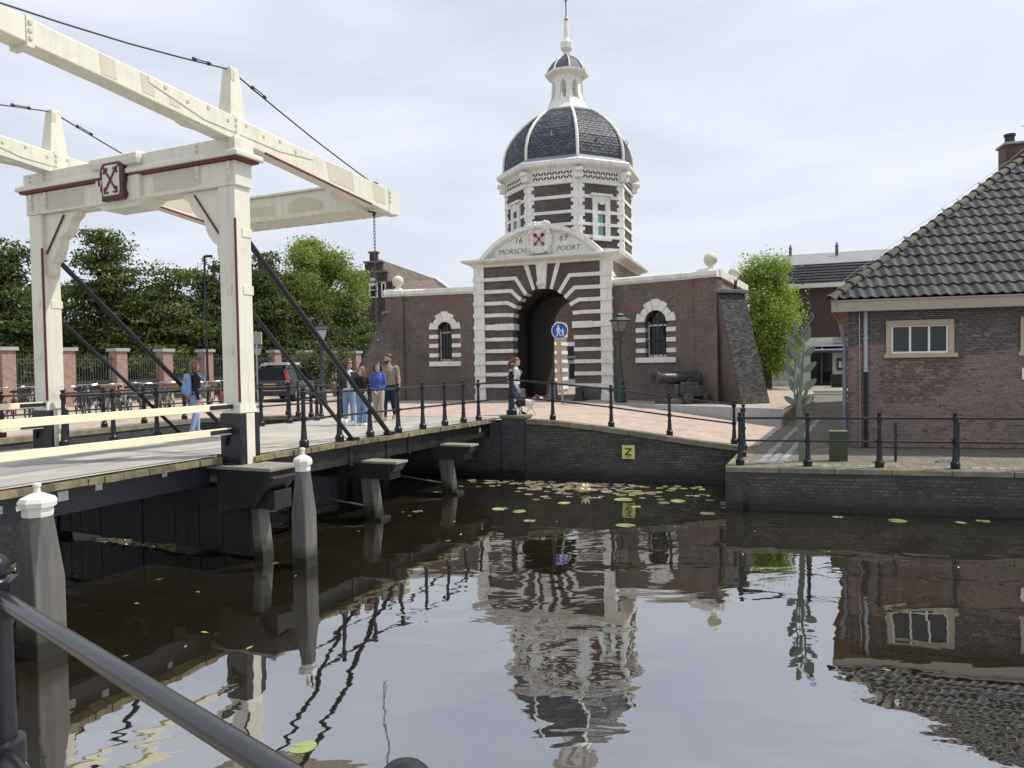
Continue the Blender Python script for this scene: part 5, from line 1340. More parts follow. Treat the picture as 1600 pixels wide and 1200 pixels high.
ROOFD = MBrick('dark_flat_tiles', (.045, .047, .055), (.03, .032, .038), (.012, .012, .014), bw=.30, bh=.24, mw=.02, rough=.6, speck=(.12, .12, .13), speck_a=.3, bmp=.8)
lapped(.8, 13, -.2, 7.15, .75, 8.35, 7, ROOFD, 'tile_course')
obj('zinc_roof', MB().loft([[(.8, .7, 8.36), (13, .7, 8.36), (13, 4.5, 9.45), (.8, 4.5, 9.45)], [(.8, .7, 8.40), (13, .7, 8.40), (13, 4.5, 9.49), (.8, 4.5, 9.49)]]), M('zinc_sheet', (.23, .235, .245), (.19, .195, .205), 1, .5), cf)
for x in (1.3, 3.9, 8.3): obj('finial', MB().lathe([(.09, 9.3), (.09, 9.7), (.05, 9.72), (.11, 9.8), (.06, 9.95), (.02, 10.1)], 8, c=(x, 4.2 if x != 3.9 else 3.2, -.15 if x == 3.9 else 0)), M('zinc_finial', (.10, .10, .11)), cf)
for x0, z0 in ((4.85, 4.75), (8.2, 4.75)):
    wn = obj('window', MB().box(x0, -.01, z0, x0 + 1.0, .02, z0 + 1.75), GLASS, cf)
    obj('window_frame', MB().box(x0 - .09, -.05, z0 - .09, x0, .05, z0 + 1.84).box(x0 + 1, -.05, z0 - .09, x0 + 1.09, .05, z0 + 1.84).box(x0, -.05, z0 - .09, x0 + 1, .05, z0).box(x0, -.05, z0 + 1.75, x0 + 1, .05, z0 + 1.84).box(x0, -.04, z0 + .95, x0 + 1, .03, z0 + 1.03), WHITES, wn)
for x in (2.0, 4.1): obj('wall_anchor', MB().box(x, -.03, 5.6, x + .05, 0, 6.6), BLACKM, cf)
aw = obj('awning', MB().loft([[(2.2, -.05, 3.62), (2.2, -.85, 3.40), (2.2, -.85, 3.26), (2.2, -.05, 3.5)], [(6.5, -.05, 3.62), (6.5, -.85, 3.40), (6.5, -.85, 3.26), (6.5, -.05, 3.5)]]), M('navy_awning', (.03, .035, .12), (.04, .045, .14), 2, .7), cf)
obj('awning_rail', MB().box(2.2, -.86, 3.40, 6.5, -.80, 3.47).box(2.2, -.5, 3.62, 6.5, -.02, 3.70), WHITE, aw)
obj('neon_tube', MB().tube([(2.4, -.04, 3.85), (6.4, -.04, 3.85)], .02, 5), CHROME, cf)
mnu = obj('menu_case', MB().box(3.66, -.06, 2.28, 4.10, .0, 2.95), M('dark_grey_case', (.05, .055, .06)), cf, bev=.01)
obj('menu_sheet', MB().box(3.77, -.068, 2.42, 3.90, -.062, 2.78).box(3.92, -.068, 2.42, 4.01, -.062, 2.64), WHITES, mnu)
obj('menu_print', MB().box(3.74, -.064, 2.40, 4.03, -.0615, 2.80), M('blue_print', (.08, .09, .35)), mnu)
obj('wall_lantern', MB().tube([(4.28, -.06, 2.85), (4.28, -.06, 3.25)], .02, 5).box(4.24, -.12, 2.72, 4.34, -.02, 2.92), BLACKM, cf)
lettering('DE', .26, WHITES, cf, (5.35, .26, 3.02), .01)
bn = obj('red_banner', MB().box(-1.5, -.05, 2.62, -.25, .0, 2.98), M('red_banner_print', (.50, .07, .09), (.55, .10, .10), 2), cf)
obj('banner_print', MB().lathe([(.16, 0), (.16, .006)], 16, c=(0, 0, 0)), M('blue_banner_spot', (.10, .22, .5), (.6, .6, .65), 7), bn, loc=(-.55, -.05, 2.83)).rotation_euler = (pi / 2, 0, 0)
obj('banner_strip', MB().box(-1.5, -.055, 2.55, -.25, .0, 2.62), WHITES, bn)
# terrace furniture
WICK = M('pale_woven_seat', (.45, .44, .40), (.36, .35, .31), 9, .7)
def chair():
    t_ = thing('terrace_chair', 'pale cafe chair in a row against the white wall behind the platform', 'chair', (0, 0, 0), 0, 'cafe chairs along the white wall')
    obj('seat', MB().box(-.22, -.22, .43, .22, .22, .47), WICK, t_, bev=.01)
    obj('backrest', MB().box(-.22, .19, .50, .22, .23, .86), WICK, t_, bev=.015)
    for x in (-.2, .2):
        for y in (-.2, .21): obj('leg', MB().tube([(x, y, 0), (x, y, .45 if y < 0 else .84)], .016, 6), CHROME, t_)
    return t_
c0 = chair()
cfm = Matrix.Translation(cf.location) @ Matrix.Rotation(rad(-20), 4, 'Z')
chs = [(-1.25, -2.2, .0), (-.75, -2.1, .1), (-.2, -2.2, 0), (.4, -2.1, -.1), (.95, -2.2, 0)]
for i, (x, y, r_) in enumerate(chs):
    o = c0 if i == 0 else copy_tree(c0)
    o['label'] = ('leftmost', 'second', 'middle', 'fourth', 'rightmost')[i] + ' pale cafe chair in the row against the white wall'
    p = cfm @ Vector((x, y, 1.27)); o.location = p; o.rotation_euler = (0, 0, rad(-20) + r_)
def wchair(x, y, lab):
    p = cfm @ Vector((x, y, 1.27))
    t_ = thing('garden_chair', lab, 'chair', p, rad(150)); W_ = WHITES
    obj('seat', MB().box(-.24, -.24, .42, .24, .24, .46), W_, t_, bev=.015); obj('backrest', MB().box(-.24, .21, .5, .24, .25, .88), W_, t_, bev=.02)
    for a in (-.22, .22):
        for b in (-.22, .22): obj('leg', MB().tube([(a, b, 0), (a, b, .44)], .022, 6), W_, t_)
wchair(4.75, -2.4, 'white plastic chair in front of the cafe window right of the black planter')
wchair(-1.0, -2.75, 'white chair standing in front of the row of pale chairs')
bs = thing('bench', 'grey slatted terrace bench below the dark cafe window', 'bench', cfm @ Vector((4.4, -1.4, 1.27)), rad(-20))
for k in range(4): obj('slat', MB().box(-.4, 0, .35 + k * .15, 2.4, .04, .47 + k * .15), GREYT, bs)
obj('seat', MB().box(-.4, -.45, .38, 2.4, 0, .44), GREYT, bs)
for x in (-.3, 1, 2.3): obj('leg', MB().box(x, -.4, 0, x + .06, .02, .38), GREYT, bs)
pb = thing('planter', 'black square planter box in front of the white cafe pillar', 'planter', cfm @ Vector((3.4, -4.2, 1.27)), rad(-20))
obj('box', MB().loft([[(-.25, -.25, 0), (.25, -.25, 0), (.25, .25, 0), (-.25, .25, 0)], [(-.27, -.27, .86), (.27, -.27, .86), (.27, .27, .86), (-.27, .27, .86)]]), BLACKM, pb, bev=.04)
obj('soil', MB().box(-.22, -.22, .84, .22, .22, .868), BARK, pb)
tb = thing('cafe_table', 'small table among the pale chairs by the white wall', 'table', cfm @ Vector((.1, -2.75, 1.27)))
obj('top', MB().lathe([(.32, .71), (.32, .74)], 14), WICK, tb); obj('stand', MB().lathe([(.2, 0), (.03, .03), (.03, .71)], 10), BLACKM, tb)

# shop seen through the arch
sp = thing('shop_building', 'red brick shop with navy fascia seen through the gate arch', 'building', (0.5, 50.5, 0), rad(-19))
obj('wall', MB().box(-1, 0, 4.3, 9, 5, 7.35), BRICK_RED, sp)
obj('ground_floor', MB().box(-1, .03, 1.4, 9, 5, 4.3), WHITE, sp)
obj('cornice', MB().box(-1, -.25, 4.05, 9, .1, 4.32), WHITES, sp)
obj('fascia_board', MB().box(-1, -.14, 3.15, 9, .05, 4.0), M('navy_fascia', (.012, .014, .03)), sp)
lettering('ANCHE', .21, WHITES, sp, (3.78, -.155, 3.32), .01, spacing=1.1)
for x0 in (4.35, 7, 1): 
    wn = obj('window', MB().box(x0, -.02, 4.9, x0 + 1.1, .02, 7.2), GLASS, sp)
    obj('window_frame', MB().box(x0 - .14, -.06, 4.8, x0, .05, 7.3).box(x0 + 1.1, -.06, 4.8, x0 + 1.24, .05, 7.3).box(x0, -.06, 4.76, x0 + 1.1, .05, 4.9).box(x0, -.05, 6.2, x0 + 1.1, .04, 6.32), WHITES, wn)
wn = obj('shop_window', MB().box(3.5, -.03, 1.9, 4.5, .0, 2.9), M('blue_dark_glass', (.02, .03, .06), rough=.1), sp)
obj('shop_door', MB().box(4.75, -.03, 1.4, 5.6, .0, 3.0), GLASS, sp)
# stepped gable house
gh = thing('gabled_house', 'dark brick house with stepped gable dated 1601 and brown tiled roof behind the left wing', 'house', (-14.1, 70, 0), rad(-4))
def G_(px, py, Y=70): 
    d = Vector((px - 800, 0)); r = _F + _R * ((px - 800) / 1164) + _U * ((600 - py) / 1164); return Vector((0, 0, EYE)) + r * (Y / r.y)
gx = lambda px: (px - 800) / 1164 * 70 + 14.1
gzf = lambda py: 2.95 + (574 - py) * 70 / 1164
steps_ = [(564, 617, 444, 545), (566, 609, 428, 444), (574, 602, 413, 428), (582, 594, 398, 413)]
for i, (a, b, t_, bt) in enumerate(steps_):
    obj('gable_step', MB().box(gx(a), 0, gzf(bt) if i else 1.4, gx(b), .5, gzf(t_) ), BRICK_CAFE, gh)
    obj('step_coping', MB().box(gx(a) - .12, -.12, gzf(t_), gx(b) + .12, .62, gzf(t_) + .14), GREYT, gh)
obj('string_course', MB().box(gx(574), -.06, gzf(429), gx(602), .02, gzf(427.5)), GREYT, gh)
wn = obj('window', MB().box(gx(582), -.04, gzf(466), gx(592.5), .0, gzf(448)), GLASS, gh)
obj('window_frame', MB().box(gx(580.5), -.1, gzf(467), gx(582.2), .02, gzf(447)).box(gx(592.5), -.1, gzf(467), gx(594), .02, gzf(447)).box(gx(580.5), -.1, gzf(448.5), gx(594), .02, gzf(446.5)).box(gx(582), -.08, gzf(456), gx(593), .02, gzf(455)).box(gx(580.5), -.12, gzf(467.5), gx(594), .02, gzf(466)), WHITES, wn)
obj('date_stone', MB().prism([(gx(580.5), gzf(446.5)), (gx(594), gzf(446.5))] + [((gx(580.5) + gx(594)) / 2 + (gx(594) - gx(580.5)) / 2 * cos(t), gzf(446.5) + .62 * sin(t)) for t in [pi * i / 8 for i in range(1, 8)]], -.07, .0), STONE, wn)
lettering('1601', .36, BLACKM, gh, ((gx(580.5) + gx(594)) / 2, -.08, gzf(443.2)), .006)
wn = obj('window', MB().box(gx(601.5), -.04, gzf(466), gx(605.5), .0, gzf(446)), GLASS, gh)
obj('window_frame', MB().box(gx(600), -.1, gzf(467), gx(601.6), .02, gzf(445)).box(gx(605.5), -.1, gzf(467), gx(607), .02, gzf(445)).box(gx(600), -.1, gzf(446), gx(607), .02, gzf(444)).box(gx(600), -.1, gzf(467.5), gx(607), .02, gzf(466)), WHITES, wn)
RB = MBrick('brown_roof_tiles', (.20, .165, .14), (.15, .125, .11), (.07, .06, .05), bw=.9, bh=.24, mw=.05, rough=.8, bmp=.8)
obj('roof', MB().add([(gx(588), .4, gzf(404)), (gx(664), 7, gzf(427)), (gx(700), 5, gzf(452)), (gx(700), 1, gzf(490)), (gx(618), .4, gzf(490)), (gx(610), .4, gzf(446))], [(0, 5, 4, 3, 2, 1)]).add([(gx(664), 7, gzf(427)), (gx(700), 5, gzf(452)), (gx(712), 9, gzf(470)), (gx(588), 12, gzf(470)), (gx(588), .4, gzf(404))], [(0, 1, 2), (0, 2, 3, 4)]), RB, gh)
obj('verge', MB().bar((gx(664), 6.95, gzf(426.5)), (gx(699), 4.9, gzf(452)), .25, .25), WHITE, gh)

# ================================================================== FENCE
fn = thing('iron_fence', 'long iron railing fence with square brick pillars behind the bicycles', 'fence', (-19.7, 29.0, 1.45), rad(63.7))
FP = 2.401
BAR = None
pm = mesh_of('pillar', MB().box(-.26, -.26, 0, .26, .26, 2.36), BRICK_PILLAR); pcm = mesh_of('pillar_cap', MB().box(-.34, -.34, 2.36, .34, .34, 2.50), CONC)
mb = MB()
for i in range(15):
    x = .34 + i * .122
    mb.box(x - .011, -.011, .12, x + .011, .011, 2.12); mb.box(x - .005, -.005, 2.12, x + .005, .005, 2.24)
    if i < 14: mb.box(x + .05, -.009, .12, x + .07, .009, 1.12)
mb.box(.2, -.015, .18, 2.2, .015, .22).box(.2, -.015, 1.0, 2.2, .015, 1.04).box(.2, -.015, 2.0, 2.2, .015, 2.04)
bpm = mesh_of('bar_panel', mb, M('fence_iron', (.05, .055, .055), (.08, .085, .08), 5, .5)); plm = mesh_of('plinth', MB().box(.2, -.16, 0, 2.2, .16, .12), BRICK_PILLAR)
for k in range(-5, 11):
    o = bpy.data.objects.new('pillar', pm); C.objects.link(o); o.parent = fn; o.location = (k * FP, 0, 0)
    c = bpy.data.objects.new('pillar_cap', pcm); C.objects.link(c); c.parent = o
    if k < 10:
        for nm, me in (('bar_panel', bpm), ('plinth', plm)):
            o = bpy.data.objects.new(nm, me); C.objects.link(o); o.parent = fn; o.location = (k * FP, 0, 0)
            if nm == 'bar_panel': o['kind'] = 'stuff'
# low house behind the trees
sh_ = thing('shed', 'low brown roofed building half hidden behind the trees and fence', 'building', (-31, 36, 0), rad(63.7))
obj('wall', MB().box(-6, 5.2, 1.4, 30, 10, 3.6), BRICK_PILLAR, sh_)
for k in range(9): obj('tile_course', MB().loft([[(-6.3, 4.7 + k * .45, 3.5 + k * .33), (-6.3, 5.2 + k * .45, 3.9 + k * .33), (-6.3, 5.2 + k * .45, 3.8 + k * .33)], [(30, 4.7 + k * .45, 3.5 + k * .33), (30, 5.2 + k * .45, 3.9 + k * .33), (30, 5.2 + k * .45, 3.8 + k * .33)]]), RB, sh_)

# ================================================================== TREES
def crown_mesh(name, lobes, n, size, m, seed, flat=.6, clump=.35, per=22, hollow=.55, spray=False):
    rg = np.random.default_rng(seed)
    lob = np.array(lobes, float)                      # cx cy cz rx ry rz
    wts = lob[:, 3] * lob[:, 4] + lob[:, 4] * lob[:, 5] + lob[:, 3] * lob[:, 5]; wts = wts / wts.sum()
    nc = n // per
    li = rg.choice(len(lob), nc, p=wts)
    d = rg.normal(size=(nc, 3)); d /= np.linalg.norm(d, axis=1)[:, None]
    rad_ = hollow + (1 - hollow) * rg.random(nc) ** .6
    rad_ *= 1 + .10 * rg.normal(size=nc)
    cen = lob[li, :3] + d * rad_[:, None] * lob[li, 3:]
    idx = np.repeat(np.arange(nc), per)
    sc_ = clump * (.6 + .8 * rg.random(nc))
    g = rg.normal(size=(len(idx), 3)) * sc_[idx][:, None]
    if spray:
        dh = d.copy(); dh[:, 2] = 0; dh /= (np.linalg.norm(dh, axis=1)[:, None] + 1e-6); pr_ = np.stack([-dh[:, 1], dh[:, 0], 0 * dh[:, 0]], 1)
        off = dh[idx] * g[:, :1] * 1.35 + pr_[idx] * g[:, 1:2] * .8; off[:, 2] += g[:, 2] * flat - np.abs(g[:, 0]) * .18
    else: off = g * np.array([1, 1, flat])
    P = cen[idx] + off
    N = d[idx] * .8 + rg.normal(size=(len(idx), 3)) * .8 + np.array([0, 0, .5]); N /= np.linalg.norm(N, axis=1)[:, None]
    T = np.cross(N, rg.normal(size=N.shape)); T /= np.linalg.norm(T, axis=1)[:, None]
    B = np.cross(N, T)
    s_ = size * (.6 + .8 * rg.random(len(idx)))[:, None]
    k = len(idx)
    V = np.empty((k, 4, 3)); V[:, 0] = P - T * s_; V[:, 1] = P - B * s_ * .55; V[:, 2] = P + T * s_; V[:, 3] = P + B * s_ * .55
    me = bpy.data.meshes.new(name)
    me.vertices.add(k * 4); me.vertices.foreach_set('co', V.reshape(-1))
    me.loops.add(k * 4); me.loops.foreach_set('vertex_index', np.arange(k * 4, dtype=np.int32))
    me.polygons.add(k); me.polygons.foreach_set('loop_start', np.arange(0, k * 4, 4, dtype=np.int32)); me.polygons.foreach_set('loop_total', np.full(k, 4, dtype=np.int32))
    me.materials.append(m); me.update(calc_edges=True); me.validate()
    return me
def tree(name, label, loc, lobes, n, size, m, seed, trunk_h, tr=.18, cat='tree', group=None, **kw):
    t_ = thing(name, label, cat, loc, 0, group)
    rg = random.Random(seed)
    mb = MB()
    top = max(l[2] + l[5] * .5 for l in lobes)
    pts = [(0, 0, -.1), (rg.uniform(-.05, .05), 0, trunk_h * .5), (rg.uniform(-.1, .1), rg.uniform(-.1, .1), trunk_h), (rg.uniform(-.2, .2), rg.uniform(-.2, .2), top)]
    mb.tube(pts, [tr * 1.25, tr, tr * .8, tr * .15], 8)
    for l in lobes:
        a = Vector(pts[2]) + Vector((0, 0, rg.uniform(-.2, .6) * trunk_h * .4)); b = Vector(l[:3]) + Vector((rg.uniform(-.3, .3), rg.uniform(-.3, .3), l[5] * .3))
        mid = a.lerp(b, .5) + Vector((0, 0, .25))
        mb.tube([a, mid, b], [tr * .42, tr * .28, tr * .07], 6)
    obj('trunk', mb, BARK, t_, smooth=True)
    o = bpy.data.objects.new('crown', crown_mesh('crown', lobes, n, size, m, seed, **kw)); C.objects.link(o); o.parent = t_
    return t_
def rlobes(seed, n, w, d, z0, z1, r0, r1, cone=.6):
    rg = random.Random(seed); out = []
    for i in range(n):
        t = (i + .5) / n; z = z0 + (z1 - z0) * t
        k = (1 - cone * t) ; a = rg.uniform(0, 2 * pi); q = sqrt(rg.random())
        r = r0 + (r1 - r0) * (1 - t)
        out.append((w * k * q * cos(a), d * k * q * sin(a), z, r * rg.uniform(.85, 1.25), r * rg.uniform(.85, 1.2), r * rg.uniform(.5, .75)))
    return out
YK = dict(flat=.22, clump=.34, per=34, hollow=.42, spray=True)
def yew(label, px, Y, top, w_, seed, m=YEW, n=24000, z0=.9, base=1.45, cone=.62):
    n = int(n * 1.25)
    X = (px - 800) / 1164 * Y
    h = top - base
    return tree('yew_tree', label, (X, Y, base), rlobes(seed, 26, w_, w_, z0, h - .55, .6, 1.55, cone), n, .092, m, seed, h * .35, .22, **YK)
yew('dark yew tree at the left edge behind the first brick pillar', 2, 37, 10.0, 2.4, 11)
yew('tall pointed dark yew standing right of the far portal post', 172, 40, 10.9, 2.5, 12, YEWL, 28000)
yew('broad brownish yew behind the fence left of the tall street lamp', 262, 41, 9.1, 2.3, 13, YEWL)
yew('lower yew crown in the gap between the first two tall yews', 92, 42, 8.4, 1.9, 19, n=15000)
yew('dark yew behind the street lamp close to the near portal post', 335, 43, 9.6, 2.2, 14)
yew('dark yew rising directly right of the near portal post', 415, 46, 10.4, 2.3, 15, n=26000)
yew('low dark yew between the black stays and the stepped gable', 535, 52, 8.6, 2.6, 16, n=26000, z0=.8)
yew('dark yew in front of the bright green tree', 470, 49, 9.7, 2.6, 17, YEWL, 26000)
yew('dark yew filling the back row behind the backpack woman', 215, 48, 8.5, 3.0, 18, n=15000)
yew('dark yew in the back row at the far left', 50, 47, 8.8, 3.0, 20, n=15000)
yew('dark yew in the back row behind the near portal post', 380, 53, 8.8, 3.0, 21, n=15000)
rl_ = random.Random(77)
tree('maple_tree', 'bright green broadleaf tree behind the yews left of the stepped gable', (-16.0, 60, 1.45), [(rl_.gauss(0, .95) * w__, rl_.gauss(0, .9) * w__, z__ + rl_.uniform(-.5, .5), r__, r__, r__ * .72) for z__, w__, k__ in ((10.6, .6, 5), (9.6, 1.3, 8), (8.5, 1.8, 9), (7.2, 2.1, 9), (5.8, 2.4, 9), (4.6, 2.4, 7)) for q__ in range(k__) for r__ in (rl_.uniform(.65, 1.15),)], 44000, .105, MAPLE, 31, 3.6, .3, clump=.36, per=26, flat=.75, hollow=.6)
tree('lime_tree', 'bright lime green tree beside the black buttress', (13.15, 38.3, 1.35), [(rl_.uniform(-1, 1) * w__ * 1.08, rl_.uniform(-1, 1) * w__ * 1.08, (z__ + rl_.uniform(-.3, .3)) * .885, r__, r__, r__ * .85) for z__, w__, k__ in ((6.9, .4, 4), (6.1, .9, 6), (5.2, 1.1, 7), (4.3, 1.15, 7), (3.4, 1.1, 7), (2.5, .95, 6), (1.8, .7, 4)) for q__ in range(k__) for r__ in (rl_.uniform(.42, .8),)], 42000, .066, LIME, 41, 2.0, .20, clump=.24, per=26, flat=.8, hollow=.62)
def bush(label, px, Y, h, w_, seed):
    X = (px - 800) / 1164 * Y
    t_ = thing('olive_shrub', label, 'shrub', (X, Y, 1.45))
    obj('planter', MB().lathe([(.22, 0), (.3, .45), (.32, .5)], 12), M('clay_planter', (.3, .2, .14), (.26, .17, .12), 3), t_)
    mb = MB(); rg = random.Random(seed)
    for k in range(7): mb.tube([(0, 0, .4), (rg.uniform(-.2, .2), rg.uniform(-.2, .2), h * .6), (rg.uniform(-w_, w_) * .6, rg.uniform(-w_, w_) * .6, h * .92)], [.025, .018, .006], 5)
    obj('stems', mb, BARK, t_, kind='stuff')
    o = bpy.data.objects.new('foliage', crown_mesh('foliage', [(0, 0, h * .6, w_, w_, h * .38), (w_ * .4, 0, h * .75, w_ * .6, w_ * .6, h * .25), (-w_ * .4, 0, h * .7, w_ * .6, w_ * .6, h * .25)], 2600, .055, OLIVE, seed, flat=1.3, clump=.13, per=14, hollow=.2)); C.objects.link(o); o.parent = t_
bush('grey green potted shrub just right of the black car', 490, 36.5, 2.35, .55, 51)
bush('grey green potted shrub behind the lamp post near the family', 527, 37.5, 2.5, .8, 52)
bush('small potted shrub behind the black car roof', 470, 38.5, 2.2, .5, 53)

# ================================================================== STREET FURNITURE
def lantern(t_, z0, s_=1.0, m=LAMPG, glass=LGLASS):
    """four sided tapering street lantern, z0 = underside"""
    b, tq, h = .13 * s_, .235 * s_, .42 * s_
    ln = obj('lantern', MB().loft([[(-b, -b, z0), (b, -b, z0), (b, b, z0), (-b, b, z0)], [(-b, -b, z0 + .03), (b, -b, z0 + .03), (b, b, z0 + .03), (-b, b, z0 + .03)]]), m, t_)
    for k in range(4):
        R4 = Matrix.Rotation(k * pi / 2, 3, 'Z')
        p = [R4 @ Vector(q) for q in ((-b + .01, -b + .004, z0 + .03), (b - .01, -b + .004, z0 + .03), (tq - .02, -tq + .006, z0 + h), (-tq + .02, -tq + .006, z0 + h))]
        n = (p[1] - p[0]).cross(p[3] - p[0]).normalized() * .006
        obj('pane', MB().loft([[x - n for x in p], [x for x in p]]), glass, ln)
        obj('corner_bar', MB().bar(R4 @ Vector((-b, -b, z0 + .02)), R4 @ Vector((-tq, -tq, z0 + h)), .022 * s_, .022 * s_), m, ln)
    obj('lantern_roof', MB().loft([[(x * r, y * r, z0 + h + dz__) for x, y in ((-1, -1), (1, -1), (1, 1), (-1, 1))] for r, dz__ in ((tq, -.02), (tq * 1.22, 0), (tq * 1.22, .02), (tq * .55, .13 * s_), (tq * .42, .15 * s_))]).loft([[(x * r, y * r, z0 + h + dz__) for x, y in ((-1, -1), (1, -1), (1, 1), (-1, 1))] for r, dz__ in ((tq * .42, .15 * s_), (tq * .42, .2 * s_), (tq * .52, .205 * s_), (tq * .2, .27 * s_))]), m, ln)
    obj('finial', MB().lathe([(.02, 0), (.03, .04), (.012, .06), (.02, .08), (.004, .15)], 8, c=(0, 0, z0 + h + .26 * s_)), m, ln)
def street_lamp(label, loc, h, m=LAMPG, s_=1.0, glass=LGLASS):
    t_ = thing('street_lamp', label, 'street lamp', loc, rad(20))
    k = h / 3.2
    obj('pedestal', MB().lathe([(.21, 0), (.21, .10), (.18, .12), (.17, .5), (.19, .55), (.15, .62), (.11, .66)], 8, sq=True), m, t_)
    obj('post', MB().lathe([(.11, .64), (.13, .70), (.13, .76), (.085, .82), (.075, .9), (.07, 1.5 * k), (.09, 1.52 * k), (.09, 1.58 * k), (.055, 1.6 * k), (.045, 2.38 * k), (.06, 2.4 * k), (.04, 2.46 * k)], 10), m, t_, smooth=True)
    obj('lantern_bracket', MB().tube([(0, 0, 2.42 * k), (.10, 0, 2.48 * k), (.12, 0, 2.56 * k)], .014, 6).tube([(0, 0, 2.42 * k), (-.10, 0, 2.48 * k), (-.12, 0, 2.56 * k)], .014, 6).tube([(-.16, 0, 2.30 * k), (.16, 0, 2.30 * k)], .012, 6), m, t_)
    lantern(t_, 2.55 * k, s_, m, glass)
DGLASS = M('amber_grey_glass', (.20, .17, .14), (.26, .23, .19), 4, .12)
street_lamp('green iron street lamp in front of the right pilaster of the gate', (3.94, 27.0, 1.47), 3.2, LAMPG, 1.0, DGLASS)
street_lamp('street lamp with frosted panes beside the black car', (-7.55, 29.6, 1.46), 3.2)
street_lamp('small distant street lamp left of the black car', (-13.45, 39.5, 1.46), 2.7)
tl = thing('street_light', 'tall thin black street light rising before the trees', 'street light', (-11.35, 27.8, 1.46))
obj('pole', MB().tube([(0, 0, 0), (0, 0, 1.2), (0, 0, 1.25), (0, 0, 5.7)], [.07, .07, .05, .04], 8), BLACKP, tl, smooth=True)
obj('lamp_head', MB().tube([(0, 0, 5.62), (.08, 0, 5.68)], .03, 6).obox((.17, 0, 5.68), (.26, .12, .09)), BLACKP, tl, bev=.02)
ys = thing('road_sign', 'small grey sign with yellow edge on a pole right of the near portal post', 'sign', (-10.25, 30.0, 1.46), rad(50))
obj('pole', MB().tube([(0, 0, 0), (0, 0, 3.0)], .03, 8), CHROME, ys)
obj('panel', MB().box(-.22, -.03, 2.45, .22, -.005, 2.95), M('grey_sign_back', (.18, .19, .2)), ys, bev=.01)
obj('yellow_edge', MB().box(.19, -.034, 2.45, .235, -.0, 2.95), YELLOW, ys)
bs_ = thing('pedestrian_sign', 'round blue sign with white walking figures on a grey pole', 'sign', (1.80, 26.6, 1.46), rad(-6))
obj('pole', MB().tube([(0, 0, 0), (-.07, 0, 2.85)], .032, 8), M('galvanised_pole', (.32, .33, .34), (.26, .27, .28), 6, .4), bs_, smooth=True)
dsk = obj('disc', MB().lathe([(.272, 0), (.272, .02)], 32), BLUE, bs_, loc=(-.065, -.03, 2.64)); dsk.rotation_euler = (pi / 2, 0, 0)
ringm = MB().lathe([(.272, 0), (.30, 0), (.30, .026), (.272, .026)], 32)
rg_ = obj('rim', MB().tube([(.283 * cos(2 * pi * q / 32), .283 * sin(2 * pi * q / 32), .02) for q in range(33)], .014, 6, cap=False), WHITES, dsk)
fg = MB()
fg.lathe([(.034, .022), (.034, .026)], 12, c=(-.05, .165, 0))
def strip(mb, p, q, w_, w2=None): mb.bar((*p, .024), (*q, .024), w_, .004, w2=w2)
strip(fg, (-.05, .125), (-.045, -.02), .085, .07); strip(fg, (-.06, -.02), (-.10, -.20), .04, .03); strip(fg, (-.03, -.02), (.02, -.20), .04, .03)
strip(fg, (-.085, .11), (-.115, -.02), .025); strip(fg, (-.02, .11), (.055, -.03), .024)
fg.lathe([(.026, .022), (.026, .026)], 12, c=(.11, .045, 0))
strip(fg, (.11, .015), (.11, -.09), .055, .05); strip(fg, (.10, -.09), (.07, -.19), .026); strip(fg, (.12, -.09), (.15, -.19), .026); strip(fg, (.09, .005), (.055, -.035), .02); strip(fg, (.13, .005), (.16, -.07), .02)
obj('walking_figures', fg, WHITES, dsk, kind='stuff')
BOL = M('grey_bollard_stone', (.17, .18, .21), (.13, .135, .155), 4, .7)
def bollard(label, loc, h=.78, w_=.16, m=BOL):
    t_ = thing('bollard', label, 'bollard', loc, rad(-19))
    obj('shaft', MB().loft([[(-w_, -w_, 0), (w_, -w_, 0), (w_, w_, 0), (-w_, w_, 0)], [(-w_ * .75, -w_ * .75, h * .9), (w_ * .75, -w_ * .75, h * .9), (w_ * .75, w_ * .75, h * .9), (-w_ * .75, w_ * .75, h * .9)], [(-w_ * .4, -w_ * .4, h), (w_ * .4, -w_ * .4, h), (w_ * .4, w_ * .4, h), (-w_ * .4, w_ * .4, h)]]), m, t_, bev=.015)
    obj('base', MB().box(-w_ * 1.5, -w_ * 1.5, -.02, w_ * 1.5, w_ * 1.5, .07), m, t_, bev=.01)
bollard('grey tapered stone bollard in the middle of the arch', (1.62, 29.3, 1.47))
bollard('dark squat bollard at the right foot of the arch', (2.62, 29.0, 1.47), .45, .17, BLUEBLACK)
bollard('small stone stump behind the woman with the dog', (.42, 29.6, 1.47), .5, .12, BRICK_PILLAR)
# plant sculpture
sc = thing('plant_sculpture', 'tall sage green steel plant sculpture with flat oval leaves behind the railing', 'sculpture', (5.95, 15.32, .83), rad(-12))
k_ = .00284
def SX(x): return (x - 158) * k_
def SZ(y): return (1112 - y) * k_
mb = MB().loft([[(SX(a), y0_, SZ(y)), (SX(b), y0_, SZ(y)), (SX(b), y1_, SZ(y)), (SX(a), y1_, SZ(y))] for a, b, y, y0_, y1_ in ((141, 175, 1112, -.05, .05), (132, 170, 900, -.045, .045), (122, 160, 720, -.04, .04), (140, 163, 600, -.03, .03), (153, 172, 480, -.025, .025), (165, 180, 340, -.02, .02), (172, 183, 260, -.018, .018), (158, 166, 215, -.012, .012))])
obj('stem', mb, SAGE, sc, bev=.008)
obj('side_stem', MB().loft([[(SX(x - w_), -.015, SZ(y)), (SX(x + w_), -.015, SZ(y)), (SX(x + w_), .015, SZ(y)), (SX(x - w_), .015, SZ(y))] for x, w_, y in ((130, 9, 735), (112, 7, 640), (110, 7, 520), (118, 6, 400), (105, 5, 270), (98, 4, 235))]), SAGE, sc, bev=.004)
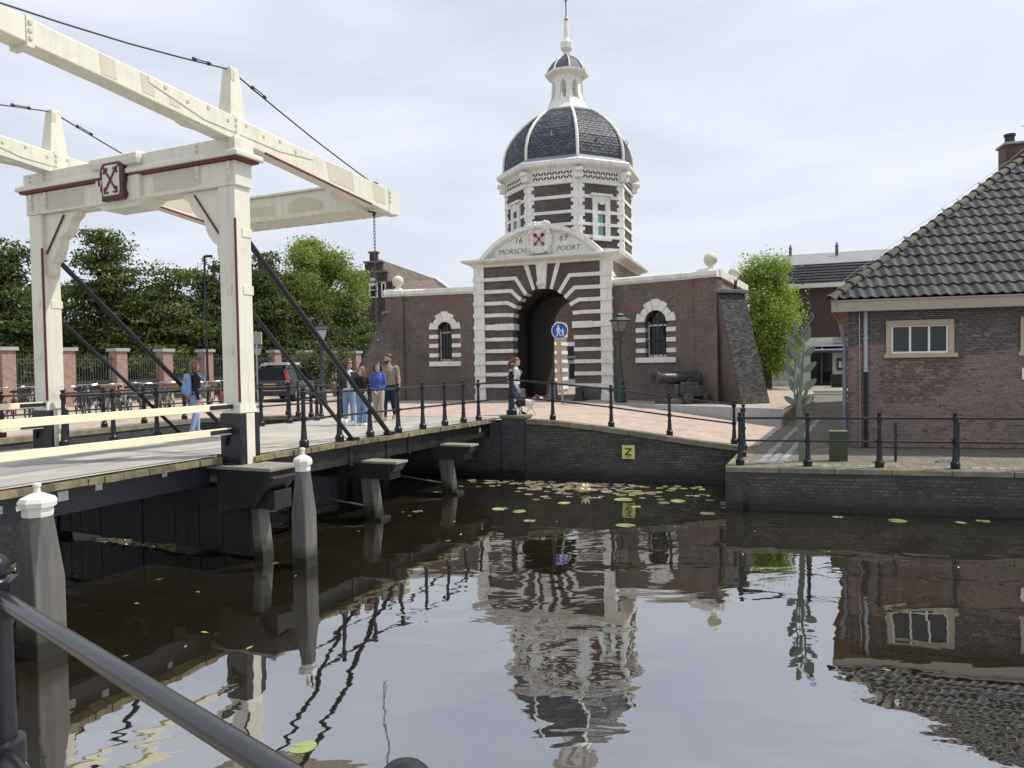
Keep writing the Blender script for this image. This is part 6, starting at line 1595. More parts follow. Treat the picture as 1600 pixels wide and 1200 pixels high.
obj('tip', MB().tube([(SX(150), 0, SZ(225)), (SX(172), 0, SZ(180)), (SX(205), 0, SZ(125)), (SX(236), 0, SZ(85)), (SX(246), 0, SZ(55)), (SX(238), 0, SZ(38)), (SX(230), 0, SZ(50))], [.02, .018, .015, .013, .012, .011, .008], 6), SAGE, sc, smooth=True)
for i in range(11):
    t = i / 10; x, y = 150 + 88 * t, 218 - 165 * t
    obj('bud', MB().tube([(SX(x), 0, SZ(y)), (SX(x - 14), -.02 + .04 * (i % 2), SZ(y - 8)), (SX(x - 12), -.02 + .04 * (i % 2), SZ(y - 18))], [.009, .012, .016], 6), SAGE, sc)
leaves = [(121, 135, 52, 0, 20), (205, 180, 60, 10, 30), (74, 220, 46, -42, 24), (137, 232, 54, -32, 25), (222, 310, 52, 47, 27), (82, 312, 56, -18, 24), (114, 330, 56, -38, 30), (218, 425, 54, 50, 28), (80, 440, 60, -24, 26), (138, 400, 36, -5, 18), (213, 552, 60, 48, 30), (90, 550, 48, -8, 17), (134, 530, 62, 6, 14), (73, 662, 44, -55, 25), (186, 618, 46, 25, 16), (128, 640, 52, 4, 10)]
for i, (x, y, hl, an, hw) in enumerate(leaves):
    an = rad(an); yy = random.uniform(-.09, .09)
    ring = []; hw *= .86
    for q in range(16):
        t = 2 * pi * q / 16; u_ = hl * cos(t); v_ = hw * sin(t) * (1 - .25 * cos(t))
        ring.append((x + u_ * sin(an) + v_ * cos(an), y - u_ * cos(an) + v_ * sin(an)))
    obj('leaf', MB().loft([[(SX(a), yy - .008, SZ(b)) for a, b in ring], [(SX(a), yy + .008, SZ(b)) for a, b in ring]]), SAGE, sc, bev=.003)
    fx, fy = x - hl * sin(an), y + hl * cos(an); sx = 112 if x < 120 and y > 200 else (168 - (y - 300) * .02)
    obj('leaf_stalk', MB().tube([(SX(fx), yy, SZ(fy)), (SX(sx), 0, SZ(fy + 18))], .009, 5), SAGE, sc)
cb = thing('utility_cabinet', 'moss green metal cabinet behind the railing near the house corner', 'cabinet', (6.72, 15.35, .83), rad(-14))
obj('body', MB().box(-.165, -.10, 0, .165, .12, .60), MOSSBOX, cb, bev=.008); obj('lid', MB().box(-.175, -.11, .60, .175, .13, .625), SAGE, cb, bev=.006)
def hoop(label, loc):
    t_ = thing('bike_stand', label, 'bicycle stand', loc, rad(60))
    for x in (-.12, .12): obj('leg', MB().box(x - .03, -.02, 0, x + .03, .02, .76), BLUEBLACK, t_, bev=.006)
    obj('crossbar', MB().box(-.15, -.02, .76, .15, .02, .80), BLUEBLACK, t_, bev=.006)
hoop('dark flat steel bicycle stand before the house wall below the window', (7.80, 15.15, .83))
hoop('dark flat steel bicycle stand beside the right railing post', (9.02, 15.05, .83))

# ================================================================== CANNON
cn_ = thing('cannon', 'old black iron cannon on a weathered wooden truck carriage before the right wing', 'cannon', (6.12, 26.62, 1.41), atan2(-.53, -.85))
IRONB = M('old_gun_iron', (.026, .028, .034), (.045, .046, .052), 2.5, .42, spec=.5, c3=(.10, .095, .095), sc3=6, a3=.4, bmp=.15, bsc=25)
OAK = M('weathered_oak', (.10, .098, .095), (.06, .06, .06), 3, .85, c3=(.16, .155, .145), sc3=7, a3=.5, bmp=.4, bsc=14, scale=(.4, 2, 2))
prof = [(.02, -.92), (.07, -.90), (.09, -.84), (.05, -.80), (.06, -.76), (.25, -.72), (.28, -.66), (.28, -.60), (.265, -.58), (.26, -.30), (.275, -.29), (.275, -.24), (.25, -.22), (.235, .15), (.25, .16), (.25, .21), (.225, .22), (.185, .95), (.20, .96), (.20, 1.0), (.185, 1.01), (.19, 1.12), (.225, 1.22), (.245, 1.28), (.245, 1.33), (.20, 1.36), (.105, 1.365), (.10, 1.30), (.10, .9)]
bar_ = obj('barrel', MB().lathe(prof, 28), IRONB, cn_, smooth=True, loc=(.02, 0, .92)); bar_.rotation_euler = (0, pi / 2 - .03, 0)
obj('trunnion', MB().tube([(.02, -.36, .86), (.02, .36, .86)], .075, 12), IRONB, cn_, smooth=True)
obj('bore', MB().lathe([(.10, 0), (.10, .004)], 20), BLACKM, cn_, loc=(1.39, 0, .958)).rotation_euler = (0, pi / 2, 0)
for y in (-.34, .24):
    ck = obj('carriage_cheek', MB().prism([(-1.05, .28), (.35, .28), (.42, .36), (.42, .78), (.12, .80), (.10, .84), (-.06, .84), (-.08, .80), (-.42, .78), (-.44, .66), (-.72, .64), (-.74, .52), (-1.05, .50)], y, y + .11), OAK, cn_, bev=.012)
    for z in (.42, .56, .68): obj('plank_joint', MB().box(-.7 if z > .5 else -1.04, y - .003, z - .006, .4, y + .113, z + .006), BLACKM, ck)
for x in (-.80, .18):
    obj('axle', MB().box(x - .08, -.42, .16, x + .08, .42, .30), OAK, cn_, bev=.01)
    for y in (-.46, .36):
        wl = obj('truck_wheel', MB().lathe([(.03, 0), (.20, 0), (.215, .02), (.215, .09), (.20, .11), (.03, .11)], 20), OAK, cn_, loc=(x, y + .11, .215)); wl.rotation_euler = (pi / 2, 0, 0)
        obj('hub', MB().lathe([(.06, -.03), (.06, .14)], 10), IRONB, wl)
obj('bed_beam', MB().box(-1.0, -.2, .24, .3, .2, .34), OAK, cn_, bev=.01)
obj('chock_block', MB().box(.45, -.40, .0, 1.0, .40, .22), OAK, cn_, bev=.015)
obj('front_prop', MB().box(.42, -.24, .2, .62, .24, .72), OAK, cn_, bev=.015)

# ================================================================== CAR
car = thing('estate_car', 'black estate car with red tail lights and pale roof load parked by the shrubs', 'car', (-10.42, 32.0, 1.465), rad(-3))
CARP = M('black_car_paint', (.012, .013, .017), rough=.18, spec=.7)
CGL = MGlass('car_glass', (.006, .008, .010), .05)
CGL.node_tree.nodes['Principled BSDF'].inputs['IOR'].default_value = 1.25
def ring(y, hw, zs): return [(x, y, z) for x, z in zs]
def body_ring(y, w_, z0, z1, z2, b=.06):
    return [(-w_ + b, y, z0), (w_ - b, y, z0), (w_, y, z0 + b), (w_ + .01, y, (z0 + z1) / 2), (w_ - .03, y, z2 - .06), (w_ - .10, y, z2), (-w_ + .10, y, z2), (-w_ + .03, y, z2 - .06), (-w_ - .01, y, (z0 + z1) / 2), (-w_, y, z0 + b)]
rings = [body_ring(0.0, .76, .36, .8, .82), body_ring(.06, .86, .28, .9, .95), body_ring(.9, .90, .24, .95, .96), body_ring(3.1, .90, .24, .95, .95), body_ring(4.2, .87, .24, .85, .86), body_ring(4.62, .80, .28, .75, .74), body_ring(4.75, .66, .36, .6, .62)]
bd = obj('body', MB().loft(rings), CARP, car, smooth=True)
cab = [[(-.72, y0, .93), (.72, y0, .93), (w1, y1, z), (-w1, y1, z)] for y0, w1, y1, z in ((.06, .6, .28, 1.42),)]
def cabr(y, wl, wu, zt): return [(-wl, y, .92), (wl, y, .92), (wu, y, zt - .05), (wu - .08, y, zt), (-wu + .08, y, zt), (-wu, y, zt - .05)]
c3 = [[(-.80, .05, .92), (.80, .05, .92), (.64, .24, 1.40), (.56, .27, 1.45), (-.56, .27, 1.45), (-.64, .24, 1.40)], cabr(.6, .84, .67, 1.49), cabr(1.8, .85, .68, 1.50), [(-.84, 3.55, .92), (.84, 3.55, .92), (.66, 2.75, 1.40), (.58, 2.72, 1.45), (-.58, 2.72, 1.45), (-.66, 2.75, 1.40)]]
obj('cabin_glass', MB().loft(c3), CGL, car, smooth=True)
obj('roof_panel', MB().loft([[(-.60, .30, 1.435), (.60, .30, 1.435), (.60, .30, 1.462), (-.60, .30, 1.462)], [(-.62, .7, 1.485), (.62, .7, 1.485), (.60, .7, 1.512), (-.60, .7, 1.512)], [(-.62, 1.8, 1.495), (.62, 1.8, 1.495), (.60, 1.8, 1.522), (-.60, 1.8, 1.522)], [(-.58, 2.7, 1.445), (.58, 2.7, 1.445), (.58, 2.7, 1.472), (-.58, 2.7, 1.472)]]), CARP, car, smooth=True)
for sx in (-1, 1):
    for (ya, za, yb, zb, wl, wu) in ((1.42, .93, 1.38, 1.47, .86, .70), (2.45, .93, 2.2, 1.47, .86, .69)):
        obj('pillar', MB().bar((sx * wl, ya, za), (sx * wu, yb, zb), .07, .05), CARP, car)
    obj('tail_light', MB().loft([[(sx * .66, .00, .80), (sx * .80, .05, .80), (sx * .80, .12, .80), (sx * .66, .08, .80)], [(sx * .72, .02, .98), (sx * .86, .08, .98), (sx * .86, .16, .98), (sx * .72, .1, .98)], [(sx * .60, .16, 1.25), (sx * .72, .20, 1.25), (sx * .72, .26, 1.25), (sx * .60, .22, 1.25)], [(sx * .55, .22, 1.40), (sx * .65, .25, 1.40), (sx * .65, .30, 1.40), (sx * .55, .27, 1.40)]]), M('red_lens', (.38, .012, .018), (.30, .01, .016), 8, .2), car)
    obj('light_lens', MB().box(sx * .70, .0, .84, sx * .83, .06, .93), M('amber_lens', (.75, .5, .38), rough=.25), car)
    obj('roof_rail', MB().tube([(sx * .60, .45, 1.49), (sx * .60, .5, 1.54), (sx * .60, 2.3, 1.55), (sx * .60, 2.4, 1.50)], .018, 6), CHROME, car)
    obj('door_mirror', MB().obox((sx * .98, 2.95, .98), (.16, .1, .12)), CARP, car, bev=.02)
    obj('side_trim', MB().box(sx * .895, .9, .52, sx * .925, 3.6, .58), CHROME, car)
    obj('door_handle', MB().box(sx * .88, 1.55, .83, sx * .915, 1.75, .86).box(sx * .88, 2.55, .83, sx * .915, 2.75, .86), CHROME, car)
    for y in (.85, 3.75):
        wh = obj('wheel', MB().lathe([(.2, -.1), (.30, -.105), (.325, -.07), (.325, .07), (.30, .105), (.2, .10)], 22), RUBBER, car, loc=(sx * .80, y, .325)); wh.rotation_euler = (0, pi / 2, 0)
        obj('hubcap', MB().lathe([(.205, -.112), (.205, .112)], 18), CHROME, wh)
obj('rear_bumper', MB().loft([[(-.84, -.08, .36), (.84, -.08, .36), (.86, .12, .36), (-.86, .12, .36)], [(-.86, -.10, .58), (.86, -.10, .58), (.88, .12, .58), (-.88, .12, .58)]]), BLUEBLACK, car, bev=.03)
obj('bumper_strip', MB().box(-.8, -.11, .5, .8, -.09, .53), CHROME, car)
pt = obj('number_plate', MB().box(-.26, -.025, .70, .26, .0, .81), M('yellow_plate', (.75, .52, .05)), car)
obj('exhaust', MB().tube([(-.4, -.1, .28), (-.4, .2, .28)], .03, 8), CHROME, car)
obj('roof_board', MB().box(-.45, .55, 1.60, .62, 2.15, 1.72), M('pale_grey_roof_board', (.55, .57, .58), (.45, .47, .49), 2, .5), car, bev=.01)
obj('roof_bar', MB().box(-.66, .75, 1.53, .66, .80, 1.60).box(-.66, 1.9, 1.53, .66, 1.95, 1.60), BLACKP, car)
obj('roof_bundle', MB().tube([(-.5, .4, 1.60), (-.5, 1.6, 1.62)], .06, 8).tube([(-.35, .35, 1.60), (-.35, 1.5, 1.60)], .05, 8), M('grey_bundle', (.3, .33, .32), (.15, .2, .2), 9), car)

# ================================================================== BICYCLES
def bicycle(fcol, label):
    t_ = thing('bicycle', label, 'bicycle', (0, 0, 0), 0)
    fm = M('bicycle_paint', fcol, rough=.35)
    r = .335
    for x, nm in ((-.53, 'wheel'), (.53, 'wheel')):
        wh = obj('wheel', MB().tube([(x + r * cos(2 * pi * q / 20), 0, r + r * sin(2 * pi * q / 20)) for q in range(21)], .02, 5, cap=False), RUBBER, t_, smooth=True)
        mb = MB().tube([(x + (r - .03) * cos(2 * pi * q / 20), 0, r + (r - .03) * sin(2 * pi * q / 20)) for q in range(21)], .012, 4, cap=False)
        for q in range(10): mb.bar((x, .02 * (-1) ** q, r), (x + (r - .03) * cos(2 * pi * q / 10), 0, r + (r - .03) * sin(2 * pi * q / 10)), .005, .005)
        mb.tube([(x, -.05, r), (x, .05, r)], .025, 6)
        obj('rim', mb, CHROME, wh, kind='stuff')
        obj('mudguard', MB().loft([[(x + (r + .035) * cos(a), y, r + (r + .035) * sin(a)) for y in (-.03, .03)] + [(x + (r + .028) * cos(a), y, r + (r + .028) * sin(a)) for y in (.03, -.03)] for a in [rad(20 + 15 * q) for q in range(10)]]), CHROME if x < 0 else fm, wh)
    F = MB()
    for p, q in (((-.08, 0, .30), (-.20, 0, .86)), ((-.08, 0, .30), (.36, 0, .78)), ((-.17, 0, .72), (.34, 0, .86)), ((-.53, .05, .335), (-.08, .04, .30)), ((-.53, -.05, .335), (-.08, -.04, .30)), ((-.53, .05, .335), (-.18, .03, .76)), ((-.53, -.05, .335), (-.18, -.03, .76)), ((.32, 0, .95), (.40, 0, .66)), ((.40, .05, .66), (.53, .05, .335)), ((.40, -.05, .66), (.53, -.05, .335))): F.tube([p, q], .016, 6)
    obj('frame', F, fm, t_, smooth=True)
    obj('handlebar', MB().tube([(.32, 0, .95), (.30, 0, 1.04)], .014, 6).tube([(.12, -.28, 1.03), (.22, -.26, 1.06), (.30, -.1, 1.05), (.30, .1, 1.05), (.22, .26, 1.06), (.12, .28, 1.03)], .013, 6), CHROME, t_, smooth=True)
    obj('saddle', MB().loft([[(-.34, -.10, .93), (-.34, .10, .93), (-.34, .08, .99), (-.34, -.08, .99)], [(-.22, -.07, .92), (-.22, .07, .92), (-.22, .05, .98), (-.22, -.05, .98)], [(-.04, -.02, .93), (-.04, .02, .93), (-.04, .015, .97), (-.04, -.015, .97)]]).tube([(-.19, 0, .84), (-.21, 0, .93)], .014, 6), BLACKM, t_, smooth=True)
    obj('carrier', MB().box(-.85, -.07, .73, -.30, .07, .745).bar((-.8, .06, .73), (-.53, .06, .34), .012, .012).bar((-.8, -.06, .73), (-.53, -.06, .34), .012, .012), BLACKM, t_)
    obj('crank', MB().lathe([(.09, -.01), (.09, .01)], 12).bar((0, .09, 0), (.12, .09, -.1), .02, .02).bar((0, -.09, 0), (-.12, -.09, .1), .02, .02).box(.08, .09, -.12, .17, .17, -.09).box(-.17, -.17, .09, -.08, -.09, .12), BLACKM, t_, loc=(-.08, 0, .30)).rotation_euler = (pi / 2, 0, 0)
    obj('headlamp', MB().sphere((.42, 0, .84), .045, 8), CHROME, t_)
    return t_
protos = [(bicycle((.015, .015, .016), ''), 'black'), (bicycle((.12, .125, .13), ''), 'grey'), (bicycle((.16, .02, .02), ''), 'dark red'), (bicycle((.025, .05, .10), ''), 'dark blue'), (bicycle((.30, .28, .22), ''), 'pale')]
fd_ = Vector((cos(rad(63.7)), sin(rad(63.7)), 0))
extra = ['with a crate', 'leaning slightly', 'turned a little outward', 'parked straight']
rb = random.Random(5)
places = ['at the far left end of the row', 'left of the far portal post', 'just left of the far portal post', 'behind the far portal post', 'just right of the far portal post', 'before the second brick pillar', 'right of the second brick pillar', 'left of the long black stay', 'under the long black stay', 'before the third brick pillar', 'right of the third brick pillar', 'left of the fourth brick pillar',
          'before the fourth brick pillar', 'right of the fourth brick pillar', 'left of the backpack woman', 'just left of the backpack woman', 'behind the backpack woman', 'just right of the backpack woman', 'before the tall street light', 'right of the tall street light', 'left of the near portal post', 'behind the near portal post', 'right of the near portal post', 'nearest the black car']
back_places = ['at the far left', 'behind the far portal post', 'right of the far portal post', 'before the second pillar', 'between the two stays', 'before the third pillar', 'left of the fourth pillar', 'before the fourth pillar', 'beside the backpack woman', 'before the street light', 'left of the near portal post']
CRATE = M('wicker_basket', (.32, .20, .12), (.22, .13, .08), 12, .8)
used = set()
for i, pl in enumerate(places):
    pr, cn = protos[(i * 3 + (i // 5)) % 5]
    s_ = -1.0 + i * .51
    p = Vector((-14.9, 18.2, 1.475)) + fd_ * s_ + Vector((rb.uniform(-.12, .12), rb.uniform(-.12, .12), 0))
    a = rad(63.7 + 90 + rb.uniform(-9, 9) + (180 if rb.random() < .4 else 0)) - rad(38)
    lab = f'{cn} bicycle parked {pl}'
    if id(pr) not in used: o = pr; used.add(id(pr)); o['label'] = lab
    else: o = copy_tree(pr, label=lab)
    o.location = p; o.rotation_euler = (rad(rb.uniform(-7, 3)), 0, a); o['group'] = 'bicycles parked in a row before the fence'
    if i in (5, 13, 17, 20):
        b_ = thing('bicycle_basket', ('woven brown basket on the bicycle ' + pl), 'basket', p + Vector((cos(a) * .55, sin(a) * .55, .80)), a)
        obj('weave', MB().loft([[(-.14, -.17, 0), (.14, -.17, 0), (.14, .17, 0), (-.14, .17, 0)], [(-.17, -.21, .22), (.17, -.21, .22), (.17, .21, .22), (-.17, .21, .22)]]), CRATE, b_, bev=.02)
        obj('basket_rim', MB().tube([(-.17, -.21, .22), (.17, -.21, .22), (.17, .21, .22), (-.17, .21, .22), (-.17, -.21, .22)], .015, 5), CRATE, b_)

for i, pl in enumerate(back_places):
    pr, cn = protos[(i * 2 + 1) % 5]
    o = copy_tree(pr, label=f'{cn} bicycle in the back row by the fence {pl}')
    o.location = Vector((-16.1, 18.9, 1.475)) + fd_ * (-.4 + i * 1.0) + Vector((rb.uniform(-.2, .2), rb.uniform(-.2, .2), 0))
    o.rotation_euler = (rad(rb.uniform(-7, 3)), 0, rad(63.7 + 52 + rb.uniform(-12, 12) + (180 if i % 3 == 0 else 0))); o['group'] = 'bicycles parked in a row before the fence'
# ================================================================== PEOPLE
SKIN = M('skin', (.52, .33, .25), (.46, .29, .22), 6, .55)
def cloth(n, c, k=.75, sc=6): return M(n, c, tuple(x * k for x in c), sc, .85, spec=.2, bmp=.15, bsc=30)
def build_body(name, parts, mats, voxel, parent, smooth_it=4):
    """parts: list of (MB, mat index). All are fused by a voxel remesh into one continuous surface; faces take the material of the nearest source part"""
    allmb = MB(); pts = []; tags = []
    for mb, k in parts:
        allmb.add(mb.v, mb.f)
    me = bpy.data.meshes.new(name); me.from_pydata(allmb.v, [], allmb.f)
    bm = bmesh.new(); bm.from_mesh(me); bmesh.ops.recalc_face_normals(bm, faces=bm.faces); bm.to_mesh(me); bm.free()
    o = bpy.data.objects.new(name, me); C.objects.link(o)
    rm = o.modifiers.new('remesh', 'REMESH'); rm.mode = 'VOXEL'; rm.voxel_size = voxel; rm.adaptivity = 0
    sm = o.modifiers.new('smooth', 'SMOOTH'); sm.iterations = smooth_it; sm.factor = .5
    dg = bpy.context.evaluated_depsgraph_get()
    nm = bpy.data.meshes.new_from_object(o.evaluated_get(dg))
    bpy.data.objects.remove(o)
    from mathutils.bvhtree import BVHTree
    trees = []
    for mb, k in parts: trees.append((BVHTree.FromPolygons([Vector(v) for v in mb.v], mb.f), k))
    nm.materials.clear()
    for m in mats: nm.materials.append(m)
    mi = []
    for p in nm.polygons:
        best, bk = 1e9, 0
        for tr, k in trees:
            h = tr.find_nearest(p.center, best)
            if h[0] is not None and h[3] < best: best, bk = h[3], k
        mi.append(bk)
    nm.polygons.foreach_set('material_index', mi)
    nm.polygons.foreach_set('use_smooth', [True] * len(nm.polygons))
    nm.name = name
    o = bpy.data.objects.new(name, nm); C.objects.link(o); o.parent = parent
    return o
def ell(c, rx, ry, rz, n=14):
    return MB().sphere(c, 1, n, sc=(rx, ry, rz))
def oval(c, rx, ry, n=12): return [(c[0] + rx * cos(2 * pi * q / n), c[1] + ry * sin(2 * pi * q / n), c[2]) for q in range(n)]
def hand(parts, wr, d, side, k, H):
    """palm, four unequal bent fingers and a thumb hanging from wrist wr along direction d"""
    d = Vector(d).normalized(); f_ = Vector((0, -1, 0)); f_ = (f_ - d * f_.dot(d)).normalized(); s = d.cross(f_) * side
    w_ = Vector(wr); P = MB().loft([[tuple(w_ + d * (t * .1 * H / 1.7) + f_ * (a * fw * H / 1.7) + s * (b * .013 * H / 1.7)) for a, b in ((-1, -1), (1, -1), (1, 1), (-1, 1))] for t, fw in ((-.1, .024), (.4, .036), (1.0, .040))])
    parts.append((P, k))
    for j, ln in enumerate((.066, .075, .070, .055)):
        o = w_ + d * (.095 * H / 1.7) + f_ * ((.031 - j * .0205) * H / 1.7)
        e1 = o + (d + s * .12) * (ln * .5 * H / 1.7); e2 = e1 + (d * .8 + s * .55) * (ln * .5 * H / 1.7)
        parts.append((MB().tube([o, e1, e2], [.0095, .009, .007], 6), k))
    o = w_ + d * (.03 * H / 1.7) + f_ * (.03 * H / 1.7); e1 = o + (d * .6 + f_ * .6 + s * .2).normalized() * .045 * H / 1.7; e2 = e1 + (d * .9 + s * .3).normalized() * .032 * H / 1.7
    parts.append((MB().tube([o, e1, e2], [.011, .0105, .008], 6), k))
def person(label, loc, H, face_deg, top, legs, shoe, hair, female=True, arms='down', stride=.12, sleeve='long', head_turn=0, hairlen=.2, flare=0.0, jacket=None, ponytail=False, glasses=False, beard=False, child=False, hips=1.0, lean=0.0):
    h = H
    t_ = thing('person', label, 'person', loc, rad(face_deg))
    mats = [SKIN, top, legs, shoe, jacket or top]
    parts = []
    sw = (.098 if female else .118) * h * (1.02 if not child else .95)
    wz = .60 * h
    # torso
    ch, wa, hp = (.088, .070, .094) if female else (.103, .090, .092)
    hp *= hips
    parts.append((MB().loft([oval((0, 0, .455 * h), .060 * h, .05 * h), oval((0, .004, .50 * h), hp * h, .062 * h), oval((0, .004, .55 * h), hp * .97 * h, .062 * h), oval((0, 0, .60 * h), wa * 1.06 * h, .054 * h)]), 2))
    parts.append((MB().loft([oval((0, .002, .535 * h), hp * 1.02 * h, .066 * h), oval((0, 0, .58 * h), wa * 1.18 * h, .062 * h), oval((0, 0, .63 * h), wa * 1.08 * h, .056 * h), oval((0, -.006 * h, .70 * h), ch * h, .066 * h), oval((0, -.006 * h, .74 * h), ch * 1.02 * h, .066 * h), oval((0, 0, .785 * h), ch * .98 * h, .055 * h), oval((0, .004, .815 * h), .06 * h, .042 * h), oval((0, .004, .835 * h), .034 * h, .034 * h)]), 1))
    parts.append((MB().tube([(0, .006 * h, .80 * h), (0, -.004 * h, .88 * h)], [.034 * h, .030 * h], 10), 0))
    if jacket:
        for s in (-1, 1):
            parts.append((MB().loft([[(s * .030 * h, -.075 * h, .56 * h), (s * .105 * h, -.03 * h, .55 * h), (s * .105 * h, .07 * h, .55 * h), (s * .0 * h, .080 * h, .55 * h)], [(s * .040 * h, -.080 * h, .70 * h), (s * .108 * h, -.03 * h, .70 * h), (s * .105 * h, .06 * h, .70 * h), (0, .078 * h, .70 * h)], [(s * .035 * h, -.060 * h, .80 * h), (s * .110 * h, -.02 * h, .80 * h), (s * .1 * h, .05 * h, .80 * h), (0, .062 * h, .81 * h)]]), 4))
    # head
    ht = rad(head_turn)
    def hp_(x, y, z): return (x * cos(ht) - y * sin(ht), x * sin(ht) + y * cos(ht) - .006 * h, z)
    HZ = .928 * h; hr = .068 * (1.06 if child else 1.0)
    head = MB().loft([[hp_(rx * cos(2 * pi * q / 12) * h, (dy + ry * sin(2 * pi * q / 12)) * h, HZ + z * h) for q in range(12)] for z, rx, ry, dy in ((-.073, .018, .022, -.036), (-.064, .030, .036, -.026), (-.045, .042, .050, -.014), (-.02, .047, .060, -.004), (.01, .049, .064, .0), (.035, .047, .061, .004), (.055, .038, .048, .008), (.067, .020, .026, .010))])
    parts.append((head, 0))
    parts.append((MB().loft([[hp_(a * h, b * h, HZ + z * h) for a, b in ((-w_, -.050), (w_, -.050), (w_ * .5, -d_), (-w_ * .5, -d_))] for z, w_, d_ in ((.012, .006, .060), (-.012, .011, .077), (-.020, .009, .062))]), 0))
    for s in (-1, 1): parts.append((MB().sphere(hp_(s * .050 * h, .004 * h, HZ - .004 * h), 1, 8, sc=(.008 * h, .012 * h, .018 * h)), 0))
    # legs
    ft = []
    for s in (-1, 1):
        st = stride * s
        hipj = Vector((s * .047 * h, 0, .50 * h)); knee = Vector((s * .052 * h, -st * .5 * h - .012 * h, .275 * h)); ank = Vector((s * .052 * h, -st * h * .95 + (.03 * h if st < 0 else 0), .055 * h + (.035 * h if st < -.05 else 0)))
        parts.append((MB().tube([hipj + Vector((0, 0, .02 * h)), hipj.lerp(knee, .35), knee, knee.lerp(ank, .35), ank + Vector((0, 0, -.018 * h))], [.062 * h, .056 * h * (1.03 if female else 1), .041 * h + flare * .2 * h, .039 * h + flare * .5 * h, .027 * h + flare * h], 12), 2))
        pit = .5 if st < -.05 else .05
        toe = ank + Vector((0, -.115 * h, -.036 * h if st >= -.05 else -.055 * h))
        parts.append((MB().loft([[(ank.x - .024 * h, ank.y + .035 * h, ank.z - .045 * h), (ank.x + .024 * h, ank.y + .035 * h, ank.z - .045 * h), (ank.x + .021 * h, ank.y + .032 * h, ank.z + .0 * h), (ank.x - .021 * h, ank.y + .032 * h, ank.z)],
                                 [(ank.x - .024 * h, ank.y - .03 * h, ank.z - .048 * h), (ank.x + .024 * h, ank.y - .03 * h, ank.z - .048 * h), (ank.x + .022 * h, ank.y - .03 * h, ank.z + .0 * h), (ank.x - .022 * h, ank.y - .03 * h, ank.z)],
                                 [(toe.x - .026 * h, toe.y + .03 * h, toe.z - .016 * h), (toe.x + .026 * h, toe.y + .03 * h, toe.z - .016 * h), (toe.x + .02 * h, toe.y + .03 * h, toe.z + .012 * h), (toe.x - .02 * h, toe.y + .03 * h, toe.z + .012 * h)],
                                 [(toe.x - .014 * h, toe.y, toe.z - .016 * h), (toe.x + .014 * h, toe.y, toe.z - .016 * h), (toe.x + .012 * h, toe.y, toe.z + .002 * h), (toe.x - .012 * h, toe.y, toe.z + .002 * h)]]), 3))
    # arms
    for s in (-1, 1):
        sh = Vector((s * sw, .004 * h, .79 * h))
        if arms == 'down' or (arms == 'mixed' and s > 0): el = sh + Vector((s * .035 * h, .025 * h - s * .02 * h, -.175 * h)); wr = el + Vector((s * .0 * h, -.045 * h + s * .02 * h, -.145 * h))
        elif arms == 'front': el = sh + Vector((s * .028 * h, .005 * h, -.175 * h)); wr = el + Vector((-s * .085 * h, -.085 * h, -.10 * h))
        elif arms == 'around' and s < 0: el = sh + Vector((s * .06 * h, .03 * h, -.13 * h)); wr = el + Vector((s * .08 * h, -.0 * h, .10 * h))
        elif arms == 'phone' and s > 0: el = sh + Vector((s * .02 * h, .0, -.175 * h)); wr = el + Vector((-s * .03 * h, -.135 * h, .02 * h))
        elif arms == 'pocket': el = sh + Vector((s * .05 * h, .03 * h, -.17 * h)); wr = el + Vector((-s * .03 * h, -.05 * h, -.12 * h))
        else: el = sh + Vector((s * .035 * h, .02 * h, -.175 * h)); wr = el + Vector((s * .0 * h, -.035 * h, -.145 * h))
        ak = 4 if jacket else 1
        r0 = .034 * h if female else .040 * h
        parts.append((MB().tube([sh + Vector((-s * .03 * h, 0, .012 * h)), sh, sh.lerp(el, .5), sh.lerp(el, .62)], [r0 * .9, r0, r0 * .88, r0 * .84], 10), ak))
        if sleeve == 'long':
            parts.append((MB().tube([sh.lerp(el, .55), el, el.lerp(wr, .5), wr], [r0 * .85, r0 * .78, r0 * .70, r0 * .58], 10), ak))
        else:
            parts.append((MB().tube([sh.lerp(el, .5), el, el.lerp(wr, .4), wr], [r0 * .72, r0 * .64, r0 * .62, r0 * .42], 10), 0))
        hand(parts, wr, wr - el, -s, 0, h)
    body = build_body('body', parts, mats, .0085, t_)
    # hair
    hm_ = []
    hm_.append((MB().loft([[hp_(rx * cos(2 * pi * q / 14) * h, (dy + ry * sin(2 * pi * q / 14)) * h, HZ + z * h) for q in range(14)] for z, rx, ry, dy in ((-.03 if female else -.005, .049, .035, .034), (.0, .054, .050, .022), (.025, .055, .062, .010), (.045, .051, .062, .006), (.063, .040, .050, .008), (.076, .018, .024, .010))]), 0))
    if female and hairlen:
        L_ = hairlen
        if ponytail:
            hm_.append((MB().tube([hp_(0, .055 * h, HZ + .03 * h), hp_(0, .09 * h, HZ + .01 * h), hp_(.01, .125 * h, HZ - .05 * h), hp_(0, .13 * h, HZ - .11 * h)], [.022 * h, .03 * h, .034 * h, .012 * h], 10), 0))
        else:
            hm_.append((MB().loft([[hp_(rx * cos(2 * pi * q / 14) * h, (dy + ry * sin(2 * pi * q / 14)) * h, HZ + z * h) for q in range(14)] for z, rx, ry, dy in ((.02, .056, .045, .025), (-.04, .062, .036, .034), (-.04 - L_ * .45, .064, .030, .042), (-.04 - L_, .046, .020, .046))]), 0))
            for s in (-1, 1): hm_.append((MB().tube([hp_(s * .047 * h, -.025 * h, HZ + .035 * h), hp_(s * .056 * h, -.018 * h, HZ - .02 * h), hp_(s * .058 * h, -.012 * h, HZ - .05 * h - L_ * .4 * h)], [.014 * h, .018 * h, .012 * h], 8), 0))
    build_body('hair', hm_, [hair], .008, t_, 3)
    EYE_ = BLACKM
